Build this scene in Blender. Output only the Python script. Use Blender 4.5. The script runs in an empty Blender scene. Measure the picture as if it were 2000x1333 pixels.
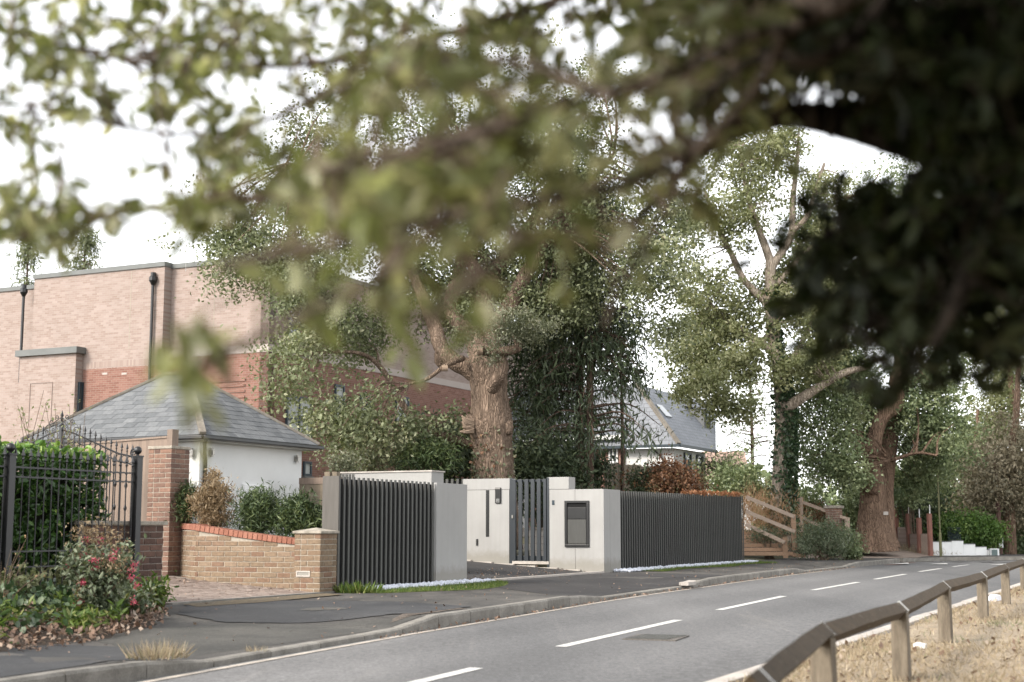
import bpy, math, random
import numpy as np
from mathutils import Vector, Matrix

random.seed(7)
RNG = np.random.default_rng(11)
C = bpy.context.scene.collection
SC = bpy.context.scene
R = math.radians

# ------------------------------------------------------------------ camera
HOR = 1035.0
LENS = 49.4
FP = 2000 * LENS / 36.0
PITCH = math.atan((HOR - 666.5) / FP)
CP, SP = math.cos(PITCH), math.sin(PITCH)
EYE = 1.0
cam = bpy.data.cameras.new('camera')
cam.lens = LENS
cam.sensor_width = 36
cam.clip_start = 0.05
cam.clip_end = 2000
cam.dof.use_dof = True
cam.dof.focus_distance = 25
cam.dof.aperture_fstop = 2.5
cam.dof.aperture_blades = 0
camo = bpy.data.objects.new('camera', cam)
camo.location = (0, 0, EYE)
camo.rotation_euler = (math.pi / 2 + PITCH, 0, 0)
C.objects.link(camo)
SC.camera = camo

# ------------------------------------------------------------------ sky, sun, exposure
SUN_EL, SUN_AZ = R(36), math.atan2(-0.63, -0.78)      # the sun stands to the left, a little behind the viewer
w = bpy.data.worlds.new('World')
SC.world = w
w.use_nodes = True
nt = w.node_tree
nt.nodes.clear()
sky = nt.nodes.new('ShaderNodeTexSky')
sky.sky_type = 'NISHITA'
sky.sun_disc = False
sky.sun_elevation = SUN_EL
sky.sun_rotation = math.pi / 2 - SUN_AZ
sky.air_density = 1.0
sky.dust_density = 1.2
sky.ozone_density = 1.0
hs = nt.nodes.new('ShaderNodeHueSaturation')
hs.inputs['Saturation'].default_value = 0.10
bg = nt.nodes.new('ShaderNodeBackground')
bg.inputs['Strength'].default_value = 0.15
wo = nt.nodes.new('ShaderNodeOutputWorld')
nt.links.new(sky.outputs[0], hs.inputs['Color'])
nt.links.new(hs.outputs[0], bg.inputs['Color'])
nt.links.new(bg.outputs[0], wo.inputs['Surface'])
sun = bpy.data.lights.new('sun', 'SUN')
sun.energy = 1.35
sun.angle = R(14)
sun.color = (1.0, 0.91, 0.79)
suno = bpy.data.objects.new('sun', sun)
sd = Vector((math.cos(SUN_AZ) * math.cos(SUN_EL), math.sin(SUN_AZ) * math.cos(SUN_EL), math.sin(SUN_EL)))
suno.rotation_euler = sd.to_track_quat('Z', 'Y').to_euler()
suno.location = (-20, -10, 30)
C.objects.link(suno)
SC.view_settings.view_transform = 'Standard'
SC.view_settings.look = 'None'
SC.view_settings.gamma = 1
SC.view_settings.use_curve_mapping = False
SC.view_settings.exposure = 1.72
SC.render.engine = 'CYCLES'
SC.cycles.max_bounces = 9
SC.cycles.diffuse_bounces = 6
SC.cycles.glossy_bounces = 2
SC.cycles.transmission_bounces = 6
SC.cycles.transparent_max_bounces = 4
SC.cycles.caustics_reflective = False
SC.cycles.caustics_refractive = False
SC.cycles.sample_clamp_indirect = 6
SC.cycles.use_denoising = True
try:
    SC.cycles.denoiser = 'OPENIMAGEDENOISE'
    SC.cycles.denoising_input_passes = 'RGB_ALBEDO_NORMAL'
except Exception:
    pass

# ------------------------------------------------------------------ measuring helpers (photo pixel -> place in the world)
def ray(px, py):
    a = (px - 1000) / FP
    b = (666.5 - py) / FP
    return Vector((a, CP - b * SP, SP + b * CP))
def P(px, py, Y):
    r = ray(px, py)
    return Vector((0, 0, EYE)) + r * (Y / r.y)
def G(px, py, z):
    r = ray(px, py)
    return Vector((0, 0, EYE)) + r * ((z - EYE) / r.z)
def zat(py, Y):
    return P(1000, py, Y).z
def S(Y):
    return FP / Y            # pixels per metre at distance Y
UX, UY = 0.4305, 0.9026       # along the street; v points from the street into the gardens
U2 = Vector((UX, UY)); V2 = Vector((-UY, UX))
L0 = Vector((-4.2, 17.1))     # where the frontage line starts (end of the near wall)
AU = math.atan2(UY, UX)
AV = AU + math.pi / 2
def F(t, s, z=0.0):
    p = L0 + U2 * t + V2 * s
    return Vector((p.x, p.y, z))
def ts(p):
    q = Vector((p[0], p[1])) - L0
    return q.dot(U2), q.dot(V2)
def hit(px, o, d, z=1.0):
    """distance along the ground line o + k d at which it stands at photo column px"""
    lo = (px - 1000) / FP
    # X = lo * (Y*CP + (z-EYE)*SP)
    zz = (z - EYE) * SP
    return (lo * (o[1] * CP + zz) - o[0]) / (d[0] - lo * d[1] * CP)
def sstep(x, a, b):
    k = min(1, max(0, (x - a) / (b - a)))
    return k * k * (3 - 2 * k)
def gz(t, s):
    """height of the garden ground behind the frontage line"""
    z = 0.1 + 0.07 * min(max(s, 0), 4.5)
    z += 0.30 * sstep(t, 25, 32) * sstep(s, 0.2, 4)
    return z

# ------------------------------------------------------------------ mesh helpers
WL = {}
def wl(o):
    return WL.get(o.name, Vector((0, 0, 0))) if o is not None else Vector((0, 0, 0))
def tag(o, label=None, cat=None, group=None, kind=None):
    if label: o['label'] = label
    if cat: o['category'] = cat
    if group: o['group'] = group
    if kind: o['kind'] = kind
    return o
def thing(name, label, cat, loc, group=None):
    o = bpy.data.objects.new(name, None)
    o.empty_display_size = 0.2
    o.location = loc
    C.objects.link(o)
    WL[o.name] = Vector(loc)
    return tag(o, label, cat, group)
def link(name, me, parent=None, kind=None):
    o = bpy.data.objects.new(name, me)
    C.objects.link(o)
    if parent is not None:
        o.parent = parent
    WL[o.name] = wl(parent)
    if kind: o['kind'] = kind
    return o
def piece(name, me, parent, loc, rz=0.0, scale=(1, 1, 1), rot=None):
    """one of many alike pieces: shares its mesh, has its own place (loc is in world metres)"""
    o = bpy.data.objects.new(name, me)
    C.objects.link(o)
    if parent is not None: o.parent = parent
    o.location = Vector(loc) - wl(parent)
    if rot is not None:
        o.rotation_euler = rot
    else:
        o.rotation_euler = (0, 0, rz)
    o.scale = scale
    WL[o.name] = Vector(loc)
    return o
class MB:
    def __init__(s):
        s.v = []; s.f = []
    def add(s, vs, fs):
        b = len(s.v)
        s.v += [tuple(x) for x in vs]
        s.f += [tuple(b + i for i in f) for f in fs]
    def box(s, c, d, rz=0.0, M=None):
        hx, hy, hz = d[0] / 2, d[1] / 2, d[2] / 2
        vs = [Vector((x, y, z)) for z in (-hz, hz) for y in (-hy, hy) for x in (-hx, hx)]
        if M is None: M = Matrix.Rotation(rz, 3, 'Z')
        c = Vector(c)
        s.add([M @ q + c for q in vs], [(0, 2, 3, 1), (4, 5, 7, 6), (0, 1, 5, 4), (2, 6, 7, 3), (0, 4, 6, 2), (1, 3, 7, 5)])
        return s
    def hexa(s, a):
        s.add(a, [(0, 3, 2, 1), (4, 5, 6, 7), (0, 1, 5, 4), (1, 2, 6, 5), (2, 3, 7, 6), (3, 0, 4, 7)])
        return s
    def quad(s, a, b, c, d):
        s.add([a, b, c, d], [(0, 1, 2, 3)]); return s
    def strip(s, A, B):
        n = len(A)
        s.add(list(A) + list(B), [(i, i + 1, n + i + 1, n + i) for i in range(n - 1)]); return s
    def beam(s, a, b, wd, h, roll=0.0):
        a = Vector(a); b = Vector(b); d = b - a
        M = d.to_track_quat('X', 'Z').to_matrix() @ Matrix.Rotation(roll, 3, 'X')
        return s.box((a + b) / 2, (d.length, wd, h), M=M)
    def tube(s, pts, rad, n=8, cap=True, rough=0.0, seed=0, ridges=0):
        pts = [Vector(p) for p in pts]
        m = len(pts)
        if not hasattr(rad, '__len__'): rad = [rad] * m
        rr = random.Random(seed)
        up = Vector((0, 0, 1))
        t0 = (pts[1] - pts[0]).normalized()
        a = t0.cross(Vector((1, 0.3, 0.1))).normalized()
        vs = []
        ph = [rr.uniform(0, 6.28) for _ in range(12)]
        for i in range(m):
            t = (pts[min(i + 1, m - 1)] - pts[max(i - 1, 0)]).normalized()
            a = (a - t * a.dot(t)).normalized()
            b = t.cross(a)
            for k in range(n):
                th = 6.28318 * k / n
                q = rad[i]
                if rough:
                    zz = i * 0.35
                    q *= 1 + rough * (0.5 * math.sin(2 * th + ph[0] + zz * .5) + 0.35 * math.sin(3 * th + ph[1] - zz * .8) + .25 * math.sin(5 * th + ph[2] + zz))
                    q *= 1 + rough * 0.35 * rr.uniform(-1, 1)
                if ridges:
                    q *= 1 + ridges * (abs(math.sin(th * 9 + ph[3] + .6 * math.sin(i * .6 + ph[4]) + .5 * math.sin(i * .23 + 2 * th))) - .6)
                vs.append(pts[i] + (a * math.cos(th) + b * math.sin(th)) * q)
        fs = [(i * n + k, i * n + (k + 1) % n, (i + 1) * n + (k + 1) % n, (i + 1) * n + k) for i in range(m - 1) for k in range(n)]
        if cap:
            fs.append(tuple(range(n - 1, -1, -1)))
            fs.append(tuple((m - 1) * n + k for k in range(n)))
        s.add(vs, fs)
        return s
    def lathe(s, c, prof, n=12):
        vs = []; c = Vector(c)
        for r_, z in prof:
            for k in range(n):
                vs.append(c + Vector((r_ * math.cos(6.28318 * k / n), r_ * math.sin(6.28318 * k / n), z)))
        m = len(prof)
        fs = [(i * n + k, i * n + (k + 1) % n, (i + 1) * n + (k + 1) % n, (i + 1) * n + k) for i in range(m - 1) for k in range(n)]
        fs += [tuple(range(n - 1, -1, -1)), tuple((m - 1) * n + k for k in range(n))]
        s.add(vs, fs); return s
    def mesh(s, name, mat, smooth=False):
        me = bpy.data.meshes.new(name)
        me.from_pydata(s.v, [], s.f)
        if smooth: me.polygons.foreach_set('use_smooth', [True] * len(me.polygons))
        if mat is not None: me.materials.append(mat)
        me.update()
        return me
    def build(s, name, mat, parent=None, smooth=False, kind=None, bevel=0.0):
        o_ = wl(parent)
        s.v = [(x - o_.x, y - o_.y, z - o_.z) for x, y, z in s.v]
        o = link(name, s.mesh(name, mat, smooth), parent, kind)
        if bevel:
            m = o.modifiers.new('bevel', 'BEVEL'); m.width = bevel; m.segments = 2; m.limit_method = 'ANGLE'; m.angle_limit = R(40)
        return o
def smooth(pts, m=6):
    """Catmull-Rom through control points that may carry a radius as last value"""
    p = [np.array(list(q), float) for q in pts]
    p = [2 * p[0] - p[1]] + p + [2 * p[-1] - p[-2]]
    out = []
    for i in range(1, len(p) - 2):
        for k in range(m):
            t = k / m
            out.append(.5 * (2 * p[i] + (p[i + 1] - p[i - 1]) * t + (2 * p[i - 1] - 5 * p[i] + 4 * p[i + 1] - p[i + 2]) * t * t + (3 * p[i] - p[i - 1] - 3 * p[i + 1] + p[i + 2]) * t ** 3))
    out.append(p[-2])
    return out

# ------------------------------------------------------------------ materials
def newmat(name):
    m = bpy.data.materials.new(name); m.use_nodes = True
    n = m.node_tree; n.nodes.clear()
    return m, n
def N(n, kind, **kw):
    x = n.nodes.new(kind)
    for k, v in kw.items():
        if k in x.inputs.keys() if isinstance(k, str) else False:
            x.inputs[k].default_value = v
        else:
            setattr(x, k, v)
    return x
def ramp(n, stops, fac):
    r_ = n.nodes.new('ShaderNodeValToRGB')
    e = r_.color_ramp.elements
    while len(e) < len(stops): e.new(0.5)
    for x, (p, c) in zip(e, stops):
        x.position = p; x.color = (c[0], c[1], c[2], 1)
    n.links.new(fac, r_.inputs[0])
    return r_.outputs[0]
def mixc(n, a, b, fac, mode='MIX'):
    m = n.nodes.new('ShaderNodeMix'); m.data_type = 'RGBA'; m.blend_type = mode
    for sock, val in ((m.inputs[6], a), (m.inputs[7], b)):
        if isinstance(val, tuple): sock.default_value = (*val, 1)
        else: n.links.new(val, sock)
    if isinstance(fac, (int, float)): m.inputs[0].default_value = fac
    else: n.links.new(fac, m.inputs[0])
    return m.outputs[2]
def coords(n, scale=(1, 1, 1), which='Object'):
    tc = n.nodes.new('ShaderNodeTexCoord')
    mp = n.nodes.new('ShaderNodeMapping')
    mp.inputs['Scale'].default_value = scale
    n.links.new(tc.outputs[which], mp.inputs[0])
    return mp.outputs[0]
def noise(n, vec, scale, detail=4, rough=.6, dist=0):
    x = n.nodes.new('ShaderNodeTexNoise')
    x.inputs['Scale'].default_value = scale; x.inputs['Detail'].default_value = detail
    x.inputs['Roughness'].default_value = rough; x.inputs['Distortion'].default_value = dist
    n.links.new(vec, x.inputs['Vector'])
    return x.outputs['Fac']
def finish(m, n, col, rough=.8, bump=None, bstr=.3, bdist=.01, metal=0.0, spec=.35, extra=None):
    b = n.nodes.new('ShaderNodeBsdfPrincipled')
    if isinstance(col, tuple): b.inputs['Base Color'].default_value = (*col, 1)
    else: n.links.new(col, b.inputs['Base Color'])
    if isinstance(rough, (int, float)): b.inputs['Roughness'].default_value = rough
    else: n.links.new(rough, b.inputs['Roughness'])
    b.inputs['Metallic'].default_value = metal
    b.inputs['Specular IOR Level'].default_value = spec
    if bump is not None:
        bp = n.nodes.new('ShaderNodeBump'); bp.inputs['Strength'].default_value = bstr; bp.inputs['Distance'].default_value = bdist
        n.links.new(bump, bp.inputs['Height']); n.links.new(bp.outputs[0], b.inputs['Normal'])
    o = n.nodes.new('ShaderNodeOutputMaterial')
    n.links.new(b.outputs[0], o.inputs[0])
    return m
def plain(name, c1, c2=None, sc=6, rough=.7, bsc=60, bstr=.15, bdist=.004, stretch=(1, 1, 1), objrand=0.0, metal=0, spec=.35, grain=None):
    """a surface whose colour wanders between two tones, with fine relief"""
    m, n = newmat(name)
    vec = coords(n, stretch)
    if c2 is None: c2 = tuple(x * .75 for x in c1)
    f = noise(n, vec, sc, 5, .65)
    col = ramp(n, [(.3, c2), (.7, c1)], f)
    if grain:
        g = noise(n, vec, grain[0], 2, .8)
        col = mixc(n, col, ramp(n, [(.35, (1 - grain[1],) * 3), (.65, (1 + grain[1],) * 3)], g), 1.0, 'MULTIPLY')
    if objrand:
        oi = n.nodes.new('ShaderNodeObjectInfo')
        col = mixc(n, col, ramp(n, [(0, (1 - objrand,) * 3), (1, (1 + objrand,) * 3)], oi.outputs['Random']), 1.0, 'MULTIPLY')
    return finish(m, n, col, rough, noise(n, vec, bsc, 3, .7), bstr, bdist, metal, spec)
def leafmat(name, stops, transl=.3, rough=.5, spec=.3, tint=(1.15, 1.25, .55)):
    m, n = newmat(name)
    at = n.nodes.new('ShaderNodeAttribute'); at.attribute_name = 'rnd'
    col = ramp(n, stops, at.outputs['Fac'])
    b = n.nodes.new('ShaderNodeBsdfPrincipled')
    n.links.new(col, b.inputs['Base Color'])
    b.inputs['Roughness'].default_value = rough
    b.inputs['Specular IOR Level'].default_value = spec
    t = n.nodes.new('ShaderNodeBsdfTranslucent')
    n.links.new(mixc(n, col, tint, 1.0, 'MULTIPLY'), t.inputs[0])
    mx = n.nodes.new('ShaderNodeMixShader'); mx.inputs[0].default_value = transl
    n.links.new(b.outputs[0], mx.inputs[1]); n.links.new(t.outputs[0], mx.inputs[2])
    o = n.nodes.new('ShaderNodeOutputMaterial'); n.links.new(mx.outputs[0], o.inputs[0])
    return m
def brickmat(name, stops, mark=.35):
    """colour of one brick piece: tone from the piece, smudges from noise"""
    m, n = newmat(name)
    oi = n.nodes.new('ShaderNodeObjectInfo')
    col = ramp(n, stops, oi.outputs['Random'])
    tc = n.nodes.new('ShaderNodeTexCoord')
    ad = n.nodes.new('ShaderNodeVectorMath'); ad.operation = 'ADD'
    sc_ = n.nodes.new('ShaderNodeVectorMath'); sc_.operation = 'SCALE'; sc_.inputs[3].default_value = 37.0
    cx = n.nodes.new('ShaderNodeCombineXYZ')
    for k in range(3): n.links.new(oi.outputs['Random'], cx.inputs[k])
    n.links.new(cx.outputs[0], sc_.inputs[0])
    mp = n.nodes.new('ShaderNodeMapping'); mp.inputs['Scale'].default_value = (2.2, 1.2, .8)
    n.links.new(tc.outputs['Object'], mp.inputs[0])
    n.links.new(mp.outputs[0], ad.inputs[0]); n.links.new(sc_.outputs[0], ad.inputs[1])
    f = noise(n, ad.outputs[0], 2.2, 5, .7)
    col = mixc(n, col, ramp(n, [(.3, (1 - mark,) * 3), (.68, (1.12,) * 3)], f), 1.0, 'MULTIPLY')
    return finish(m, n, col, .88, noise(n, ad.outputs[0], 9, 4, .7), .5, .006, 0, .2)
def wallbrick(name, c1, c2, mortar, bw=.225, rh=.075):
    """far brickwork: too small in the picture to pick the bricks apart"""
    m, n = newmat(name)
    tc = n.nodes.new('ShaderNodeTexCoord')
    sp = n.nodes.new('ShaderNodeSeparateXYZ'); n.links.new(tc.outputs['Object'], sp.inputs[0])
    cb = n.nodes.new('ShaderNodeCombineXYZ'); n.links.new(sp.outputs[0], cb.inputs[0]); n.links.new(sp.outputs[2], cb.inputs[1])
    b = n.nodes.new('ShaderNodeTexBrick')
    b.inputs['Color1'].default_value = (*c1, 1); b.inputs['Color2'].default_value = (*c2, 1); b.inputs['Mortar'].default_value = (*mortar, 1)
    b.inputs['Scale'].default_value = 1.0; b.inputs['Mortar Size'].default_value = .006; b.inputs['Mortar Smooth'].default_value = .2
    b.inputs['Brick Width'].default_value = bw; b.inputs['Row Height'].default_value = rh
    n.links.new(cb.outputs[0], b.inputs['Vector'])
    v = coords(n)
    f = noise(n, v, .8, 5, .6)
    col = mixc(n, b.outputs['Color'], ramp(n, [(.3, (.95, .95, .95)), (.7, (1.04, 1.03, 1.03))], f), 1.0, 'MULTIPLY')
    inv = n.nodes.new('ShaderNodeMath'); inv.operation = 'SUBTRACT'; inv.inputs[0].default_value = 1
    n.links.new(b.outputs['Fac'], inv.inputs[1])
    return finish(m, n, col, .9, inv.outputs[0], .5, .008, 0, .15)
def asphalt(name, dark, light, patch, grit=260, sc=.7, streak=(1, 1, 1), rz=0.0, tracks=0.0, cracks=0.0):
    m, n = newmat(name)
    vec = coords(n)
    tc = n.nodes.new('ShaderNodeTexCoord')
    mp = n.nodes.new('ShaderNodeMapping'); mp.inputs['Rotation'].default_value = (0, 0, -rz); mp.inputs['Scale'].default_value = streak
    n.links.new(tc.outputs['Object'], mp.inputs[0])
    f1 = noise(n, mp.outputs[0], sc, 6, .62, .3)
    base = ramp(n, [(.32, dark), (.62, light)], f1)
    f2 = noise(n, mp.outputs[0], sc * 2.7, 7, .7, .6)
    base = mixc(n, base, patch, ramp(n, [(.60, (0, 0, 0)), (.72, (.75, .75, .75))], f2))
    base = mixc(n, base, ramp(n, [(.3, (.74, .74, .74)), (.7, (1.3, 1.28, 1.25))], noise(n, mp.outputs[0], sc * .5, 4, .6, .5)), 1.0, 'MULTIPLY')
    g = noise(n, vec, grit, 2, .9)
    g2 = noise(n, vec, grit * .3, 3, .8)
    base = mixc(n, base, ramp(n, [(.3, (.62, .62, .62)), (.7, (1.42, 1.42, 1.42))], g), 1.0, 'MULTIPLY')
    base = mixc(n, base, ramp(n, [(.3, (.82, .82, .82)), (.7, (1.18, 1.18, 1.18))], g2), 1.0, 'MULTIPLY')
    if tracks:
        mp3 = n.nodes.new('ShaderNodeMapping'); mp3.inputs['Rotation'].default_value = (0, 0, -rz - .12); mp3.inputs['Scale'].default_value = (3.2, .12, 1)
        n.links.new(tc.outputs['Object'], mp3.inputs[0])
        base = mixc(n, base, ramp(n, [(.56, (1, 1, 1)), (.72, (1.22, 1.2, 1.18))], noise(n, mp3.outputs[0], 1.5, 6, .7, .4)), 1.0, 'MULTIPLY')
        spk = noise(n, vec, 14, 2, .7)
        base = mixc(n, base, ramp(n, [(.28, (.72, .72, .72)), (.36, (1, 1, 1)), (.66, (1, 1, 1)), (.74, (1.25, 1.25, 1.25))], spk), 1.0, 'MULTIPLY')
        mp2 = n.nodes.new('ShaderNodeMapping'); mp2.inputs['Rotation'].default_value = (0, 0, -rz)
        n.links.new(tc.outputs['Object'], mp2.inputs[0])
        wv = n.nodes.new('ShaderNodeTexWave'); wv.bands_direction = 'X'; wv.inputs['Scale'].default_value = .2; wv.inputs['Distortion'].default_value = 1.2
        wv.inputs['Detail'].default_value = 3; wv.inputs['Detail Scale'].default_value = .25
        n.links.new(mp2.outputs[0], wv.inputs['Vector'])
        base = mixc(n, base, ramp(n, [(.2, (1 - tracks,) * 3), (.8, (1 + tracks,) * 3)], wv.outputs['Fac']), 1.0, 'MULTIPLY')
    if cracks:
        vo = n.nodes.new('ShaderNodeTexVoronoi'); vo.feature = 'DISTANCE_TO_EDGE'; vo.inputs['Scale'].default_value = cracks
        nz = n.nodes.new('ShaderNodeTexNoise'); nz.inputs['Scale'].default_value = 2.5; nz.inputs['Detail'].default_value = 6; n.links.new(vec, nz.inputs['Vector'])
        ad = n.nodes.new('ShaderNodeVectorMath'); ad.operation = 'MULTIPLY_ADD'; ad.inputs[1].default_value = (.9, .9, .9)
        n.links.new(nz.outputs['Color'], ad.inputs[0]); n.links.new(vec, ad.inputs[2]); n.links.new(ad.outputs[0], vo.inputs['Vector'])
        msk = ramp(n, [(.0, (1, 1, 1)), (.02, (0, 0, 0))], vo.outputs['Distance'])
        f3 = noise(n, vec, .6, 3, .6)
        msk = mixc(n, msk, ramp(n, [(.42, (0, 0, 0)), (.55, (1, 1, 1))], f3), 1.0, 'MULTIPLY')
        base = mixc(n, base, (.03, .028, .026), msk)
    return finish(m, n, base, .85, g2, .35, .006, 0, .3)
def bark(name, c_hi, c_lo, rz=3.0, sc=9):
    m, n = newmat(name)
    vec = coords(n, (1, 1, 1 / rz))
    vo = n.nodes.new('ShaderNodeTexVoronoi'); vo.feature = 'DISTANCE_TO_EDGE'
    nz = n.nodes.new('ShaderNodeTexNoise'); nz.inputs['Scale'].default_value = 5; n.links.new(vec, nz.inputs['Vector'])
    ad = n.nodes.new('ShaderNodeVectorMath'); ad.operation = 'MULTIPLY_ADD'; ad.inputs[1].default_value = (.25, .25, .25)
    n.links.new(nz.outputs['Color'], ad.inputs[0]); n.links.new(vec, ad.inputs[2])
    n.links.new(ad.outputs[0], vo.inputs['Vector']); vo.inputs['Scale'].default_value = sc
    f = noise(n, vec, 3, 5, .7)
    mm = n.nodes.new('ShaderNodeMath'); mm.operation = 'MULTIPLY'; n.links.new(vo.outputs[0], mm.inputs[0]); mm.inputs[1].default_value = 4
    col = ramp(n, [(.05, c_lo), (.45, c_hi)], mm.outputs[0])
    col = mixc(n, col, ramp(n, [(.3, (.7, .7, .7)), (.7, (1.2, 1.2, 1.2))], f), 1.0, 'MULTIPLY')
    return finish(m, n, col, .95, mm.outputs[0], .9, .03, 0, .1)

MT = {}
MT['road'] = asphalt('road_asphalt', (.098, .098, .10), (.132, .131, .132), (.165, .16, .153), 32, .35, (1, .16, 1), AU - math.pi / 2, .06, 0)
MT['path'] = asphalt('footpath_asphalt', (.042, .040, .039), (.078, .073, .067), (.135, .122, .104), 70, 1.5, (1, .5, 1), AU - math.pi / 2, 0, .45)
MT['patch_dark'] = asphalt('asphalt_patch', (.036, .037, .040), (.05, .05, .052), (.085, .085, .086), 70, .9)
MT['patch_pale'] = asphalt('worn_asphalt', (.05, .049, .045), (.072, .069, .063), (.09, .086, .079), 60, 1.2)
MT['drive'] = asphalt('drive_asphalt', (.032, .030, .031), (.042, .04, .04), (.05, .047, .045), 80, .8)
MT['kerb'] = plain('concrete_kerb', (.24, .225, .20), (.13, .12, .105), 5, .9, 120, .3, .004, objrand=.14, grain=(90, .25))
MT['edging'] = plain('pale_edging', (.46, .42, .38), (.32, .29, .26), 4, .85, 90, .2, grain=(90, .12))
MT['paint'] = plain('road_paint', (.62, .61, .58), (.42, .41, .39), 7, .7, 150, .3, grain=(140, .22))
MT['linepaint'] = plain('worn_edge_paint', (.47, .42, .36), (.27, .24, .21), 5, .8, 150, .3, grain=(120, .25))
def render_mat():
    m, n = newmat('grey_render')
    v = coords(n)
    base = ramp(n, [(.3, (.285, .28, .27)), (.7, (.325, .318, .306))], noise(n, v, 1.4, 5, .6))
    st = noise(n, coords(n, (7, 7, .35)), 1.6, 4, .65)
    base = mixc(n, base, ramp(n, [(.35, (.965, .962, .955)), (.6, (1.01, 1.01, 1.01))], st), 1.0, 'MULTIPLY')
    tc = n.nodes.new('ShaderNodeTexCoord'); sp = n.nodes.new('ShaderNodeSeparateXYZ'); n.links.new(tc.outputs['Object'], sp.inputs[0])
    ad = n.nodes.new('ShaderNodeMath'); ad.operation = 'MULTIPLY_ADD'; ad.inputs[1].default_value = -.35
    n.links.new(noise(n, v, 6, 5, .7), ad.inputs[0]); n.links.new(sp.outputs[2], ad.inputs[2])
    base = mixc(n, (.20, .185, .155), base, ramp(n, [(.0, (.35, .35, .35)), (.16, (1, 1, 1))], ad.outputs[0]))
    return finish(m, n, base, .85, noise(n, v, 160, 3, .7), .15, .003)
MT['render'] = render_mat()
MT['white'] = plain('white_render', (.66, .66, .645), (.60, .60, .585), 1.2, .85, 150, .15, .003)
MT['slat'] = plain('charcoal_slat', (.066, .066, .061), (.052, .052, .048), 3, .55, 80, .1, .002, (6, 6, 1), objrand=.1)
MT['backing'] = plain('black_backing', (.006, .006, .006), (.004, .004, .004), 5, .9)
MT['gatemetal'] = plain('blue_grey_powder_coat', (.024, .029, .034), (.020, .025, .030), 3, .42, 200, .05, .001, spec=.5)
MT['blackmetal'] = plain('black_paint', (.010, .010, .011), (.007, .007, .008), 9, .38, 60, .1, .002, spec=.5)
MT['blackplastic'] = plain('black_plastic', (.014, .014, .014), (.010, .010, .010), 9, .4, 60, .05, .001, spec=.5)
MT['steel'] = plain('steel', (.45, .43, .40), (.3, .29, .27), 9, .4, 60, .05, .001, metal=.7)
MT['key'] = plain('pale_key', (.62, .62, .6))
MT['whitebox'] = plain('white_plastic', (.78, .78, .77), (.72, .72, .71), 3, .5, 60, .03)
MT['darkframe'] = plain('dark_blue_frame', (.03, .045, .055), (.025, .038, .048), 3, .5)
MT['mortar'] = plain('mortar', (.34, .30, .245), (.25, .22, .18), 20, .95, 120, .4, .004)
MT['mortar_dark'] = plain('dark_mortar', (.25, .21, .18), (.17, .145, .125), 20, .95, 120, .4, .004)
MT['brick_buff'] = brickmat('buff_brick', [(0, (0.168, 0.122, 0.082)), (.3, (0.218, 0.160, 0.108)), (.55, (0.197, 0.139, 0.092)), (.8, (0.176, 0.105, 0.071)), (1, (0.244, 0.181, 0.126))])
MT['brick_red'] = brickmat('red_brown_brick', [(0, (.155, .095, .073)), (.35, (.20, .122, .092)), (.7, (.23, .138, .10)), (1, (.125, .078, .064))])
MT['brick_dark'] = brickmat('dark_brown_brick', [(0, (.085, .052, .042)), (.4, (.125, .075, .058)), (.8, (.155, .088, .066)), (1, (.07, .045, .039))])
MT['coping'] = brickmat('orange_red_coping', [(0, (0.216, 0.092, 0.062)), (.5, (0.256, 0.112, 0.076)), (1, (0.288, 0.136, 0.096))], .2)
MT['capstone'] = plain('stone_cap', (.36, .32, .265), (.19, .17, .14), 9, .9, 90, .3, .004, grain=(70, .2))
MT['paver'] = brickmat('pink_paver', [(0, (.25, .195, .165)), (.5, (.30, .24, .205)), (1, (.35, .285, .245))], .25)
MT['paver_bed'] = plain('paver_joint_sand', (.24, .20, .17), (.18, .15, .125), 12, .95)
MT['pale_brick'] = wallbrick('pale_pink_brickwork', (.255, .192, .162), (.32, .256, .226), (.305, .265, .24))
MT['soldier'] = wallbrick('pale_soldier_course', (.255, .192, .162), (.32, .256, .226), (.24, .20, .18), .075, .225)
MT['red_brick'] = wallbrick('red_brickwork', (.175, .085, .065), (.24, .13, .102), (.25, .195, .165))
MT['side_brick'] = wallbrick('house_brickwork', (.26, .14, .11), (.32, .19, .15), (.32, .25, .22))
MT['band'] = plain('stone_band', (.40, .345, .315), (.36, .31, .28), 1.5, .9)
MT['greycap'] = plain('grey_metal_cap', (.14, .145, .14), (.11, .115, .11), 2, .6)
MT['slate'] = brickmat('grey_slate', [(0, (0.104, 0.109, 0.114)), (.5, (0.130, 0.135, 0.140)), (1, (0.155, 0.160, 0.164))], .2)
MT['slate_far'] = brickmat('far_slate', [(0, (0.160, 0.172, 0.188)), (1, (0.208, 0.216, 0.232))], .15)
MT['hiptile'] = brickmat('mossy_hip_tile', [(0, (.17, .15, .125)), (1, (.25, .225, .19))], .4)
MT['wood_fence'] = plain('weathered_board', (.25, .19, .15), (.16, .12, .095), 3, .85, 40, .3, .004, (9, 9, .7), objrand=.14)
MT['wood_old'] = plain('old_grey_board', (.20, .165, .12), (.125, .10, .075), 3, .9, 40, .3, .004, (9, 9, .7), objrand=.14)
MT['wood_post'] = plain('post_wood', (.20, .168, .125), (.095, .075, .054), 2.6, .85, 30, .35, .006, (14, 14, .9), grain=(18, .25))
MT['wood_rail'] = None
MT['wood_step'] = plain('new_timber', (.33, .215, .14), (.24, .15, .095), 3, .8, 40, .2, .004, (3, 3, 8), objrand=.12)
MT['wood_pale'] = plain('pale_handrail', (.36, .285, .225), (.28, .21, .16), 3, .8, 40, .2, .004, (3, 3, 8))
MT['galv'] = plain('galvanised_strap', (.50, .50, .48), (.36, .36, .35), 14, .5, 80, .1, .002, metal=.3)
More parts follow.
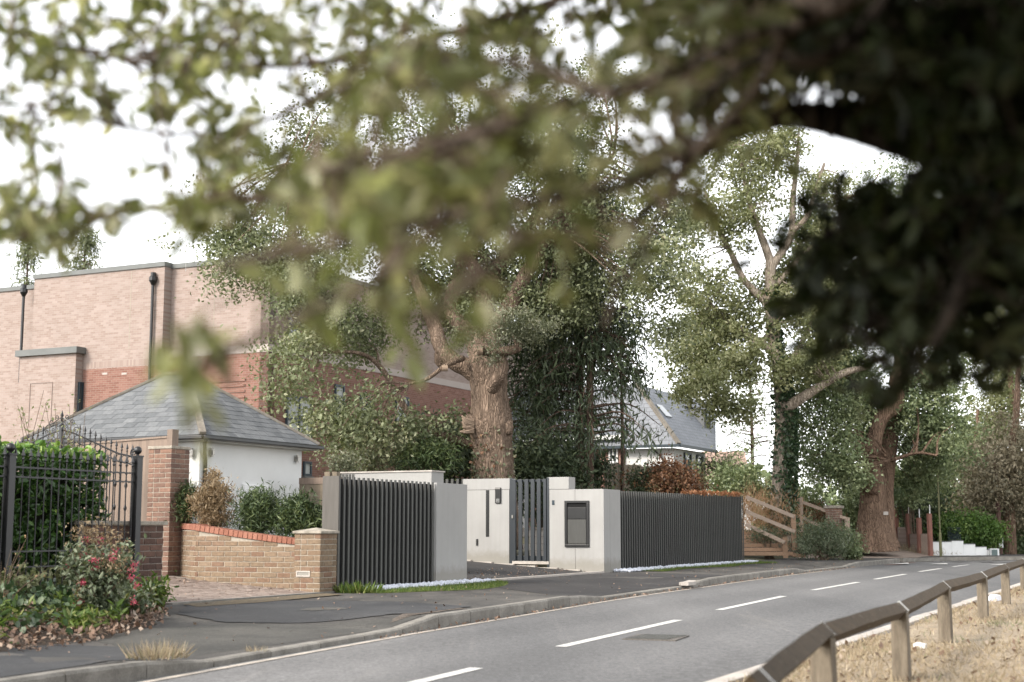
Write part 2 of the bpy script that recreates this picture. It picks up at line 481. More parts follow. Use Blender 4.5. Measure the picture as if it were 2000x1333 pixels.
MT['soil'] = plain('dark_soil', (.06, .043, .031), (.03, .023, .017), 4, .95, 30, .6, .02, grain=(40, .3))
MT['ground'] = plain('garden_earth', (.085, .075, .04), (.045, .045, .022), 2, .95, 20, .6, .03, grain=(25, .3))
MT['dry'] = plain('dry_turf', (.33, .27, .195), (.21, .165, .115), 2.4, .95, 60, .5, .01, grain=(60, .35))
MT['pinkpath'] = plain('pinkish_path', (.33, .26, .215), (.25, .195, .16), 2, .9, 80, .3, grain=(60, .15))
MT['glass'] = finish(*newmat('window_glass'), (.10, .115, .12), .06, spec=.8)
MT['curtain'] = plain('net_curtain', (.55, .56, .54), (.35, .37, .37), 3, .9, 40, .1, .002, (14, 14, 1))
MT['pebble'] = plain('white_pebble', (.66, .68, .74), (.48, .50, .56), 9, .8, 60, .3, .004)
MT['oak_bark'] = bark('oak_bark', (.245, .18, .135), (.115, .082, .062), 6.5, 21)
MT['cut_wood'] = plain('cut_branch_wood', (.30, .225, .165), (.19, .135, .095), 6, .9, 40, .4, .01)
MT['pale_bark'] = bark('pale_bark', (.44, .37, .30), (.29, .235, .185), 5, 16)
MT['brown_bark'] = bark('brown_bark', (.22, .148, .105), (.10, .067, .048), 7, 14)
MT['pine_bark'] = bark('conifer_bark', (.15, .105, .08), (.07, .05, .038), 5, 14)
MT['twig'] = plain('twig_bark', (.15, .11, .075), (.07, .05, .035), 9, .9, 60, .4, .004)
def rail_mat():
    m, n = newmat('mossy_rail_wood')
    v = coords(n, (1.2, 7, 7))
    f = noise(n, v, 3.0, 6, .7)
    col = ramp(n, [(.3, (.030, .020, .010)), (.7, (.082, .055, .029))], f)
    v2 = coords(n, (22, 8, 12))
    f2 = noise(n, v2, 2.2, 3, .55)
    col = mixc(n, col, (.26, .235, .18), ramp(n, [(.66, (0, 0, 0)), (.73, (.8, .8, .8))], f2))
    return finish(m, n, col, .9, f, .5, .008)
MT['wood_rail'] = rail_mat()
g = lambda *a: list(a)
MT['lf_oak'] = leafmat('oak_leaf', [(0, (0.072, 0.087, 0.047)), (.4, (0.141, 0.161, 0.085)), (.8, (0.233, 0.253, 0.146)), (1, (0.343, 0.343, 0.222))], .28, tint=(1.15, 1.2, .7))
MT['lf_tuft'] = leafmat('grey_green_leaf', [(0, (0.088, 0.099, 0.061)), (.6, (0.165, 0.176, 0.116)), (1, (0.231, 0.226, 0.165))], .25)
MT['lf_oak2'] = leafmat('mid_green_leaf', [(0, (0.085, 0.117, 0.058)), (.5, (0.166, 0.207, 0.108)), (1, (0.325, 0.359, 0.205))], .28, tint=(1.15, 1.2, .7))
MT['lf_pale'] = leafmat('pale_green_leaf', [(0, (0.130, 0.145, 0.070)), (.5, (0.206, 0.223, 0.112)), (1, (0.330, 0.330, 0.198))], .34, tint=(1.15, 1.18, .75))
MT['lf_dark'] = leafmat('dark_conifer_needles', [(0, (0.029, 0.040, 0.024)), (.6, (0.065, 0.089, 0.046)), (1, (0.134, 0.158, 0.085))], .16, tint=(1.15, 1.2, .7))
MT['lf_dead'] = leafmat('beech_dead_leaf', [(0, (.06, .035, .02)), (.35, (.14, .07, .038)), (.75, (.22, .12, .068)), (1, (.12, .11, .055))], .25, tint=(1.2, .9, .6))
MT['lf_ivy'] = leafmat('ivy_leaf', [(0, (0.019, 0.041, 0.018)), (.6, (0.041, 0.072, 0.031)), (1, (0.090, 0.120, 0.060))], .12, .35, .45)
MT['lf_laurel'] = leafmat('laurel_leaf', [(0, (0.030, 0.068, 0.021)), (.5, (0.058, 0.118, 0.030)), (.85, (0.118, 0.212, 0.051)), (1, (0.254, 0.338, 0.084))], .22, .28, .5)
MT['lf_jun'] = leafmat('juniper_needle', [(0, (0.025, 0.041, 0.017)), (.6, (0.062, 0.091, 0.036)), (1, (0.131, 0.158, 0.062))], .15)
MT['lf_brown'] = leafmat('dry_conifer_needle', [(0, (.11, .075, .04)), (.5, (.21, .15, .085)), (1, (.36, .28, .18))], .25, tint=(1.1, 1, .8))
MT['lf_hedge'] = leafmat('bright_hedge_leaf', [(0, (0.045, 0.090, 0.022)), (.6, (0.105, 0.180, 0.045)), (1, (0.210, 0.285, 0.090))], .25)
MT['lf_grey'] = leafmat('silver_leaf', [(0, (0.066, 0.088, 0.050)), (.6, (0.132, 0.160, 0.099)), (1, (0.242, 0.264, 0.187))], .2)
MT['lf_far'] = leafmat('far_brown_leaf', [(0, (0.135, 0.126, 0.081)), (.5, (0.243, 0.207, 0.135)), (1, (0.378, 0.324, 0.225))], .2, tint=(1, 1, .9))
MT['lf_fore'] = leafmat('overhanging_leaf', [(0, (0.101, 0.112, 0.044)), (.45, (0.180, 0.198, 0.083)), (.85, (0.301, 0.305, 0.165)), (1, (0.422, 0.402, 0.271))], .50, .40, .5, tint=(1.16, 1.18, .8))
MT['lf_shade'] = leafmat('shade_painted_leaf', [(0, (.010, .014, .005)), (.6, (.018, .025, .008)), (1, (.036, .044, .015))], .16, .55, .25, tint=(1.2, 1.35, .5))  # leaf tone taken down to near black, shade put into the colour
MT['lf_red'] = leafmat('red_leaf', [(0, (.20, .035, .016)), (1, (.30, .085, .035))], .35, tint=(1.2, .9, .7))
MT['lf_fence'] = leafmat('orange_leaf', [(0, (.26, .11, .05)), (1, (.40, .21, .11))], .25, tint=(1.2, .9, .7))
MT['flower'] = leafmat('crimson_petal', [(0, (.30, .03, .06)), (1, (.45, .10, .14))], .2, tint=(1.2, .8, .9))
MT['litter'] = leafmat('fallen_leaf', [(0, (.09, .055, .038)), (.5, (.185, .115, .078)), (.8, (.29, .205, .15)), (1, (.38, .31, .245))], .1, tint=(1, 1, 1))
MT['grassb'] = leafmat('green_grass', [(0, (.05, .09, .02)), (.7, (.11, .16, .035)), (1, (.24, .24, .10))], .3)
MT['dryb'] = leafmat('dry_grass_blade', [(0, (0.156, 0.120, 0.072)), (.5, (0.324, 0.258, 0.168)), (.85, (0.432, 0.360, 0.258)), (1, (0.156, 0.174, 0.078))], .2, tint=(1, 1, .9))
MT['straw'] = leafmat('straw_stem', [(0, (.30, .17, .085)), (1, (.46, .30, .18))], .2, tint=(1, 1, .9))

# ------------------------------------------------------------------ leaf and plant helpers
def mesh_np(name, co, faces_n, loops, rnd, mat):
    """co (n,3); faces all with faces_n corners; loops flat"""
    me = bpy.data.meshes.new(name)
    nf = len(loops) // faces_n
    me.vertices.add(len(co)); me.vertices.foreach_set('co', np.ascontiguousarray(co, dtype=np.float32).ravel())
    me.loops.add(len(loops)); me.loops.foreach_set('vertex_index', np.ascontiguousarray(loops, dtype=np.int32))
    me.polygons.add(nf); me.polygons.foreach_set('loop_start', np.arange(0, nf * faces_n, faces_n, dtype=np.int32))
    if rnd is not None:
        a = me.attributes.new('rnd', 'FLOAT', 'FACE'); a.data.foreach_set('value', np.ascontiguousarray(rnd, dtype=np.float32))
    me.materials.append(mat)
    me.update(calc_edges=True)
    return me
def unit(a):
    return a / (np.linalg.norm(a, axis=1, keepdims=True) + 1e-9)
def leaf_mesh(name, ctr, mat, size=(.07, .11), wid=.5, droop=.25, flat=.6, shape='rhomb', org=(0, 0, 0), rnd=None, axis=None, fold=.12):
    n = len(ctr)
    ctr = np.asarray(ctr, float) - np.array(org, float)
    ax = RNG.normal(size=(n, 3)) * .8
    if axis is not None: ax = ax * .45 + np.asarray(axis)
    ax[:, 2] -= droop
    ax = unit(ax)
    up = RNG.normal(size=(n, 3)) * .8; up[:, 2] += flat
    sd_ = unit(np.cross(ax, up)); nn = unit(np.cross(sd_, ax))
    L = RNG.uniform(size[0], size[1], n)[:, None]
    W = L * wid * RNG.uniform(.8, 1.2, n)[:, None] * .5
    if rnd is None: rnd = RNG.random(n)
    f = fold * L
    if shape == 'rhomb':
        co = np.stack([ctr, ctr + ax * L * .5 + sd_ * W + nn * f, ctr + ax * L, ctr + ax * L * .45 - sd_ * W + nn * f], 1).reshape(-1, 3)
        return mesh_np(name, co, 4, np.arange(4 * n), rnd, mat)
    if shape == 'tri':
        co = np.stack([ctr - sd_ * W, ctr + sd_ * W, ctr + ax * L], 1).reshape(-1, 3)
        return mesh_np(name, co, 3, np.arange(3 * n), rnd, mat)
    co = np.stack([ctr, ctr + ax * L * .3 + sd_ * W * .9 + nn * f, ctr + ax * L * .68 + sd_ * W * .8 + nn * f * .8, ctr + ax * L - nn * f * .6,
                   ctr + ax * L * .68 - sd_ * W * .8 + nn * f * .8, ctr + ax * L * .3 - sd_ * W * .9 + nn * f], 1).reshape(-1, 3)
    b = np.arange(n)[:, None] * 6
    lp = np.concatenate([b + np.array([[0, 1, 2, 3]]), b + np.array([[0, 3, 4, 5]])], 1).ravel()
    return mesh_np(name, co, 4, lp, np.repeat(rnd, 2), mat)
def noise3(p, f, seed=0):
    r_ = np.random.default_rng(seed)
    k = r_.normal(size=(5, 3)) * f; ph = r_.random(5) * 6.28
    return np.sin(p @ k.T + ph).mean(1)
def blob_pts(blobs, per_cluster, cr, gap=.0, gf=.9, seed=3, flatten=.7):
    """blobs: (centre, rx, ry, rz, clusters). Leaves stand in loose clusters, more of them towards the outside."""
    out = []; cc = []
    for c, rx, ry, rz, ncl in blobs:
        c = np.array(c)
        d = unit(RNG.normal(size=(ncl * 2, 3)))
        rad = RNG.random(ncl * 2) ** .45
        q = c + d * rad[:, None] * np.array([rx, ry, rz])
        q = q[np.argsort(-(np.minimum(noise3(q, gf, seed), gap) + 1e-6 * np.arange(len(q))[::-1]))][:ncl]
        q = q + RNG.normal(size=q.shape) * np.array([rx, ry, rz]) * .16
        cc.append(q)
    cc = np.concatenate(cc)
    k = RNG.poisson(per_cluster, len(cc)) + 2
    idx = np.repeat(np.arange(len(cc)), k)
    sz = RNG.uniform(.6, 1.3, len(cc))
    off = RNG.normal(size=(len(idx), 3)) * cr * sz[idx][:, None]
    off[:, 2] *= flatten
    pts = cc[idx] + off
    tone = np.clip(.5 + .25 * RNG.normal(size=len(cc))[idx] + .28 * (RNG.random(len(idx)) - .5), 0, 1)
    return pts, tone, cc
def bl(px, py, d, rpx, rpy, n, dr=None):
    s_ = S(d)
    return (P(px, py, d), rpx / s_, (dr if dr else rpx / s_), rpy / s_, n)
def crown(name, blobs, per, cr, mat, parent, size, wid=.5, droop=.25, flat=.6, gap=-.05, gf=.9, seed=3, shape='rhomb', kind=None, flatten=.7, axis=None):
    pts, tone, cc = blob_pts(blobs, per, cr, gap, gf, seed, flatten)
    me = leaf_mesh(name, pts, mat, size, wid, droop, flat, shape, wl(parent), tone, axis)
    return link(name, me, parent, kind), cc
LIMBPTS = []
def limb(mb, pts, n=8, m=6, rough=.06, seed=0, ridges=0):
    q = smooth(pts, m)
    LIMBPTS.extend(tuple(x[:3]) for x in q if x[3] < .13)
    mb.tube([x[:3] for x in q], [max(.004, x[3]) for x in q], n, True, rough, seed, ridges)
def twigs(mb, starts, ends, r0=.03, r1=.008, sag=.15, n=5):
    for i, e in enumerate(ends):
        e = Vector(e)
        s_ = min(starts, key=lambda a: (Vector(a) - e).length)
        s_ = Vector(s_)
        L = (e - s_).length
        if L < .05: continue
        mid = (s_ + e) / 2 + Vector((random.uniform(-.15, .15) * L, random.uniform(-.15, .15) * L, sag * L * random.uniform(.2, 1)))
        q = smooth([(*s_, r0), (*mid, (r0 + r1) / 2), (*e, r1)], 3)
        mb.tube([x[:3] for x in q], [x[3] for x in q], n, False)
def pp(px, py, d, r=None):
    p = P(px, py, d)
    return (p.x, p.y, p.z, r) if r is not None else p

# ------------------------------------------------------------------ brick helpers
def brick_unit(name, mat, jit, seed):
    r_ = random.Random(seed)
    b = .06
    vs = []; A = .5
    for z in (-A, A):
        for y in (-A, A):
            for x in (-A, A):
                for k in range(3):
                    q = [x, y, z]
                    for j in range(3):
                        if j != k: q[j] *= (1 - b * (1, 1.4, 2.2)[j])
                    q[1] += r_.uniform(-jit, jit) if y < 0 else 0
                    q[0] += r_.uniform(-jit, jit) * .4; q[2] += r_.uniform(-jit, jit) * .8
                    vs.append(q)
    bm = __import__('bmesh').new()
    V = [bm.verts.new(q) for q in vs]
    __import__('bmesh').ops.convex_hull(bm, input=V)
    me = bpy.data.meshes.new(name); bm.to_mesh(me); bm.free()
    me.materials.append(mat)
    return me
BR = {k: [brick_unit('brick', MT[m_], .03, i) for i in range(4)] for k, m_ in (('buff', 'brick_buff'), ('red', 'brick_red'), ('dark', 'brick_dark'))}
def brick_course(parent, o, ang, length, z, kind, i, nrm_in, start=0.0, depth=.1025, seg=.225, name='brick', zfun=None, h=.065):
    d = Vector((math.cos(ang), math.sin(ang)))
    x = start - (seg / 2 if i % 2 and start == 0 else 0)
    while x < length - .01:
        a, b = max(x, start), min(x + seg - .01, length)
        x += seg
        if b - a < .03: continue
        m_ = (a + b) / 2
        if zfun and z + h > zfun(m_): continue
        c = Vector(o[:2]) + d * m_ + Vector(nrm_in) * (depth / 2 + random.uniform(-.002, .002))
        piece(name, random.choice(BR[kind]), parent, (c.x, c.y, z + h / 2), ang, (b - a, depth, h))
def pier(name, label, corner, w_, z0, z1, kind, mort, cap_h=.05, cap_over=.03, cat='brick pier', group=None, cap_peak=0.0, capmat='capstone'):
    """square brick pier: left face along V2, right face along U2, nearest corner given"""
    c = Vector(corner[:2])
    th = thing(name, label, cat, (c.x, c.y, z0), group)
    ctr = c + U2 * w_ / 2 + V2 * w_ / 2
    MB().box((ctr.x, ctr.y, (z0 + z1) / 2 - .05), (w_ - .012, w_ - .012, z1 - z0 + .1), AU).build('mortar_core', MT[mort], th)
    nco = int((z1 - z0) / .075 + .5)
    ch = (z1 - z0) / nco
    n_u, n_v = (-V2.x, -V2.y), (-U2.x, -U2.y)
    for i in range(nco):
        z = z0 + i * ch
        e = i % 2
        # left face: from the corner along v; right face: from the corner along u; the far faces too
        for (o, an, inn, lead) in ((c, AV, U2, e), (c, AU, V2, 1 - e), (c + V2 * w_, AU, -V2, e), (c + U2 * w_, AV, -U2, 1 - e)):
            L = w_
            st = 0.0 if lead else .1125
            d = Vector((math.cos(an), math.sin(an)))
            x = st
            end = L - (.1125 if lead else 0)
            while x < end - .02:
                b = min(x + .215, end)
                if end - b < .06: b = end
                q = o + d * ((x + b) / 2) + inn * (.05125 + random.uniform(-.002, .002))
                piece('brick', random.choice(BR[kind]), th, (q.x, q.y, z + ch / 2), an if inn.dot(Vector((-d.y, d.x))) > 0 else an + math.pi, (b - x, .1025, ch - .01))
                x = b + .01
    W = w_ + 2 * cap_over
    mb = MB().box((ctr.x, ctr.y, z1 + cap_h / 2), (W, W, cap_h), AU)
    cp = mb.build('cap', MT[capmat], th, bevel=.006)
    if cap_peak:
        q = []
        for sx, sy in ((-1, -1), (1, -1), (1, 1), (-1, 1)):
            k = ctr + U2 * sx * W / 2 * .97 + V2 * sy * W / 2 * .97
            q.append((k.x, k.y, z1 + cap_h + .001))
        m2 = MB(); m2.add(q + [(ctr.x, ctr.y, z1 + cap_h + cap_peak)], [(0, 1, 4), (1, 2, 4), (2, 3, 4), (3, 0, 4)])
        m2.build('cap_slope', MT[capmat], cp)
    return th

# ------------------------------------------------------------------ ground, road, kerbs
def kerb_s(t):
    T_ = (-16, -6.2, -3.6, -1.2, 1.2, 2.9, 5.4, 8.1, 10.7, 14.2, 18.1, 22.2, 25.5, 32.5)
    S_ = (-5.6, -4.62, -4.30, -4.02, -3.80, -3.64, -3.40, -3.22, -3.12, -2.95, -2.82, -2.76, -2.76, -2.9)
    return float(np.interp(t, T_, S_))
def kerb_z(t):
    T_ = (-16, -5.9, -4.9, -1.3, -.4, 4.6, 5.9, 10.6, 11.7, 19.4, 20.5, 25.4, 26.0, 34)
    Z_ = (.105, .105, .022, .022, .105, .105, .022, .022, .105, .105, .022, .022, .105, .105)
    return float(np.interp(t, T_, Z_))
Tk = [x * .45 for x in range(-36, 73)]                     # to t = 32.4
farL = [Vector((12.37, 45.2)), Vector((14.4, 47.0)), Vector((16.6, 48.0)), Vector((20, 48.9)), Vector((28, 50)), Vector((60, 53))]
def ground_sheet():
    mb = MB(); n = 60
    mb.box((60, 120, -.5), (700, 700, .8))
    return tag(mb.build('ground', MT['ground']), kind='structure')
ground_sheet()
# road: left edge follows the kerb, right edge s = -8.4, beyond the bend it turns right
Ledge = [F(t, kerb_s(t), 0) for t in Tk] + [Vector((p.x, p.y, 0)) for p in farL]
Redge = [F(t, -8.46, 0) for t in Tk] + [Vector((19, 40.5, 0)), Vector((20.5, 41.5, 0)), Vector((22, 42, 0)), Vector((25, 42.7, 0)), Vector((31, 43.6, 0)), Vector((61, 46.5, 0))]
mb = MB()
Lb = [p + Vector((-.02, .01, 0)) for p in Ledge]
rows = [[a.lerp(b, k / 8) for a, b in zip(Lb, Redge)] for k in range(9)]
for k, row in enumerate(rows):
    for p in row: p.z = .03 * (1 - ((k - 4) / 4) ** 2) - .03
for a, b in zip(rows[:-1], rows[1:]): mb.strip(a, b)
tag(mb.build('road', MT['road'], smooth=True), kind='structure')
def rz_(t, s):
    a, b = kerb_s(t), -8.46
    k = (s - a) / (b - a) * 2 - 1
    return .03 * (1 - k * k) - .03
def mark(mb, t0, t1, s0, s1, wd, dz=.004):
    n = max(2, int(abs(t1 - t0) / .3))
    A = []; B = []
    for i in range(n + 1):
        k = i / n; t = t0 + (t1 - t0) * k; s = s0 + (s1 - s0) * k
        A.append(F(t, s + wd / 2, rz_(t, s) + dz)); B.append(F(t, s - wd / 2, rz_(t, s) + dz))
    mb.strip(A, B)
lane = thing('lane_marking', 'broken white centre line painted along the grey road', 'road marking', F(0, -6, 0))
for (a, sa, b, sb) in ((-11.6, -6.95, -8.0, -6.72), (-6.1 - 2.0, -6.72, -4.3, -6.42), (-2.32, -6.22, 1.54, -5.97), (3.66, -5.78, 7.67, -5.56), (10.0, -5.45, 13.9, -5.38), (15.66, -5.35, 19.33, -5.31), (21.4, -5.27, 24.5, -5.3), (26.4, -5.32, 28.9, -5.4)):
    if a < -11: continue
    m1 = MB(); mark(m1, a, b, sa, sb, .11)
    m1.build('dash', MT['paint'], lane)
m1 = MB()
Tq = [t for t in Tk if t <= 22]
m1.strip([F(t, kerb_s(t) - .09, rz_(t, kerb_s(t) - .09) + .005) for t in Tq], [F(t, kerb_s(t) - .18, rz_(t, kerb_s(t) - .18) + .005) for t in Tq])
tag(m1.build('edge_line', MT['linepaint']), 'worn cream edge line running along the kerb of the road', 'road marking')
# raised table of red tarmac with white arrow marks at the far bend
m1 = MB(); m1.strip([F(t, -3.05, rz_(t, -3.1) + .005) for t in (28.5, 29.5, 30.5, 31.5, 32.4)], [F(t, -8.2, rz_(t, -8) + .005) for t in (28.5, 29.5, 30.5, 31.5, 32.4)])
ramp_t = tag(m1.build('speed_table', plain('red_brown_tarmac', (.17, .115, .095), (.12, .085, .07), 3, .9, 80, .3, grain=(60, .2))), 'reddish speed table across the road at the far bend', 'speed table')
m1 = MB()
for s_ in (-3.5, -4.6, -6.3, -7.4):
    for k in range(2):
        m1.add([F(28.6, s_ - .28, .016), F(28.6, s_ + .28, .016), F(30.1, s_, .018)], [(0, 1, 2)])
        break
m1.build('arrow_mark', MT['paint'], ramp_t)
# kerb stones
kerb = thing('kerb', None, None, F(0, kerb_s(0), 0)); kerb['kind'] = 'structure'
t = -12.0; KS = []
while t < 32:
    a, b = t + .006, min(t + .9, 32.4) - .006
    mb = MB()
    top = []
    sa, sb = kerb_s(a), kerb_s(b); za, zb = kerb_z(a), kerb_z(b)
    ch = .022
    A0, B0 = F(a, sa, -.15), F(b, sb, -.15)
    q = lambda t_, s_, z_: F(t_, s_, z_)
    prof = lambda t_, s_, z_: [q(t_, s_, -.15), q(t_, s_ + .003, z_ - min(ch, z_ * .5)), q(t_, s_ + ch, z_), q(t_, s_ + .125, z_), q(t_, s_ + .125, -.15)]
    pa, pb = prof(a, sa, za), prof(b, sb, zb)
    mb.add(pa + pb, [(i, (i + 1) % 5, 5 + (i + 1) % 5, 5 + i) for i in range(5)] + [(4, 3, 2, 1, 0), (5, 6, 7, 8, 9)])
    mb.build('kerb_stone', MT['kerb'], kerb)
    t += .9
m1 = MB()
for a, b in zip(farL[:-1], farL[1:]):
    m1.beam((a.x, a.y, .04), (b.x, b.y, .04), .14, .12)
m1.build('far_kerb', MT['kerb'], kerb)
# footpath between the kerb and the frontage line
mb = MB(); n = 6
rows = []
for k in range(n + 1):
    row = []
    for t in [x * .45 for x in range(-36, 73)]:
        s0 = kerb_s(t) + .12
        s1 = .35 + (0.0 if t < 26 else (t - 26) * .3)
        s = s0 + (s1 - s0) * (k / n)
        z = (kerb_z(t) - .004) + (.1 + .0 - kerb_z(t) + .004) * sstep(k / n, 0, .85)
        row.append(F(t, s, z))
    rows.append(row)
for a, b in zip(rows[:-1], rows[1:]): mb.strip(a, b)
tag(mb.build('footpath', MT['path'], smooth=True), kind='structure')
def pz(t, s):
    s0 = kerb_s(t) + .12
    k = min(1, max(0, (s - s0) / (.35 - s0)))
    return (kerb_z(t) - .004) + (.1 - kerb_z(t) + .004) * sstep(k, 0, .85)
def patch(name, outline, mat, lift=.004, sub=14):
    """thin sheet on the footpath: outline in (t, s), ragged edge"""
    c = np.mean(outline, axis=0)
    q = []
    for i in range(len(outline)):
        a, b = np.array(outline[i]), np.array(outline[(i + 1) % len(outline)])
        for k in range(sub): q.append(a + (b - a) * k / sub + RNG.normal(size=2) * .012)
    vs = []; fs = []
    rings = (1, .8, .55, .25)
    for r_ in rings:
        for x in q:
            y = c + (x - c) * r_
            vs.append(F(y[0], y[1], pz(y[0], y[1]) + lift))
    vs.append(F(c[0], c[1], pz(c[0], c[1]) + lift))
    n_ = len(q)
    for j in range(len(rings) - 1):
        for i in range(n_): fs.append((j * n_ + i, j * n_ + (i + 1) % n_, (j + 1) * n_ + (i + 1) % n_, (j + 1) * n_ + i))
    for i in range(n_): fs.append(((len(rings) - 1) * n_ + i, (len(rings) - 1) * n_ + (i + 1) % n_, len(rings) * n_))
    m_ = MB(); m_.add(vs, fs)
    return tag(m_.build(name, mat), kind='structure')
patch('asphalt_patch', [(-14, -5.2), (-6.2, -4.45), (-4.9, -4.1), (-4.2, -3.4), (-4.5, -2.6), (-14, -3.0)], MT['patch_dark'])
patch('worn_asphalt', [(-4.75, -4.1), (-.4, -3.82), (-1.2, -3.1), (-1.8, -2.3), (-2.9, -2.1), (-4.1, -2.7)], MT['patch_pale'], .003)
patch('asphalt_patch', [(-1.1, -3.0), (-.1, -3.6), (1.3, -3.5), (1.9, -2.2), (1.5, -.6), (.2, -.25), (-1.2, -1.2), (-1.7, -2.2)], MT['patch_dark'], .008)
patch('asphalt_patch', [(5.4, -3.2), (13.8, -2.75), (14.3, -1.6), (14.2, -.1), (8.2, -.1), (6.8, -1.2)], MT['drive'], .004)
patch('worn_asphalt', [(-.3, -2.35), (.25, -2.5), (.45, -2.2), (.2, -2.0), (-.2, -2.1)], MT['patch_pale'], .011, 6)
patch('worn_asphalt', [(-1.0, -3.72), (.9, -3.63), (1.1, -3.4), (.2, -3.35)], plain('broken_edge_gravel', (.13, .105, .085), (.07, .058, .048), 9, .95, 60, .6, .01, grain=(40, .4)), .006, 8)
patch('worn_asphalt', [(-.2, -.7), (1.0, -.75), (3.2, -.55), (3.4, -.1), (2.0, -.1), (.2, -.15)], plain('mossy_edge', (.14, .105, .06), (.07, .058, .042), 5, .95, 60, .5, .01, grain=(30, .4)), .012, 8)
# garden ground behind the frontage
Tg = [-30, -20, -12] + [x * 1.0 for x in range(-8, 41)] + [50, 70, 110]
Sg = [0.3, .6, 1, 1.5, 2, 2.6, 3.3, 4, 4.6, 6, 10, 20, 40, 90]
mb = MB(); rows = [[F(t, s, gz(t, s) - .012 + (0 if s > .3 else -.03)) for t in Tg] for s in Sg]
for a, b in zip(rows[:-1], rows[1:]): mb.strip(a, b)
tag(mb.build('garden_ground', MT['ground'], smooth=True), kind='structure')
# black drive of the modern house and its pale edging
mb = MB(); rows = [[F(t, s, gz(t, s) + .004) for t in [7.4 + .6 * i for i in range(12)]] for s in (.0, .4, .8, 1.2, 1.6, 2.0, 2.4, 2.8, 3.2, 3.6)]
for a, b in zip(rows[:-1], rows[1:]): mb.strip(a, b)
tag(mb.build('asphalt_drive', MT['drive'], smooth=True), kind='structure')
m1 = MB()
for i in range(7):
    m1 = MB(); a = 7.98 + i * .9
    m1.box(F(a + .445, .05, .108), (.885, .11, .05), AU)
    if i == 0: edg = thing('drive_edging', None, None, F(8, 0, .1)); edg['kind'] = 'structure'
    m1.build('edging_stone', MT['edging'], edg)
# the brick-paved drive: single pavers, the near ones pieces of their own
pav = thing('paved_drive', None, None, F(.2, .1, .1)); pav['kind'] = 'structure'
mb = MB(); rows = [[F(t, s, gz(t, s) + .006) for t in (.12, 1, 2, 3.0, 3.7)] for s in (.02, .5, 1, 1.6, 2.2, 2.8, 3.4, 4.2, 5.2, 6.4)]
for a, b in zip(rows[:-1], rows[1:]): mb.strip(a, b)
mb.build('joint_bed', MT['paver_bed'], pav, smooth=True)
pm = [brick_unit('paver', MT['paver'], .004, 50 + i) for i in range(3)]
far = MB(); cnt = 0; row = 0; s = .06
while s < 6.2:
    t = .14 + (.1 if row % 2 else 0)
    while t < 3.6:
        z = gz(t, s) + .004
        if t + .1 < 3.45 - max(0, s - .45) * .02 or s < .45:
            if cnt < 300:
                piece('paver', pm[cnt % 3], pav, F(t + .1, s + .05, z + random.uniform(-.002, .002)), AU, (.193, .094, .03)); cnt += 1
            else:
                far.box(F(t + .1, s + .05, z + random.uniform(-.002, .002)), (.193, .094, .03), AU)
        t += .2
    s += .1; row += 1
far.build('paver_field', MT['paver'], pav, kind='stuff')
m1 = MB(); m1.box(F(1.95, .0, .105), (3.6, .09, .04), AU); m1.build('threshold_kerb', MT['kerb'], pav)
# right-hand verge with its kerb
vk = thing('verge_kerb', None, None, F(0, -8.5, 0)); vk['kind'] = 'structure'
t = -9.0
while t < 30:
    MB().box(F(t + .45, -8.53, .01), (.888, .13, .15 + random.uniform(-.01, .01)), AU + random.uniform(-.01, .01)).build('kerb_stone', MT['edging'], vk); t += .9
mb = MB(); rows = []
for s in (-8.6, -8.75, -9.0, -9.4, -9.9, -10.6, -11.6, -13, -16, -22, -40):
    rows.append([F(t, s, .055 + (.015 if s < -8.65 else 0) + .02 * math.sin(t * 1.7 + s * 2) * (1 if s < -8.9 else 0) + min(.25, max(0, -9.5 - s) * .03)) for t in [-16 + .5 * i for i in range(96)]])
for a, b in zip(rows[:-1], rows[1:]): mb.strip(a, b)
tag(mb.build('grass_verge', MT['dry'], smooth=True), kind='structure')
def vz(t, s): return .06 + min(.25, max(0, -9.5 - s) * .03)

# ------------------------------------------------------------------ modern frontage: slatted screens, rendered walls, gate
slat_me = MB().box((0, 0, .5), (.046, .02, 1)).mesh('slat', MT['slat'])
def screen(name, label, t0, t1, pitch, z0, zt, group='charcoal slatted screens'):
    th = thing(name, label, 'slatted screen', F(t0, 0, .1), group)
    mb = MB()
    mb.hexa([F(t0, .10, z0), F(t1, .10, z0), F(t1, .13, z0), F(t0, .13, z0), F(t0, .10, zt(t0) - .03), F(t1, .10, zt(t1) - .03), F(t1, .13, zt(t1) - .03), F(t0, .13, zt(t0) - .03)])
    mb.build('backing_board', MT['backing'], th)
    n = int((t1 - t0) / pitch)
    for i in range(n):
        t = t0 + .05 + (t1 - t0 - .1) * i / (n - 1)
        piece('slat', slat_me, th, F(t, .045, z0), AU + random.uniform(-.008, .008), (1, 1, zt(t) - z0 + random.uniform(-.004, .003)))
    return th
sc1 = screen('slatted_screen', 'tall charcoal slatted screen beside the low buff brick wall', 3.92, 6.86, .1285, .09, lambda t: 1.775)
MB().hexa([F(3.885, .0, .05), F(3.915, .0, .05), F(3.915, .28, .05), F(3.885, .28, .05), F(3.885, .0, 1.78), F(3.915, .0, 1.78), F(3.915, .28, 1.78), F(3.885, .28, 1.78)]).build('end_board', plain('grey_brown_board', (.10, .092, .082), (.075, .068, .06), 3, .7, 60, .15, .003, (8, 8, .8)), sc1)
sc2 = screen('slatted_screen', 'long charcoal slatted screen running up to the timber steps', 15.27, 24.87, .146, .12, lambda t: 1.845 + .0095 * (t - 15.27))
def wallbox(name, mat, parent, t0, t1, s0, s1, z0, z1, bevel=.004):
    return MB().hexa([F(t0, s0, z0), F(t1, s0, z0), F(t1, s1, z0), F(t0, s1, z0), F(t0, s0, z1), F(t1, s0, z1), F(t1, s1, z1), F(t0, s1, z1)]).build(name, mat, parent, bevel=bevel)
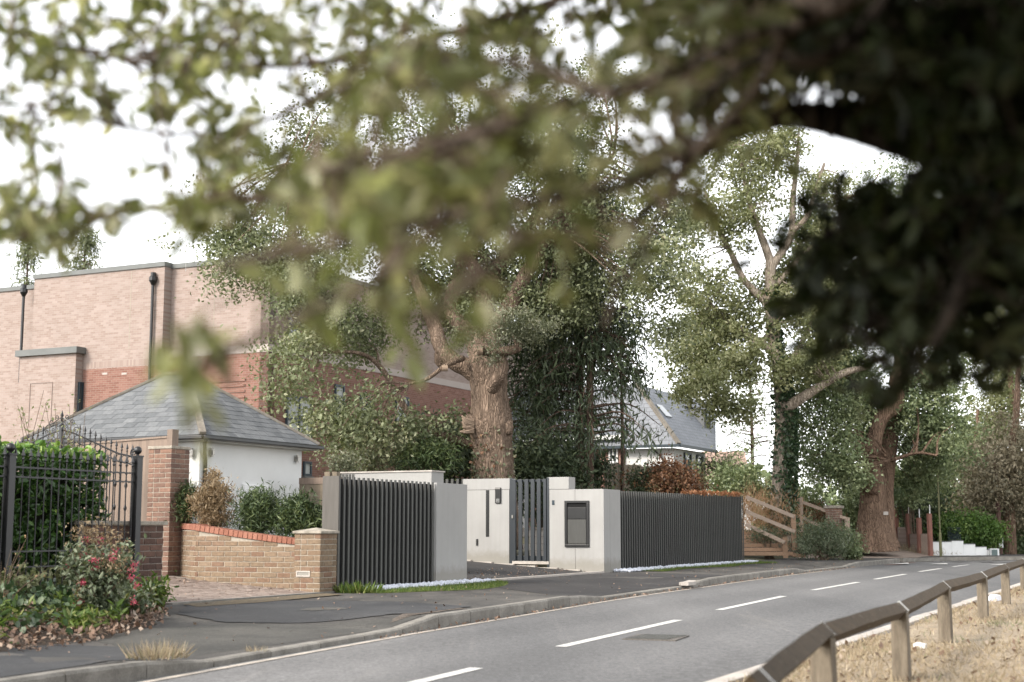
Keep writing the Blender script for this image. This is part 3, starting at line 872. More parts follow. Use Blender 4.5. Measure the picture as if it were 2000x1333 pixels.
rw1 = thing('rendered_wall', 'grey rendered end block at the right end of the nearer slatted screen', 'rendered wall', F(6.87, 0, .1), 'grey rendered walls of the modern entrance')
wallbox('wall_block', MT['render'], rw1, 6.87, 7.97, .0, .36, -.05, 1.77)
rw2 = thing('gate_pier', 'low topped pale rendered wall standing behind the nearer slatted screen', 'rendered wall', F(9.2, 1.35, .1), 'grey rendered walls of the modern entrance')
wallbox('wall_block', MT['render'], rw2, 9.15, 9.62, 1.35, 3.3, 0, 2.06)
wallbox('cap', MT['edging'], rw2, 9.13, 9.64, 1.33, 3.32, 2.06, 2.085, 0)
# sliding vehicle gate between that wall and the intercom wall
vg = thing('vehicle_gate', 'dark slatted vehicle gate mostly hidden behind the rendered end block', 'gate', F(14.5, 4.2, .2))
MB().hexa([F(14.50, 3.38, .25), F(14.53, 3.38, .25), F(14.53, 6.4, .25), F(14.50, 6.4, .25), F(14.50, 3.38, 2.09), F(14.53, 3.38, 2.09), F(14.53, 6.4, 2.09), F(14.50, 6.4, 2.09)]).build('backing_board', MT['backing'], vg)
for i in range(22):
    piece('slat', slat_me, vg, F(14.44, 3.45 + .135 * i, .27), AV, (1.3, 1, 1.86))
# slats showing on the far left behind the screen
vg2 = thing('slatted_screen', 'short dark slatted piece showing over the left end of the nearer screen', 'slatted screen', F(8.9, 3.35, .3), 'charcoal slatted screens')
p0 = P(655, 921, 26.0); 
for i in range(5):
    q = P(664 + i * 6.5, 921, 26.2)
    piece('slat', slat_me, vg2, (q.x, q.y, .3), AV, (1, 1, 1.72))
for px_ in (642, 656):
    q = P(px_, 919, 25.6)
    MB().box((q.x, q.y, 1.12), (.11, .11, 1.84), AU).build('post', MT['wood_old'], vg2)
# intercom wall, along -v at t = 14.27
iw = thing('intercom_wall', 'grey rendered wall with keypad intercom and long black pull slot', 'rendered wall', F(14.27, 2.2, .25), 'grey rendered walls of the modern entrance')
TW = 14.27
wallbox('wall_panel', MT['render'], iw, TW, TW + .3, 2.22, 3.36, .1, 1.868)
wallbox('top_panel', MT['render'], iw, TW - .004, TW + .3, 2.21, 3.36, 1.874, 2.115)
wallbox('shadow_gap', MT['backing'], iw, TW + .012, TW + .28, 2.24, 3.34, 1.860, 1.88, 0)
def on_wall(px, s_hint=None):
    """s of the point of the wall line (t = TW) at photo column px"""
    o = F(TW, 0); return hit(px, (o.x, o.y), (V2.x, V2.y), 1.3)
def wz(py, s): 
    return zat(py, F(TW, s).y)
def wall_rect(name, mat, parent, px0, px1, py0, py1, out, dep=.02, bevel=.003, tw=TW):
    s0, s1 = on_wall(px0), on_wall(px1)
    z1, z0 = wz(py0, s0), wz(py1, s0)
    return MB().hexa([F(tw - out, s1, z0), F(tw - out, s0, z0), F(tw - out + dep, s0, z0), F(tw - out + dep, s1, z0), F(tw - out, s1, z1), F(tw - out, s0, z1), F(tw - out + dep, s0, z1), F(tw - out + dep, s1, z1)]).build(name, mat, parent, bevel=bevel)
wall_rect('pull_slot', MT['blackplastic'], iw, 949, 955.5, 957, 1049, .012, .03, .012)
ic = wall_rect('intercom', MT['blackplastic'], iw, 968, 979, 953, 983.5, .035, .05, .006)
sI = on_wall(973.5); zI = wz(978, sI)
for r_ in range(4):
    for c_ in range(3):
        MB().box(F(TW - .0365, sI + (c_ - 1) * .028, zI + .03 - r_ * .022), (.004, .013, .011), AU).build('key', MT['key'], ic)
MB().box(F(TW - .037, sI, wz(955, sI)), (.006, .12, .014), AU).build('hood', MT['steel'], ic)
wall_rect('lock_box', MT['blackplastic'], iw, 930.5, 934, 1053, 1066, .02, .03, .006)
# right block with parcel box
rb = thing('rendered_wall', 'grey rendered block with black parcel box right of the slatted gate', 'rendered wall', F(14.27, 0, .1), 'grey rendered walls of the modern entrance')
wallbox('wall_panel', MT['render'], rb, 14.27, 14.62, .66, 1.29, -.05, 1.858)
wallbox('wall_panel', MT['render'], rb, 14.27, 14.62, .0, .655, -.05, 1.858)
wallbox('wall_panel', MT['render'], rb, 14.625, 15.25, .0, .40, -.05, 1.858)
wallbox('top_panel', MT['render'], rb, 14.265, 14.62, .80, 1.295, 1.864, 2.125)
pb = thing('parcel_box', 'black framed parcel box set into the grey rendered block', 'parcel box', F(14.25, .7, .7))
def fr(px0, px1, py0, py1, bw, name, out, dep):
    # frame: four bars
    for a in ((px0, px1, py0, py0 + bw), (px0, px1, py1 - bw, py1), (px0, px0 + bw, py0 + bw, py1 - bw), (px1 - bw, px1, py0 + bw, py1 - bw)):
        wall_rect(name, MT['blackplastic'], pb, *a, out, dep, .004)
fr(1103.5, 1151, 978.5, 1068.5, 4.6, 'frame', .035, .06)
wall_rect('recess', MT['backing'], pb, 1108, 1146.5, 983, 1064, .004, .01, 0)
wall_rect('flap', MT['blackplastic'], pb, 1109, 1145, 991.5, 1014, .018, .02, .003)
wall_rect('door', MT['slat'], pb, 1109, 1145, 1015, 1062, .015, .02, .003)
wall_rect('bottom_rail', MT['slat'], pb, 1109, 1145, 1062.6, 1064, .024, .03, 0)
lk = wall_rect('latch_plate', MT['darkframe'], rb, 1078.5, 1083, 977.5, 986.5, .012, .03, .003)
# pedestrian gate
pg = thing('slatted_gate', 'blue grey metal garden gate of vertical slats between rendered walls', 'gate', F(TW, 1.75, .3))
zt, zb = 2.09, .33
def gbar(name, px0, px1, z0, z1, out, dep):
    s0, s1 = on_wall(px0), on_wall(px1)
    return MB().hexa([F(TW - out, s1, z0), F(TW - out, s0, z0), F(TW - out + dep, s0, z0), F(TW - out + dep, s1, z0), F(TW - out, s1, z1), F(TW - out, s0, z1), F(TW - out + dep, s0, z1), F(TW - out + dep, s1, z1)]).build(name, MT['gatemetal'], pg, bevel=.003)
gbar('post', 995.8, 1000.5, .2, 2.12, .01, .10)
st = gbar('stile', 1001.2, 1007.8, zb, zt, .03, .06)
gbar('stile', 1062.0, 1067.6, zb, zt, .03, .06)
gbar('post', 1068.3, 1072.8, .2, 2.12, .01, .10)
for a, b in ((1013.2, 1020.2), (1025.2, 1032.2), (1037.3, 1044.3), (1049.3, 1056.4)): gbar('slat', a, b, zb, zt, .025, .04)
gbar('bottom_rail', 1007.9, 1061.9, zb, zb + .11, -.02, .03)
gbar('top_rail', 1007.9, 1061.9, zt - .06, zt - .01, -.022, .03)
MB().box(F(TW - .045, on_wall(1002.5), 1.28), (.02, .03, .07), AU).build('lock', MT['steel'], pg)
th_ = tag(wall_rect('threshold', MT['edging'], None, 1001, 1072, 1096, 1102, .02, .4, .004), kind='structure')
# pale flush strip at the feet of the entrance walls
m1 = MB(); 
for i in range(8):
    s = .0 + i * .52
    wallbox('edging_stone', MT['edging'], edg, TW - .09, TW - .01, s + .004, s + .516, gz(TW, s) - .05, gz(TW, s + .2) + .012, 0)
# pale block garden wall and lit paving seen through the gate
gw = thing('garden_wall', 'pale block garden wall glimpsed between the slats of the metal gate', 'garden wall', F(19, 1.6, .3))
blk = MB().box((0, 0, 0), (1, 1, 1)).mesh('block', MT['edging'])
for i in range(4):
    for j in range(7):
        piece('block', blk, gw, F(18.6, -.2 + .46 * j + (.23 if i % 2 else 0) + .9, .40 + i * .17), AV, (.45, .2, .16))
wallbox('coping', MT['capstone'], gw, 18.45, 18.75, .5, 4.1, 1.0, 1.05)

# ------------------------------------------------------------------ low buff wall, piers
pc = F(3.425, .0, .1)
lp = pier('brick_pier', 'low buff brick pier with pointed stone cap against the slatted screen', pc, .44, .09, .945, 'buff', 'mortar', .035, .025, cap_peak=.05)
# white letter slot in the pier's left face
o = F(3.425, 0); s_a = hit(579, (o.x, o.y), (V2.x, V2.y), .4); s_b = hit(606, (o.x, o.y), (V2.x, V2.y), .4)
za = zat(1127, o.y + .1); zb_ = zat(1115.5, o.y + .1)
def vrect(name, mat, parent, t, s0, s1, z0, z1, out, dep):
    return MB().hexa([F(t - out, s1, z0), F(t - out, s0, z0), F(t - out + dep, s0, z0), F(t - out + dep, s1, z0), F(t - out, s1, z1), F(t - out, s0, z1), F(t - out + dep, s0, z1), F(t - out + dep, s1, z1)]).build(name, mat, parent, bevel=.002)
fbox = thing('letter_plate', 'small white framed letter slot set into the low buff pier', 'letter plate', F(3.42, (s_a + s_b) / 2, za))
for (a, b, c, d) in ((s_b, s_a, za, za + .018), (s_b, s_a, zb_ - .018, zb_), (s_a - .02, s_a, za + .018, zb_ - .018), (s_b, s_b + .02, za + .018, zb_ - .018)):
    vrect('frame', MT['edging'], fbox, 3.425, a, b, c, d, .012, .03)
vrect('flap', MT['render'], fbox, 3.425, s_b + .02, s_a - .02, za + .018, zb_ - .018, .004, .02)
# curved low wall from the pier back to the tall pillar
A_ = F(3.50, .44, 0); A2 = Vector((A_.x, A_.y))
Bx = P(381, 1100, 21.1); B2 = Vector((Bx.x, Bx.y)); Cx = P(347, 1100, 22.0); C2 = Vector((Cx.x, Cx.y))
lw = thing('low_brick_wall', 'low buff brick wall with sloping orange brick coping by the paved drive', 'brick wall', (A2.x, A2.y, .1))
dAB = (B2 - A2); LAB = dAB.length; aAB = math.atan2(dAB.y, dAB.x)
dBC = (C2 - B2); LBC = dBC.length; aBC = math.atan2(dBC.y, dBC.x)
def top_ab(x):
    k = max(0.0, x / LAB)
    return .87 - .085 + .155 * k ** 1.25 + .045 * k
inn = Vector((dAB.y, -dAB.x)).normalized()     # into the wall, away from the viewer
if inn.y < 0: inn = -inn
inn2 = Vector((dBC.y, -dBC.x)).normalized()
if inn2.x < 0: inn2 = -inn2
for i in range(13):
    z = .09 + i * .0748
    brick_course(lw, A2, aAB, LAB, z, 'buff', i, inn, zfun=lambda x: top_ab(x) + .012)
    brick_course(lw, B2, aBC, LBC, z, 'buff', i + 1, inn2, seg=.1125 if i % 3 else .225, zfun=lambda x: top_ab(LAB) + .03 - x * .02)
# mortar core with the same sloping top
def core(o, d, ii, L, zf, n=10):
    mb = MB(); 
    for i in range(n):
        a, b = L * i / n, L * (i + 1) / n
        q = [o + d * a + ii * .007, o + d * b + ii * .007, o + d * b + ii * .22, o + d * a + ii * .22]
        mb.hexa([(p.x, p.y, 0) for p in q] + [(q[0].x, q[0].y, zf(a)), (q[1].x, q[1].y, zf(b)), (q[2].x, q[2].y, zf(b)), (q[3].x, q[3].y, zf(a))])
    return mb
core(A2, dAB.normalized(), inn, LAB, top_ab).build('mortar_core', MT['mortar'], lw)
core(B2, dBC.normalized(), inn2, LBC, lambda x: top_ab(LAB) + .01).build('mortar_core', MT['mortar'], lw)
cop = [brick_unit('coping_brick', MT['coping'], .012, 90 + i) for i in range(3)]
nC = 21
for i in range(nC):
    x = LAB * (i + .5) / nC
    sl = math.atan2(top_ab(x + .05) - top_ab(x - .05), .1)
    p = A2 + dAB.normalized() * x + inn * .105
    piece('coping_brick', cop[i % 3], lw, (p.x, p.y, top_ab(x) + .044), rot=(0, -sl, aAB), scale=(LAB / nC - .007, .25, .088))
for i in range(6):
    x = LBC * (i + .5) / 6
    p = B2 + dBC.normalized() * x + inn2 * .105
    piece('coping_brick', cop[i % 3], lw, (p.x, p.y, top_ab(LAB) + .05 + .004 * i), aBC, (LBC / 6 - .006, .24, .088))
# tall pillar by the gates
q = P(328, 1100, 21.6)
tp = pier('brick_pillar', 'tall red brown brick pillar at the end of the board fence', (q.x, q.y), .44, .30, 2.235, 'red', 'mortar', .045, .012)
# near dark wall, along u, ending at t=0
dw = thing('brick_wall', 'short dark brown brick wall with a pale stone cap beside the black gate post', 'brick wall', F(0, 0, .1))
Lw = 1.25
o = F(-Lw, 0)
for i in range(13):
    z = .08 + i * .0748
    brick_course(dw, (o.x, o.y), AU, Lw, z, 'dark', i, V2)
    e = F(0, 0)
    for k in range(1):
        q = Vector((e.x, e.y)) + V2 * (.1125 + .06) 
        piece('brick', BR['dark'][k], dw, F(-.051, .16 if i % 2 else .17, z + .0325), AV, (.10, .1, .065))
wallbox('mortar_core', MT['mortar_dark'], dw, -Lw + .007, -.006, .006, .215, 0, 1.052, 0)
wallbox('cap', MT['capstone'], dw, -Lw - .02, .045, -.03, .25, 1.054, 1.10, .006)
# cable-free closeboard fence behind the gates
cf = thing('board_fence', 'brown vertical board fence behind the black iron gates', 'fence', P(335, 900, 22.9))
fa, fb = P(331, 849, 23.0), P(150, 862, 25.0)
bd = MB().box((0, 0, .5), (1, 1, 1)).mesh('board', MT['wood_fence'])
dF = (fb - fa); dF.z = 0; LF = dF.length; aF = math.atan2(dF.y, dF.x)
nb = 26
for i in range(nb):
    p = fa + dF * ((i + .5) / nb)
    piece('board', bd, cf, (p.x, p.y, .25), aF + .10, (LF / nb * .90, .022, fa.z - .3 - .0 * i + .0))
q = fa + Vector((.02, .06, 0)); MB().beam((fa.x, fa.y + .08, 1.3), (fb.x, fb.y + .08, 1.3), .02, 2.1).build('backing', MT['wood_old'], cf)
q = fa - dF.normalized() * .10
MB().box((q.x, q.y, (fa.z + .1) / 2 + .05), (.15, .12, fa.z - .05), aF).build('post', MT['wood_fence'], cf)
MB().beam(fa + Vector((0, -.01, -.04)), fb + Vector((0, -.01, fa.z - fb.z - .04)), .05, .03).build('capping_rail', MT['wood_fence'], cf)
# old board fence behind the low wall
of = thing('board_fence', 'old grey timber fence between the white garage and the slatted screen', 'fence', P(620, 1000, 26.5))
oa, ob = P(586, 932, 27.0), P(668, 930, 26.2)
bd2 = MB().box((0, 0, .5), (1, 1, 1)).mesh('board', MT['wood_old'])
dF = ob - oa; dF.z = 0; aF = math.atan2(dF.y, dF.x); nb = 6
for i in range(nb):
    p = oa + dF * ((i + .5) / nb)
    piece('board', bd2, of, (p.x, p.y, .2), aF + .05, (dF.length / nb * .97, .022, oa.z - .3))
MB().beam((oa.x, oa.y, oa.z - .08), (ob.x, ob.y, ob.z - .08), .05, .12).build('rail', MT['wood_fence'], of)

# ------------------------------------------------------------------ black iron fence and arched gates
def picket_mesh(h, r=.008, knot=0):
    mb = MB()
    mb.tube([(0, 0, 0), (0, 0, h - .13)], r, 6)
    mb.lathe((0, 0, h - .135), [(.012, 0), (.018, .012), (.010, .025), (.009, .04), (.024, .05), (.015, .085), (.001, .135)], 6)
    if knot:
        for z in (h * .42, h * .62):
            mb.lathe((0, 0, z), [(.009, -.05), (.022, -.02), (.026, 0), (.022, .02), (.009, .05)], 8)
    return mb.mesh('picket', MT['blackmetal'])
def ring_mesh(r, tr=.006):
    mb = MB(); n = 18
    pts = [(r * math.cos(6.28318 * k / n), 0, r * math.sin(6.28318 * k / n)) for k in range(n + 1)]
    mb.tube(pts, tr, 5, False)
    return mb.mesh('ring', MT['blackmetal'], True)
def iron_post(parent, p, h, w_=.09, ball=.048):
    o = MB().box((p.x, p.y, p.z + h / 2), (w_, w_, h), AU).build('post', MT['blackmetal'], parent, bevel=.004)
    MB().box((p.x, p.y, p.z + h + .008), (w_ * 1.15, w_ * 1.15, .016), AU).build('post_cap', MT['blackmetal'], o)
    pr = [(.018, .016), (.018, .03)] + [(ball * math.sin(a), .03 + ball * (1 - math.cos(a)) ) for a in [i * math.pi / 8 for i in range(1, 8)]] + [(.002, .03 + 2 * ball)]
    MB().lathe((p.x, p.y, p.z + h), pr, 14).build('ball', MT['blackmetal'], o, smooth=True)
    return o
oL = F(0, -.10)
tA = hit(265, (oL.x, oL.y), (UX, UY), 1.2); tB = hit(15, (oL.x, oL.y), (UX, UY), 1.2)
fe = thing('iron_fence', 'black spiked iron fence with a row of rings in front of the laurel hedge', 'iron fence', F(tA, -.1, .1))
pA, pB = F(tA, -.1, .05), F(tB, -.1, .05)
iron_post(fe, pA, zat(893, pA.y) - .05); iron_post(fe, pB, zat(889, pB.y) - .05)
fence_pk = picket_mesh(1.80)
rg = ring_mesh(.058)
dP = (pA - pB); L_ = dP.length
zr1, zr2, zr3, zr4 = zat(912, pB.y), zat(931, pB.y), zat(1078, pB.y), zat(1109, pB.y)
def fence_panel(a, b, npk):
    for z in (zr1, zr2, zr3, zr4):
        MB().beam((a.x, a.y, z), (b.x, b.y, z), .016, .016).build('rail', MT['blackmetal'], fe)
    for i in range(npk):
        q = a.lerp(b, (i + .7) / (npk + .4))
        piece('picket', fence_pk, fe, (q.x, q.y, .06), AU)
        q2 = a.lerp(b, (i + 1.2) / (npk + .4))
        if i < npk - 1: piece('ring', rg, fe, (q2.x, q2.y, (zr1 + zr2) / 2), AU)
fence_panel(pB, pA, 18)
pD = F(tB - 2.0, -.1, .05)
fence_panel(pD, pB, 18); iron_post(fe, pD, 1.72)
# gates
gt = thing('arched_gates', 'ornate arched black iron gates with scrolls at the crown behind the hedge', 'gate', F(3.9, 4.0, .4))
gh = Vector((tp.location.x, tp.location.y, 0)) + Vector((V2.x, V2.y, 0)) * .62
def gw_(px): return hit(px, (gh.x, gh.y), (V2.x, V2.y), 2.0)
def gp(wd, z): return Vector((gh.x + V2.x * wd, gh.y + V2.y * wd, z))
wc = gw_(117)
ctl = [(262, 893), (230, 886), (201, 873), (178, 862), (157, 853), (138, 845), (118, 840)]
cw = [gw_(a) for a, b in ctl]; cz = [zat(b, gp(w_, 0).y) for (a, b), w_ in zip(ctl, cw)]
def gtop(wd):
    k = wd if wd <= wc else 2 * wc - wd
    return float(np.interp(k, cw, cz))
wend = 2 * wc - cw[0]
zb_g = .62
def rail_curve(off, r=.011, name='rail'):
    for a, b in ((cw[0], wc - .03), (wc + .03, wend)):
        mb = MB(); mb.tube([gp(a + (b - a) * i / 14, gtop(a + (b - a) * i / 14) + off) for i in range(15)], r, 6); mb.build(name, MT['blackmetal'], gt)
rail_curve(0, .014, 'arch_rail'); rail_curve(-.125, .011, 'arch_rail')
for z in (zb_g, zb_g + .42):
    for a, b in ((cw[0], wc - .03), (wc + .03, wend)):
        MB().beam(gp(a, z), gp(b, z), .02, .035).build('rail', MT['blackmetal'], gt)
gpk = {}
rg2 = ring_mesh(.050, .006)
npk = 14
for side in (0, 1):
    a, b = (cw[0] + .04, wc - .06) if side == 0 else (wc + .06, wend - .04)
    for i in range(npk):
        wd = a + (b - a) * i / (npk - 1)
        near = abs(wd - wc)
        top = gtop(wd) + (.21 if near > .30 else -.13)
        key = round(top - zb_g, 2)
        if near > .30:
            if key not in gpk: gpk[key] = picket_mesh(key, .009, 1 if i % 2 else 0)
            p = gp(wd, zb_g - .02); piece('picket', gpk[key], gt, p, AV)
        else:
            MB().tube([gp(wd, zb_g), gp(wd, top)], .009, 6).build('bar', MT['blackmetal'], gt)
        if i < npk - 1:
            wr = wd + (b - a) / (npk - 1) / 2
            p = gp(wr, gtop(wr) - .062); piece('ring', rg2, gt, p, AV)
for wd, h in ((cw[0] - .02, gtop(cw[0])), (wc, gtop(wc) + .06), (wend + .02, gtop(wend))):
    p = gp(wd, .35); MB().box((p.x, p.y, (.35 + h) / 2), (.05, .05, h - .35), AV).build('stile', MT['blackmetal'], gt)
p = gp(wc, gtop(wc) + .06)
MB().lathe((p.x, p.y, p.z), [(.025, 0), (.03, .02), (.014, .05), (.014, .09), (.03, .12), (.018, .15), (.028, .17), (.012, .22), (.001, .26)], 10).build('finial', MT['blackmetal'], gt, smooth=True)
p = gp(cw[0] - .02, gtop(cw[0]) + .0)
def spiral(w0, z0, r0, turns, dirn, a0=0.0, grow=1.0):
    pts = []
    n = int(22 * turns)
    for i in range(n + 1):
        a = a0 + dirn * i / n * turns * 6.28318
        r_ = r0 * (1 - .82 * i / n)
        pts.append(gp(w0 + r_ * math.cos(a), z0 + r_ * math.sin(a)))
    return pts
zc = gtop(wc)
for sg in (-1, 1):
    for (dx, dz, r_, tr, a0) in ((.075, .09, .062, 1.6, 4.7), (.215, .15, .06, 1.5, 3.3), (.30, .02, .062, 1.6, .6), (.10, .21, .045, 1.3, 5.2), (.17, .03, .045, 1.4, 2.2)):
        MB().tube(spiral(wc + sg * dx, zc + dz + (gtop(wc + sg * dx) - zc) * .6, r_, tr, sg, a0 if sg > 0 else math.pi - a0), .0065, 5).build('scroll', MT['blackmetal'], gt)
    MB().tube([gp(wc + sg * x, zc + z) for x, z in ((.02, .20), (.10, .155), (.20, .10), (.30, .085), (.36, .02), (.33, -.03))], .007, 5).build('scroll', MT['blackmetal'], gt)
MB().tube(spiral(cw[0] + .01, gtop(cw[0]) + .075, .075, 1.4, 1, 4.7), .012, 6).build('scroll', MT['blackmetal'], gt)
for z in (.85, 1.55):
    p = gp(cw[0] - .09, z); MB().lathe((p.x, p.y, z), [(.03, -.04), (.045, -.02), (.045, .02), (.03, .04)], 8).build('hinge', MT['blackmetal'], gt)

# ------------------------------------------------------------------ white garage with slate roof
gc = P(396, 849, 24.4); ze = gc.z
c2 = Vector((gc.x, gc.y))
L1 = hit(623, (c2.x, c2.y), (UX, UY), ze); L2 = L1 + .55
gar = thing('white_garage', 'white rendered garage with a grey slate hipped roof', 'garage', (c2.x, c2.y, .3))
def W(o, a, b, z): 
    q = o + U2 * a + V2 * b; return Vector((q.x, q.y, z))
ins = .24; zs = ze - .10
MB().hexa([W(c2, ins, ins, .1), W(c2, L1 - ins, ins, .1), W(c2, L1 - ins, L2 - ins, .1), W(c2, ins, L2 - ins, .1), W(c2, ins, ins, zs), W(c2, L1 - ins, ins, zs), W(c2, L1 - ins, L2 - ins, zs), W(c2, ins, L2 - ins, zs)]).build('wall', MT['white'], gar)
MB().hexa([W(c2, .02, .02, zs + .002), W(c2, L1 - .02, .02, zs + .002), W(c2, L1 - .02, L2 - .02, zs + .002), W(c2, .02, L2 - .02, zs + .002), W(c2, .02, .02, zs + .045), W(c2, L1 - .02, .02, zs + .045), W(c2, L1 - .02, L2 - .02, zs + .045), W(c2, .02, L2 - .02, zs + .045)]).build('soffit', MT['white'], gar)
h_ = L1 / 2; zr = zat(731, (c2 + U2 * h_ + V2 * h_).y)
rise = zr - ze
roof = thing('roof', None, None, W(c2, h_, h_, ze)); roof.parent = gar; roof.location = Vector(roof.location) - Vector(gar.location)
E = .05
vs = [W(c2, 0, 0, ze - .03), W(c2, L1, 0, ze - .03), W(c2, L1, L2, ze - .03), W(c2, 0, L2, ze - .03), W(c2, h_, h_, zr - .03), W(c2, h_, L2 - h_, zr - .03)]
m1 = MB(); m1.add(vs, [(0, 1, 4), (1, 2, 5, 4), (2, 3, 5), (3, 0, 4, 5), (3, 2, 1, 0)]); m1.build('underlay', MT['slate'], roof)
def slates(parent, o, ex, inn, L, runs, rise, mat_mesh, gauge=.165, wd=.25, hip=True, limit=300):
    ex = Vector((ex.x, ex.y, 0)); inn = Vector((inn.x, inn.y, 0))
    up = (inn * runs + Vector((0, 0, rise))); SL = up.length; up.normalize()
    nn = ex.cross(up).normalized()
    if nn.z < 0: nn = -nn
    M = Matrix((up.cross(nn), up, nn)).transposed()
    tilt = Matrix.Rotation(-.035, 3, 'X')
    e = (M @ tilt).to_euler()
    j = 0
    while j * gauge < SL - .03:
        s0 = j * gauge; k = (s0 + gauge * .5) / SL * runs
        x0, x1 = (k, L - k) if hip else (0, L)
        x = x0 - (wd / 2 if j % 2 else 0)
        x = math.floor(x0 / wd) * wd - (wd / 2 if j % 2 else 0)
        while x < x1:
            a, b = max(x, x0), min(x + wd - .006, x1)
            x += wd
            if b - a < .03: continue
            p = o + ex * ((a + b) / 2) + up * (s0 + gauge * .55) + nn * (.012 + random.uniform(0, .004))
            e2 = e.copy()
            piece('slate', mat_mesh, parent, p, rot=e2, scale=(b - a, gauge * 1.35, .008))
        j += 1
sl_me = MB().box((0, 0, 0), (1, 1, 1)).mesh('slate', MT['slate'])
slates(roof, Vector(W(c2, 0, 0, ze)), U2, V2, L1, h_, rise, sl_me)
slates(roof, Vector(W(c2, 0, 0, ze)), V2, U2, L2, h_, rise, sl_me)
# rows of hip and ridge tiles
ht = brick_unit('hip_tile', MT['hiptile'], .01, 5)
def tiles(a, b, n, wd=.12):
    a = Vector(a); b = Vector(b); d = b - a
    e = d.to_track_quat('X', 'Z').to_euler()
    for i in range(n):
        piece('hip_tile', ht, roof, a + d * ((i + .5) / n), rot=e, scale=(d.length / n * 1.02, wd, .05))
tiles(W(c2, 0, 0, ze + .03), W(c2, h_, h_, zr + .03), 9)
tiles(W(c2, L1, 0, ze + .03), W(c2, h_, h_, zr + .03), 9, .10)
tiles(W(c2, 0, L2, ze + .03), W(c2, h_, L2 - h_, zr + .03), 9, .12)
tiles(W(c2, h_, h_, zr + .03), W(c2, h_, L2 - h_, zr + .03), 3)
for a, b in ((W(c2, -.05, -.05, ze - .045), W(c2, L1 + .05, -.05, ze - .045)), (W(c2, -.05, -.05, ze - .045), W(c2, -.05, L2 + .05, ze - .045))):
    MB().beam(a, b, .10, .07).build('gutter', MT['blackmetal'], gar, bevel=.015)
dp = [W(c2, .06, -.03, ze - .07), W(c2, .09, .02, ze - .14), W(c2, .30, .18, ze - .30), W(c2, .36, .205, ze - .42), W(c2, .36, .205, .3)]
o = hit(396, (c2.x, c2.y), (UX, UY), 2)
MB().tube(dp, .034, 10).build('downpipe', MT['blackmetal'], gar, smooth=True)
def wl_light(a, b, z, side):
    th = MB()
    if side: th.box(W(c2, a, b, z), (.06, .05, .02), AU)
    th.tube([W(c2, a, b, z - .08), W(c2, a, b, z + .08)], .028, 10)
    th.box(W(c2, a, b, z), (.06, .09, .09), AU)
    return th
oU = c2 + V2 * ins; oV = c2 + U2 * ins
for px_, zpx, nm in ((409, 884, 'small steel up-down wall lamp next to the garage downpipe'), (576, 897, 'small steel wall lamp under the right end of the garage eave')):
    k = hit(px_, (oU.x, oU.y), (UX, UY), 2.2); z = zat(zpx, (oU + U2 * k).y)
    tag(wl_light(k, ins - .05, z, 1).build('wall_lamp', MT['steel']), nm, 'wall lamp', 'steel wall lamps on the garage')
k = hit(377, (oV.x, oV.y), (V2.x, V2.y), 2.2); z = zat(885, (oV + V2 * k).y)
tag(wl_light(ins - .05, k, z, 1).build('wall_lamp', MT['steel']), 'small steel wall lamp on the shorter left face of the garage', 'wall lamp', 'steel wall lamps on the garage')
for (a, b, y0, y1, nm) in ((402, 446, 941, 1005, 'white meter cabinet on the garage wall beside the downpipe'), (470, 519, 945, 1010, 'white meter cabinet on the garage wall, the one farther from the downpipe')):
    k0 = hit(a, (oU.x, oU.y), (UX, UY), 1.3); k1 = hit(b, (oU.x, oU.y), (UX, UY), 1.3); yy = (oU + U2 * k0).y
    t_ = thing('meter_cabinet', nm, 'meter cabinet', W(c2, (k0 + k1) / 2, ins, .8), 'white meter cabinets')
    z1, z0 = zat(y0, yy), zat(y1, yy)
    MB().hexa([W(c2, k0, ins - .05, z0), W(c2, k1, ins - .05, z0), W(c2, k1, ins - .001, z0), W(c2, k0, ins - .001, z0), W(c2, k0, ins - .05, z1), W(c2, k1, ins - .05, z1), W(c2, k1, ins - .001, z1), W(c2, k0, ins - .001, z1)]).build('body', MT['whitebox'], t_, bevel=.006)
    MB().hexa([W(c2, k0 + .02, ins - .062, z0 + .02), W(c2, k1 - .02, ins - .062, z0 + .02), W(c2, k1 - .02, ins - .051, z0 + .02), W(c2, k0 + .02, ins - .051, z0 + .02), W(c2, k0 + .02, ins - .062, z1 - .02), W(c2, k1 - .02, ins - .062, z1 - .02), W(c2, k1 - .02, ins - .051, z1 - .02), W(c2, k0 + .02, ins - .051, z1 - .02)]).build('door', MT['whitebox'], t_, bevel=.004)
    if a == 402:
        MB().tube([W(c2, k0 + .08, ins - .07, z1 + .02), W(c2, k0 + .1, ins - .075, z1 - .25), W(c2, k0 + .06, ins - .075, z1 - .5)], .008, 6).build('cable', MT['blackplastic'], t_)
kd0, kd1 = hit(367.5, (oV.x, oV.y), (V2.x, V2.y), 1.8), hit(361, (oV.x, oV.y), (V2.x, V2.y), 1.8)
MB().hexa([W(c2, ins - .03, kd0, .3), W(c2, ins - .03, kd1 + .8, .3), W(c2, ins + .02, kd1 + .8, .3), W(c2, ins + .02, kd0, .3), W(c2, ins - .03, kd0, zat(884, 24.8)), W(c2, ins - .03, kd1 + .8, zat(884, 24.8)), W(c2, ins + .02, kd1 + .8, zat(884, 24.8)), W(c2, ins + .02, kd0, zat(884, 24.8))]).build('door', MT['greycap'], gar)

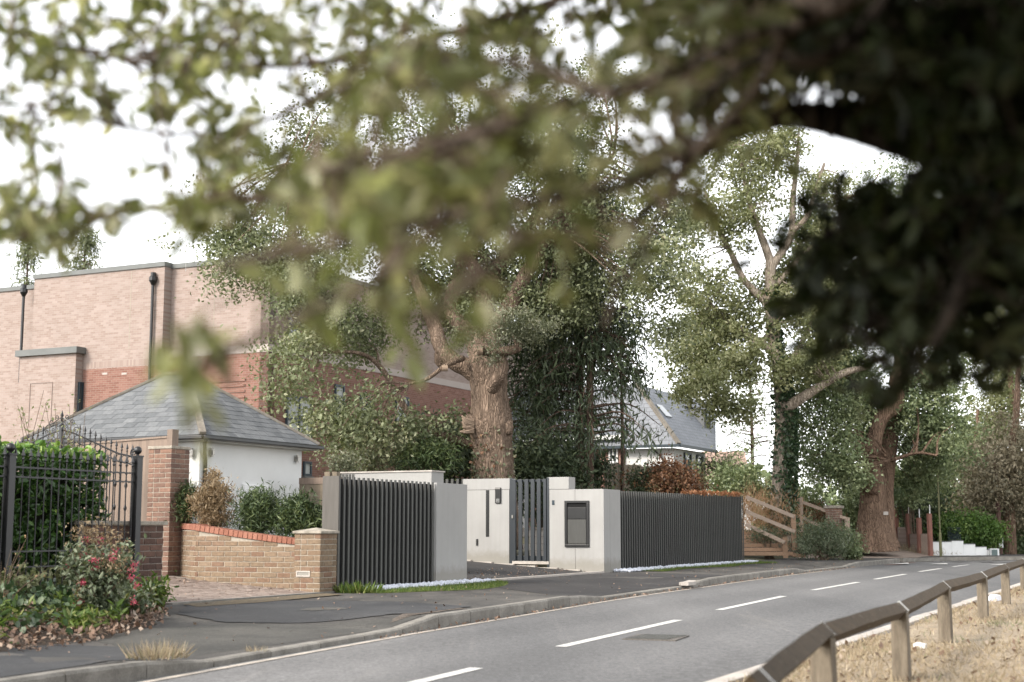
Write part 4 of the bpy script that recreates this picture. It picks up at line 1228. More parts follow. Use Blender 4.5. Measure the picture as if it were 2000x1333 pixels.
# ------------------------------------------------------------------ big brick building
bc3 = P(525, 680, 45.5); bc = Vector((bc3.x, bc3.y))
bb = thing('brick_building', 'large pale pink and red brick block with a flat parapet roof', 'building', (bc.x, bc.y, .4))
def slab(parent, name, mat, o, ang, length, z0, z1, thick):
    """wall with its own axes: x along ang from o, thickness to the left of it (positive y) or right (negative)"""
    y0, y1 = (0, thick) if thick > 0 else (thick, 0)
    mb = MB(); mb.hexa([(0, y0, z0), (length, y0, z0), (length, y1, z0), (0, y1, z0), (0, y0, z1), (length, y0, z1), (length, y1, z1), (0, y1, z1)])
    ob = bpy.data.objects.new(name, mb.mesh(name, mat)); C.objects.link(ob); ob.parent = parent
    ob.location = Vector((o[0], o[1], 0)) - wl(parent); ob.rotation_euler = (0, 0, ang)
    WL[ob.name] = Vector((o[0], o[1], 0))
    return ob
def zB(py, o): return zat(py, o.y)
zP = zat(519, (bc + V2 * 2).y) + .05      # parapet
zband1, zband0 = zat(672, bc.y), zat(687, bc.y)
w327 = hit(329, (bc.x, bc.y), (V2.x, V2.y), 6)
slab(bb, 'upper_wall', MT['pale_brick'], bc, AV, w327 + .02, zband1, zP, -.35)
slab(bb, 'stone_band', MT['band'], bc - U2 * .02, AV, w327 + .02, zband0, zband1, -.35)
slab(bb, 'lower_wall', MT['red_brick'], bc, AV, w327 + .02, 0, zband0, -.35)
o2 = bc + V2 * w327 - U2 * .38
w60 = hit(58, (o2.x, o2.y), (V2.x, V2.y), 6)
zs1, zs0 = zat(700, o2.y) + .02, zat(713, o2.y)
slab(bb, 'upper_wall', MT['pale_brick'], o2, AV, w60, zs1, zP + .03, -.4)
slab(bb, 'soldier_course', MT['soldier'], o2, AV, w60, zs0, zs1, -.4)
slab(bb, 'lower_wall', MT['red_brick'], o2, AV, w60, 0, zs0, -.4)
o3 = o2 + V2 * w60 + U2 * .3
slab(bb, 'upper_wall', MT['pale_brick'], o3, AV, 9, zs0, zP - .25, -.4)
slab(bb, 'lower_wall', MT['pale_brick'], o3, AV, 9, 0, zs0, -.4)
slab(bb, 'parapet_cap', MT['greycap'], bc - U2 * .05 - V2 * .05, AV, w327 + .05, zP, zP + .16, -.5)
slab(bb, 'parapet_cap', MT['greycap'], o2 - U2 * .05 - V2 * .03, AV, w60 + .05, zP + .03, zP + .19, -.5)
slab(bb, 'parapet_cap', MT['greycap'], o3 - U2 * .05, AV, 9, zP - .25, zP - .1, -.5)
# recessed courses panel in the red wall
for i in range(5):
    slab(bb, 'string_course', MT['red_brick'], bc + V2 * .9 - U2 * .03, AV, 3.2, zat(742 + i * 11, bc.y), zat(737 + i * 11, bc.y), -.03)
# return along the street side
Lr = 26
slab(bb, 'upper_wall', MT['pale_brick'], bc + U2 * .0, AU, Lr, zband1, zP, .35)
slab(bb, 'stone_band', MT['band'], bc - V2 * .02, AU, Lr, zband0, zband1, .3)
slab(bb, 'lower_wall', MT['red_brick'], bc, AU, Lr, 0, zband0, .35)
slab(bb, 'parapet_cap', MT['greycap'], bc - V2 * .05 + U2 * .02, AU, Lr, zP, zP + .16, .5)
slab(bb, 'flat_roof', MT['greycap'], bc + U2 * .3 + V2 * .3, AU, Lr - 2, zP - .4, zP - .3, 14)
def window(parent, o, d2, out, x0, x1, z0, z1, nx=2, zbar=None, name='window', mat='darkframe', curt=True):
    """framed window standing on the wall line o + d2 x, out = outward direction"""
    ang = math.atan2(d2.y, d2.x)
    c = lambda x, z, q: Vector((o.x + d2.x * x + out.x * q, o.y + d2.y * x + out.y * q, z))
    fw = .07
    mb = MB()
    mb.box(c((x0 + x1) / 2, z1 - fw / 2, .03), (x1 - x0, .09, fw), ang); mb.box(c((x0 + x1) / 2, z0 + fw / 2, .03), (x1 - x0, .09, fw), ang)
    for k in range(nx + 1):
        x = x0 + fw / 2 + (x1 - x0 - fw) * k / nx
        mb.box(c(x, (z0 + z1) / 2, .03), (fw, .088, z1 - z0 - 2 * fw), ang)
    if zbar: mb.box(c((x0 + x1) / 2, zbar, .03), (x1 - x0 - 2 * fw, .086, fw), ang)
    f = mb.build(name, MT[mat], parent)
    MB().box(c((x0 + x1) / 2, (z0 + z1) / 2, .02), (x1 - x0 - fw, .01, z1 - z0 - fw), ang).build('pane', MT['curtain' if curt else 'glass'], f)
    MB().box(c((x0 + x1) / 2, z0 - .04, .06), (x1 - x0 + .1, .16, .05), ang).build('sill', MT['greycap'], f)
    return f
def win_px(parent, o, d2, out, px0, px1, py0, py1, **k):
    x0, x1 = sorted((hit(px0, (o.x, o.y), (d2.x, d2.y), 3), hit(px1, (o.x, o.y), (d2.x, d2.y), 3)))
    yy = (o + d2 * ((x0 + x1) / 2)).y
    zb = k.pop('bar', None)
    return window(parent, o, d2, out, x0, x1, zat(py1, yy), zat(py0, yy), zbar=zat(zb, yy) if zb else None, **k)
nV = -V2
win_px(bb, bc, U2, nV, 555, 605, 775, 870, bar=820)
win_px(bb, bc, U2, nV, 556, 592, 590, 655, bar=637, curt=False)
win_px(bb, bc, U2, nV, 591, 606, 902, 930, nx=1)
win_px(bb, bc, U2, nV, 650, 668, 752, 820, nx=1)
win_px(bb, bc, U2, nV, 652, 666, 905, 925, nx=1)
win_px(bb, bc, U2, nV, 700, 725, 770, 830, nx=2)
win_px(bb, bc, U2, nV, 770, 795, 775, 830, nx=2)
# stair tower
w_ = hit(158.5, (o2.x, o2.y), (V2.x, V2.y), 5); q158 = o2 + V2 * w_
dT = hit(144, (q158.x, q158.y), (-UX, -UY), 5); tw2 = q158 - U2 * dT
wT = hit(31, (tw2.x, tw2.y), (V2.x, V2.y), 4)
zT = zat(690, tw2.y)
slab(bb, 'tower_wall', MT['pale_brick'], tw2, AV, wT, 0, zT, -.3)
slab(bb, 'tower_wall', MT['pale_brick'], tw2 + U2 * .301, AU, max(.2, dT - .32), 0, zT, .3)
slab(bb, 'tower_wall', MT['pale_brick'], tw2 + V2 * (wT - .301) + U2 * .301, AU, max(.2, dT - .32), 0, zT, .3)
slab(bb, 'tower_cap', MT['greycap'], tw2 - U2 * .12 - V2 * .12, AV, wT + .24, zT, zT + .22, -(dT + .1))
win_px(bb, tw2, U2, nV, 145.5, 155, 747, 830, nx=1, curt=False)
slab(bb, 'corner_strip', MT['red_brick'], tw2 + V2 * (wT + .05) + U2 * .6, AV, .35, 0, zat(715, tw2.y), -.2)
# blind brick panel outline, vents and movement joints
for (x0_, x1_, y0_, y1_) in ((54, 54.6, 745, 830), (54, 98, 744, 745), (97.4, 98, 745, 830)):
    a_ = hit(x1_, (tw2.x, tw2.y), (V2.x, V2.y), 4); b_ = hit(x0_, (tw2.x, tw2.y), (V2.x, V2.y), 4)
    slab(bb, 'panel_edge', MT['soldier'], tw2 + V2 * a_ - U2 * .02, AV, b_ - a_, zat(y1_, tw2.y), zat(y0_, tw2.y), -.02)
for px_ in (205, 243):
    a_ = hit(px_, (o2.x, o2.y), (V2.x, V2.y), 4); q = o2 + V2 * a_
    slab(bb, 'air_vent', MT['band'], q - U2 * .015, AV, .22, zat(732, q.y), zat(728, q.y), -.02)
for px_ in (415, 250):
    oj = bc if px_ > 330 else o2
    a_ = hit(px_, (oj.x, oj.y), (V2.x, V2.y), 6); q = oj + V2 * a_
    slab(bb, 'movement_joint', MT['mortar'], q - U2 * .004, AV, .025, zband1 + .1, zP - .02, -.02)
# downpipes with hopper heads
for px_, py0, py1 in ((296, 552, 770), (42, 575, 682)):
    w_ = hit(px_, (o2.x, o2.y), (V2.x, V2.y), 6); q = o2 + V2 * w_ - U2 * .1
    z1, z0 = zat(py0, q.y), zat(py1, q.y) - 1.2
    dpp = MB().tube([(q.x, q.y, z0), (q.x, q.y, z1)], .05, 8).build('downpipe', MT['blackmetal'], bb)
    MB().lathe((q.x, q.y, z1), [(.05, -.1), (.14, .06), (.14, .18), (.09, .22), (.09, .34)], 8).build('hopper', MT['blackmetal'], dpp)
q = P(363, 520, 46.6)
an = thing('roof_aerial', 'thin metal aerial standing on the parapet of the brick building', 'aerial', (q.x, q.y, zP))
MB().tube([(q.x, q.y, zP - .2), (q.x, q.y, zat(478, q.y))], .015, 5).build('mast', MT['steel'], an)
MB().tube([(q.x - .05, q.y, zat(480, q.y)), (q.x + .35, q.y, zat(484, q.y))], .01, 5).build('arm', MT['steel'], an)

# ------------------------------------------------------------------ white house with slate roof behind the screen
def slope_mat(name, c1, c2, mortar, bw, rh):
    m, n = newmat(name)
    tc = n.nodes.new('ShaderNodeTexCoord'); b = n.nodes.new('ShaderNodeTexBrick')
    b.inputs['Color1'].default_value = (*c1, 1); b.inputs['Color2'].default_value = (*c2, 1); b.inputs['Mortar'].default_value = (*mortar, 1)
    b.inputs['Scale'].default_value = 1; b.inputs['Mortar Size'].default_value = .012; b.inputs['Brick Width'].default_value = bw; b.inputs['Row Height'].default_value = rh
    n.links.new(tc.outputs['Object'], b.inputs['Vector'])
    return finish(m, n, b.outputs['Color'], .6, b.outputs['Fac'], -.4, .01)
MT['slate_roof'] = slope_mat('far_slate_roof', (.155, .168, .19), (.20, .212, .235), (.095, .10, .11), .3, .2)
def roof_plane(parent, name, mat, pts, thick=.06):
    """polygon (first edge = eave) with its own axes so that the slate courses run along the eave"""
    p = [Vector(x) for x in pts]
    ex = (p[1] - p[0]).normalized(); nn = ex.cross(p[-1] - p[0]).normalized()
    if nn.z < 0: nn = -nn
    ey = nn.cross(ex)
    M = Matrix((ex, ey, nn)).transposed()
    loc = [M.inverted() @ (q - p[0]) for q in p]
    mb = MB(); n = len(p)
    mb.add([(q.x, q.y, 0) for q in loc] + [(q.x, q.y, -thick) for q in loc], [tuple(range(n)), tuple(range(2 * n - 1, n - 1, -1))] + [(i, n + i, n + (i + 1) % n, (i + 1) % n) for i in range(n)])
    ob = bpy.data.objects.new(name, mb.mesh(name, mat)); C.objects.link(ob); ob.parent = parent
    ob.location = p[0] - wl(parent); ob.rotation_euler = M.to_euler()
    WL[ob.name] = p[0]
    return ob
hc3 = P(1326, 868, 58); hc = Vector((hc3.x, hc3.y)); zE = hc3.z
wh = thing('white_house', 'white rendered house with steep grey slate roof behind the long screen', 'house', (hc.x, hc.y, .5))
LU = hit(1397, (hc.x, hc.y), (UX, UY), zE); LV = 9.0
i_ = .35
slab(wh, 'wall', MT['white'], hc + U2 * i_ + V2 * i_, AU, LU - 2 * i_, 0, zE - .12, .3)
slab(wh, 'wall', MT['white'], hc + U2 * (i_ + .001) + V2 * (i_ + .301), AV, LV, 0, zE - .12, -.3)
zR = zat(757, (hc + U2 * LU * .5 + V2 * 3).y)
run = 2.3
hr_ = hc + V2 * run; aR = hit(1396, (hr_.x, hr_.y), (UX, UY), zR)
roof_plane(wh, 'roof', MT['slate_roof'], [W(hc, 0, 0, zE), W(hc, LU, 0, zE), W(hc, aR, run, zR), W(hc, run * .55, run, zR)])
roof_plane(wh, 'roof', MT['slate_roof'], [W(hc, 0, LV, zE), W(hc, 0, 0, zE), W(hc, run * .55, run, zR), W(hc, run * .55, LV, zR)])
MB().beam(W(hc, 0, 0, zE + .03), W(hc, run * .55, run, zR + .03), .22, .08).build('hip_cap', MT['hiptile'], wh)
MB().beam(W(hc, LU + .03, 0, zE - .1), W(hc, aR + .03, run, zR - .1), .05, .2).build('verge_board', MT['darkframe'], wh)
for a, b in ((W(hc, -.06, -.06, zE - .06), W(hc, LU, -.06, zE - .06)), (W(hc, -.06, -.06, zE - .06), W(hc, -.06, LV, zE - .06))):
    MB().beam(a, b, .12, .12).build('gutter', MT['darkframe'], wh)
oo = hc + U2 * i_ + V2 * i_
win_px(wh, oo, U2, nV, 1336, 1349, 885, 922, nx=1, curt=False)
win_px(wh, oo, U2, nV, 1360, 1372, 889, 925, nx=1, curt=False)
k = hit(1297, (oo.x, oo.y), (V2.x, V2.y), 3); q = oo + V2 * k - U2 * .06
q0 = oo + V2 * (k + .35) - U2 * .5
MB().tube([(q0.x, q0.y, zE - .1), (q.x, q.y, zE - .6), (q.x, q.y, .4)], .045, 8).build('downpipe', MT['blackmetal'], wh)
sk = roof_plane(wh, 'skylight', MT['glass'], [W(hc, 1.5, 1.05, zE + (zR - zE) * .47 + .05), W(hc, 2.3, 1.05, zE + (zR - zE) * .47 + .05), W(hc, 2.3, 1.5, zE + (zR - zE) * .66 + .05), W(hc, 1.5, 1.5, zE + (zR - zE) * .66 + .05)], .04)
# dormer and cross gable on the right
dk = hit(1376, ((hc + V2 * .95).x, (hc + V2 * .95).y), (UX, UY), 5)
d0 = hc + U2 * dk
dz = zE + (zR - zE) * .52
dm = slab(wh, 'dormer', MT['slate'], d0 + V2 * .95, AU, 1.0, dz - .3, dz + .6, 1.2)
roof_plane(wh, 'dormer_roof', MT['slate_roof'], [W(d0, -.12, .85, dz + .6), W(d0, 1.12, .85, dz + .6), W(d0, 1.12, 2.3, dz + .9), W(d0, -.12, 2.3, dz + .9)])
window(wh, d0 + V2 * .95, U2, nV, .2, .8, dz + .1, dz + .5, nx=1, curt=False)
# brick side wing with white window
kk = hit(1222, (oo.x, oo.y), (V2.x, V2.y), 3); sw = oo + V2 * kk - U2 * .12; sw3 = P(1222, 852, sw.y)
sh = thing('brick_house', 'red brick house side with a white window behind the conifers', 'house', (sw.x, sw.y, .5))
slab(sh, 'wall', MT['side_brick'], sw, AV, 4.5, 0, sw3.z, -.3)
win_px(sh, sw, V2, -U2, 1190, 1208, 858, 905, mat='whitebox', curt=False)
roof_plane(sh, 'roof', MT['slate_roof'], [Vector((*(sw + V2 * 4.8 - U2 * .3), sw3.z)), Vector((*(sw - V2 * .05 - U2 * .3), sw3.z)), Vector((*(sw - V2 * .05 + U2 * .1), sw3.z + .35)), Vector((*(sw + V2 * 4.8 + U2 * .1), sw3.z + .35))])
slab(sh, 'verge_board', MT['whitebox'], sw - U2 * .33, AV, 4.8, sw3.z - .15, sw3.z + .03, -.04)
# brown far roof
fr3 = P(1395, 935, 85)
fh = thing('far_house', 'far house with a pinkish brown tiled roof beyond the hedges', 'house', (fr3.x, fr3.y, .5))
a, b = P(1360, 935, 85), P(1465, 935, 85); a2, b2 = P(1370, 882, 89), P(1455, 884, 89)
roof_plane(fh, 'roof', plain('far_brown_tiles', (.36, .25, .20), (.29, .20, .165), 6, .9), [a, b, b2, a2])
MB().hexa([(a.x, a.y, 0), (b.x, b.y, 0), (b.x, b.y + 5, 0), (a.x, a.y + 5, 0), (a.x, a.y, a.z - .05), (b.x, b.y, b.z - .05), (b.x, b.y + 5, b.z - .05), (a.x, a.y + 5, a.z - .05)]).build('wall', MT['white'], fh)

# ------------------------------------------------------------------ knee-rail fence on the verge
kr = thing('knee_rail_fence', 'low timber knee rail fence with mossy diamond rail along the dry verge', 'rail fence', F(-4, -9.3, .06))
jp = [G(x, y, .56) for x, y in ((1483, 1303), (1606, 1219), (1756, 1171), (1843, 1137), (1917, 1116), (1962, 1103), (1998, 1091))]
posts = [ts(q) for q in jp]
zrail = .50
sq = .077
def diamond(a, b, sag=0):
    a = Vector(a); b = Vector(b); mb = MB()
    n = 8; vs = []
    d = (b - a).normalized(); side = Vector((-d.y, d.x, 0)).normalized(); up = d.cross(side) * -1
    if up.z < 0: up = -up
    h = sq / math.sqrt(2)
    for i in range(n + 1):
        p = a.lerp(b, i / n); p.z -= sag * .4 * math.sin(math.pi * i / n)
        wob = [random.uniform(-.002, .002) for _ in range(4)]
        for k, (x, y) in enumerate(((h, 0), (0, h), (-h, 0), (0, -h))):
            vs.append(p + side * (x + wob[k]) + up * (y + wob[k] * .7))
    fs = [(i * 4 + k, i * 4 + (k + 1) % 4, (i + 1) * 4 + (k + 1) % 4, (i + 1) * 4 + k) for i in range(n) for k in range(4)]
    fs += [(3, 2, 1, 0), tuple(n * 4 + k for k in range(4))]
    mb.add(vs, fs); return mb
pts = []
for i, (t, s) in enumerate(posts):
    p = F(t, s, zrail + (.0, .012, -.008, .01, 0, .01, 0)[i]); pts.append(p)
    zg = vz(t, s) - .1
    rz = AU + random.uniform(-.06, .06)
    mb = MB(); hw = .052
    cs, sn = math.cos(rz), math.sin(rz)
    vs = []
    for z, k in ((zg, 1.0), (zg + .3, .98), (p.z - .055, .96), (p.z - .012, .96)):
        for x, y in ((-hw, -hw), (hw, -hw), (hw, hw), (-hw, hw)):
            if k == .96 and z > p.z - .02 and False: pass
            vs.append((p.x + (x * cs - y * sn) * k + random.uniform(-.002, .002), p.y + (x * sn + y * cs) * k, z))
    fs = [(j * 4 + k, j * 4 + (k + 1) % 4, (j + 1) * 4 + (k + 1) % 4, (j + 1) * 4 + k) for j in range(3) for k in range(4)] + [(3, 2, 1, 0), (12, 13, 14, 15)]
    mb.add(vs, fs); po = mb.build('post', MT['wood_post'], kr, bevel=.004)
for i in range(len(pts) - 1):
    d = (pts[i + 1] - pts[i]).normalized()
    e = -.22 if i == 0 else .004
    diamond(pts[i] + d * e + Vector((0, 0, random.uniform(-.006, .006))), pts[i + 1] - d * .004 + Vector((0, 0, random.uniform(-.006, .006))), random.uniform(-.012, .012)).build('rail', MT['wood_rail'], kr)
for i, p in enumerate(pts):
    d = (pts[min(i + 1, len(pts) - 1)] - pts[max(i - 1, 0)]).normalized()
    q = p + d * .0
    old = sq; sq = .083
    diamond(q - d * .014, q + d * .014).build('strap', MT['galv'], kr)
    sq = old
# ------------------------------------------------------------------ drain grate, litter on the street
dg = thing('drain_grate', 'rusty iron drain grate sunk in the road beside the centre line', 'drain cover', F(-1, -6.62, 0))
zg_ = rz_(-1, -6.6) + .003
MB().box(F(-1.0, -6.62, zg_), (.62, .50, .012), AU + .12).build('frame', plain('rusty_iron', (.125, .112, .10), (.085, .075, .067), 9, .8, 90, .3, grain=(60, .3)), dg)
for i in range(7):
    MB().box(F(-1.24 + .08 * i, -6.62, zg_ + .009), (.045, .40, .008), AU + .12).build('bar', MT['slat'], dg)
def flat_bit(name, label, cat, px, py, z, w_, h_, mat, rz=0.0, thick=.015):
    p = G(px, py, z)
    mb = MB(); n = 7
    q = []
    for k in range(9):
        a = 6.283 * k / 9; r_ = random.uniform(.75, 1.1)
        q.append((math.cos(a) * w_ / 2 * r_, math.sin(a) * h_ / 2 * r_))
    cs, sn = math.cos(rz), math.sin(rz)
    top = [(p.x + x * cs - y * sn, p.y + x * sn + y * cs, z + thick * random.uniform(.6, 1.4)) for x, y in q]
    bot = [(a, b, z - .01) for a, b, c in top]
    k = len(q)
    mb.add(top + bot, [tuple(range(k))] + [(i, k + i, k + (i + 1) % k, (i + 1) % k) for i in range(k)])
    return tag(mb.build(name, mat), label, cat)
flat_bit('concrete_scrap', 'broken white slab of concrete lying where the kerb rises again', 'concrete scrap', 1342, 1141, .045, 1.1, .35, MT['edging'], AU + .25, .04)
flat_bit('crumpled_paper', 'crumpled white paper on the dry verge between the rail posts', 'litter', 1799, 1264, .085, .12, .07, MT['whitebox'], .3, .03)
flat_bit('plastic_bag', 'pale blue white plastic bag beside the far rail posts', 'litter', 1943, 1172, .08, .30, .16, MT['pebble'], .6, .05)

# ------------------------------------------------------------------ ground cover: grass, litter, pebbles
def scatter(name, mat, pts, size, wid, shape='tri', droop=-1.2, flat=.2, org=None, kind='stuff', fold=.05):
    me = leaf_mesh(name, np.array(pts), mat, size, wid, droop, flat, shape, fold=fold)
    return tag(link(name, me), kind=kind)
n = 150000
tt = RNG.uniform(-9, 22, n); tt = -9 + 31 * RNG.random(n) ** 1.6
ss = -8.62 - (RNG.random(n) ** 1.3) * 4.5
keep = (noise3(np.stack([tt, ss, tt * 0], 1), 1.6, 4) + RNG.normal(size=n) * .35 > -.25) & (RNG.random(n) < np.clip(1.25 + .3 * (-8.62 - ss), 0, 1))
tt, ss = tt[keep], ss[keep]
gp_ = np.stack([L0.x + UX * tt - UY * ss, L0.y + UY * tt + UX * ss, .066 + np.clip((-9.5 - ss) * .03, 0, .25) + .02 * np.sin(tt * 1.7 + ss * 2) * (ss < -8.9)], 1)
me_ = leaf_mesh('verge_grass', gp_, MT['dryb'], (.03, .085), .12, -.5, .2, 'tri', rnd=np.clip(.45 + .2 * RNG.normal(size=len(gp_)) + .55 * np.clip(noise3(gp_, 2.2, 15) * 2 - .55, 0, 1), 0, 1), fold=.05)
tag(link('verge_grass', me_), kind='stuff')
n = 4200
k = RNG.integers(0, len(gp_), n)
scatter('verge_leaves', MT['litter'], gp_[k] + np.array([0, 0, .012]), (.025, .07), .6, 'rhomb', 0, 2.5)
def strip_pts(n, t0, t1, s0f, s1f, zf):
    t = RNG.uniform(t0, t1, n); k = RNG.random(n)
    s = np.array([s0f(x) for x in t]) * (1 - k) + np.array([s1f(x) for x in t]) * k
    z = np.array([zf(a, b) for a, b in zip(t, s)])
    return np.stack([L0.x + UX * t - UY * s, L0.y + UY * t + UX * s, z], 1)
# green strips in front of the screens
for nm, t0, t1, a, b, n in (('grass_strip', 3.9, 8.35, lambda t: -.30, lambda t: -.42 - .75 * max(0.05, math.sin((t - 3.5) / 5.0 * math.pi)) ** .7, 9000), ('grass_strip', 15.6, 25.2, lambda t: -.30, lambda t: -.72 - .12 * math.sin(t * 1.3), 9000)):
    q = strip_pts(n, t0, t1, a, b, lambda t, s: pz(t, s) + .0)
    scatter(nm, MT['grassb'], q, (.03, .09), .12, droop=-.8)
    m_ = MB(); T_ = [t0 + (t1 - t0) * i / 16 for i in range(17)]
    m_.strip([F(t, a(t) + .05, pz(t, a(t)) + .012) for t in T_], [F(t, b(t) - .02, pz(t, b(t)) + .004) for t in T_])
    tag(m_.build('grass_soil', plain('green_soil', (.10, .12, .035), (.06, .065, .025), 6, .95, 40, .4, .01)), kind='structure')
# white pebbles
def pebbles(t0, t1, n):
    vs = []; fs = []
    for i in range(n):
        t = random.uniform(t0, t1); s = -.02 - .36 * random.random() ** 1.3
        r_ = random.uniform(.028, .06)
        c = F(t, s, pz(t, s) + r_ * .5)
        a = random.random() * 6.28; sx, sy, sz = random.uniform(.8, 1.3), random.uniform(.8, 1.2), random.uniform(.6, .95)
        o = [(1, 0, 0), (-1, 0, 0), (0, 1, 0), (0, -1, 0), (.25, .2, 1), (.1, -.2, -1), (.7, .6, .55), (-.65, .5, .6), (-.5, -.65, .5), (.6, -.6, .5)]
        import bmesh
        q = [c + Vector(((x * math.cos(a) - y * math.sin(a)) * sx * r_, (x * math.sin(a) + y * math.cos(a)) * sy * r_, z * sz * r_)) for x, y, z in o]
        b = len(vs); vs += [tuple(x) for x in q]
        for f in ((4, 6, 7), (4, 7, 8), (4, 8, 9), (4, 9, 6), (6, 0, 2), (6, 2, 7), (7, 2, 1), (7, 1, 8), (8, 1, 3), (8, 3, 9), (9, 3, 0), (9, 0, 6), (5, 2, 0), (5, 1, 2), (5, 3, 1), (5, 0, 3)):
            fs.append(tuple(b + j for j in f))
    m_ = MB(); m_.v = vs; m_.f = fs
    return tag(m_.build('white_pebbles', MT['pebble']), kind='stuff')
pebbles(4.4, 8.3, 750); pebbles(14.8, 25.0, 900)
# weeds at the foot of the screen, tufts on the kerb
def tuft(name, label, cat, p, n, h, spread, mat, group=None, wid=.08):
    a = RNG.random(n) * 6.283; r_ = spread * RNG.random(n) ** .7
    q = np.stack([p[0] + np.cos(a) * r_, p[1] + np.sin(a) * r_, np.full(n, p[2])], 1)
    ax = np.stack([np.cos(a) * .6, np.sin(a) * .6, np.full(n, 1.0)], 1)
    me = leaf_mesh(name, q, mat, (h * .5, h), wid, -.2, .2, 'tri', axis=ax)
    return tag(link(name, me), label, cat, group)
tuft('dry_tuft', 'dry brown grass tuft growing on the kerb at the dropped crossing', 'grass tuft', F(-5.35, kerb_s(-5.35) + .16, .08), 420, .16, .22, MT['dryb'], None, .05)
tuft('dry_tuft', 'small dry weed at the foot of the lowered kerb', 'grass tuft', F(-4.0, kerb_s(-4.0) + .1, .02), 90, .07, .10, MT['dryb'], None, .06)
tuft('weed_clump', 'green weed clump at the left foot of the nearer slatted screen', 'weed', F(4.0, -.28, .1), 260, .20, .30, MT['grassb'], None, .25)
# scattered leaves on the footpath and in the gutter
q1 = strip_pts(500, -12, 26, lambda t: kerb_s(t) + .1, lambda t: -.2, lambda t, s: pz(t, s) + .008)
q2 = strip_pts(900, -2, 26, lambda t: kerb_s(t) - .02, lambda t: kerb_s(t) - .14, lambda t, s: rz_(t, s) + .008)
q3 = strip_pts(420, 8, 14.2, lambda t: .1, lambda t: 1.6, lambda t, s: gz(t, s) + .012)
q4 = strip_pts(160, .3, 3.2, lambda t: .1, lambda t: 2.5, lambda t, s: gz(t, s) + .03)
scatter('fallen_leaves', MT['litter'], np.concatenate([q1, q2, q3, q4]), (.02, .055), .6, 'rhomb', 0, 3)

# ------------------------------------------------------------------ planting bed under the iron fence
bed_o = [(-14, -3.6), (-5.5, -3.0), (-4.8, -2.83), (-3.97, -2.6), (-3.1, -2.25), (-2.3, -1.85), (-1.35, -1.15), (-.3, -.28), (-.3, .6), (-14, .6)]
def bed_edge(t):
    return float(np.interp(t, [-14, -5.5, -4.8, -3.97, -3.1, -2.3, -1.35, -.3], [-3.6, -3.0, -2.83, -2.6, -2.25, -1.85, -1.15, -.28]))
def bed_z(t, s):
    k = (s - bed_edge(t)) / 1.2
    return pz(t, min(s, 0)) + .004 + .15 * min(1, max(0, k)) + .03 * math.sin(t * 3) * math.sin(s * 4)
mb = MB(); rows = []
T_ = [-14 + 13.7 * i / 40 for i in range(41)]
for k in range(9):
    rows.append([F(t, bed_edge(t) + (2.2 - bed_edge(t)) * k / 8, bed_z(t, bed_edge(t) + (2.2 - bed_edge(t)) * k / 8) + (.006 if k else -.02)) for t in T_])
for a, b in zip(rows[:-1], rows[1:]): mb.strip(a, b)
tag(mb.build('planting_bed', MT['soil'], smooth=True), kind='structure')
q = strip_pts(8000, -10, -.35, lambda t: bed_edge(t) + .02 - .14 * random.random() ** 2, lambda t: bed_edge(t) + 1.5, lambda t, s: bed_z(t, s) + .015 + .03 * random.random())
scatter('leaf_litter', MT['litter'], q, (.03, .075), .6, 'rhomb', 0, 3)
q = strip_pts(250, -9, -.6, lambda t: bed_edge(t) + .45, lambda t: -.4, lambda t, s: bed_z(t, s) + .02)
cl = np.repeat(q, 26, 0); h_ = np.repeat(RNG.uniform(.03, .28, len(q)), 26)
cl = cl + RNG.normal(size=cl.shape) * np.array([.09, .09, .0]); cl[:, 2] += h_ * RNG.random(len(cl))
scatter('ground_ivy', MT['lf_ivy'], cl, (.035, .085), .75, 'hex', .1, 1.2)
q = strip_pts(60, -8, -.7, lambda t: bed_edge(t) + .3, lambda t: bed_edge(t) + 1.1, lambda t, s: bed_z(t, s))
cl = np.repeat(q, 40, 0) + RNG.normal(size=(len(q) * 40, 3)) * np.array([.06, .06, .0]); cl[:, 2] += RNG.random(len(cl)) * .16
scatter('bed_weeds', MT['grassb'], cl, (.05, .13), .3, 'hex', -.2, .5)
# pale scraggly stems with leaves
def stem_plant(name, label, cat, base, n, h, spread, leafm, lsize, perstem=14, lean=(0, 0), wid=.55, stemm='twig', group=None, shape='hex', lw_=.004):
    th = thing(name, label, cat, base, group)
    mb = MB(); pts = []
    for i in range(n):
        a = random.random() * 6.283; r_ = spread * random.uniform(.15, 1)
        hh = h * random.uniform(.6, 1.05)
        e = Vector((base[0] + math.cos(a) * r_ + lean[0], base[1] + math.sin(a) * r_ + lean[1], base[2] + hh))
        m_ = Vector((base[0] + math.cos(a) * r_ * .35, base[1] + math.sin(a) * r_ * .35, base[2] + hh * .55))
        q = smooth([(base[0], base[1], base[2], lw_ * 1.5), (*m_, lw_), (*e, lw_ * .4)], 4)
        mb.tube([x[:3] for x in q], [x[3] for x in q], 4, False)
        for k in range(perstem):
            x = q[min(len(q) - 1, int(len(q) * random.uniform(.15, 1)))]
            pts.append([x[j] + random.gauss(0, lsize * .6) for j in range(3)])
    mb.build('stem', MT[stemm], th)
    me = leaf_mesh('foliage', np.array(pts), MT[leafm], (lsize * .6, lsize * 1.2), wid, .1, .5, shape, wl(th))
    link('foliage', me, th, 'stuff')
    return th
vb = G(215, 1216, .12)
va = stem_plant('valerian', 'bushy valerian with crimson flower heads spilling over the bed', 'flowering plant', (vb.x - .12, vb.y, .12), 80, .70, .40, 'lf_grey', .075, 34, wid=.42)
fl = []; heads = []
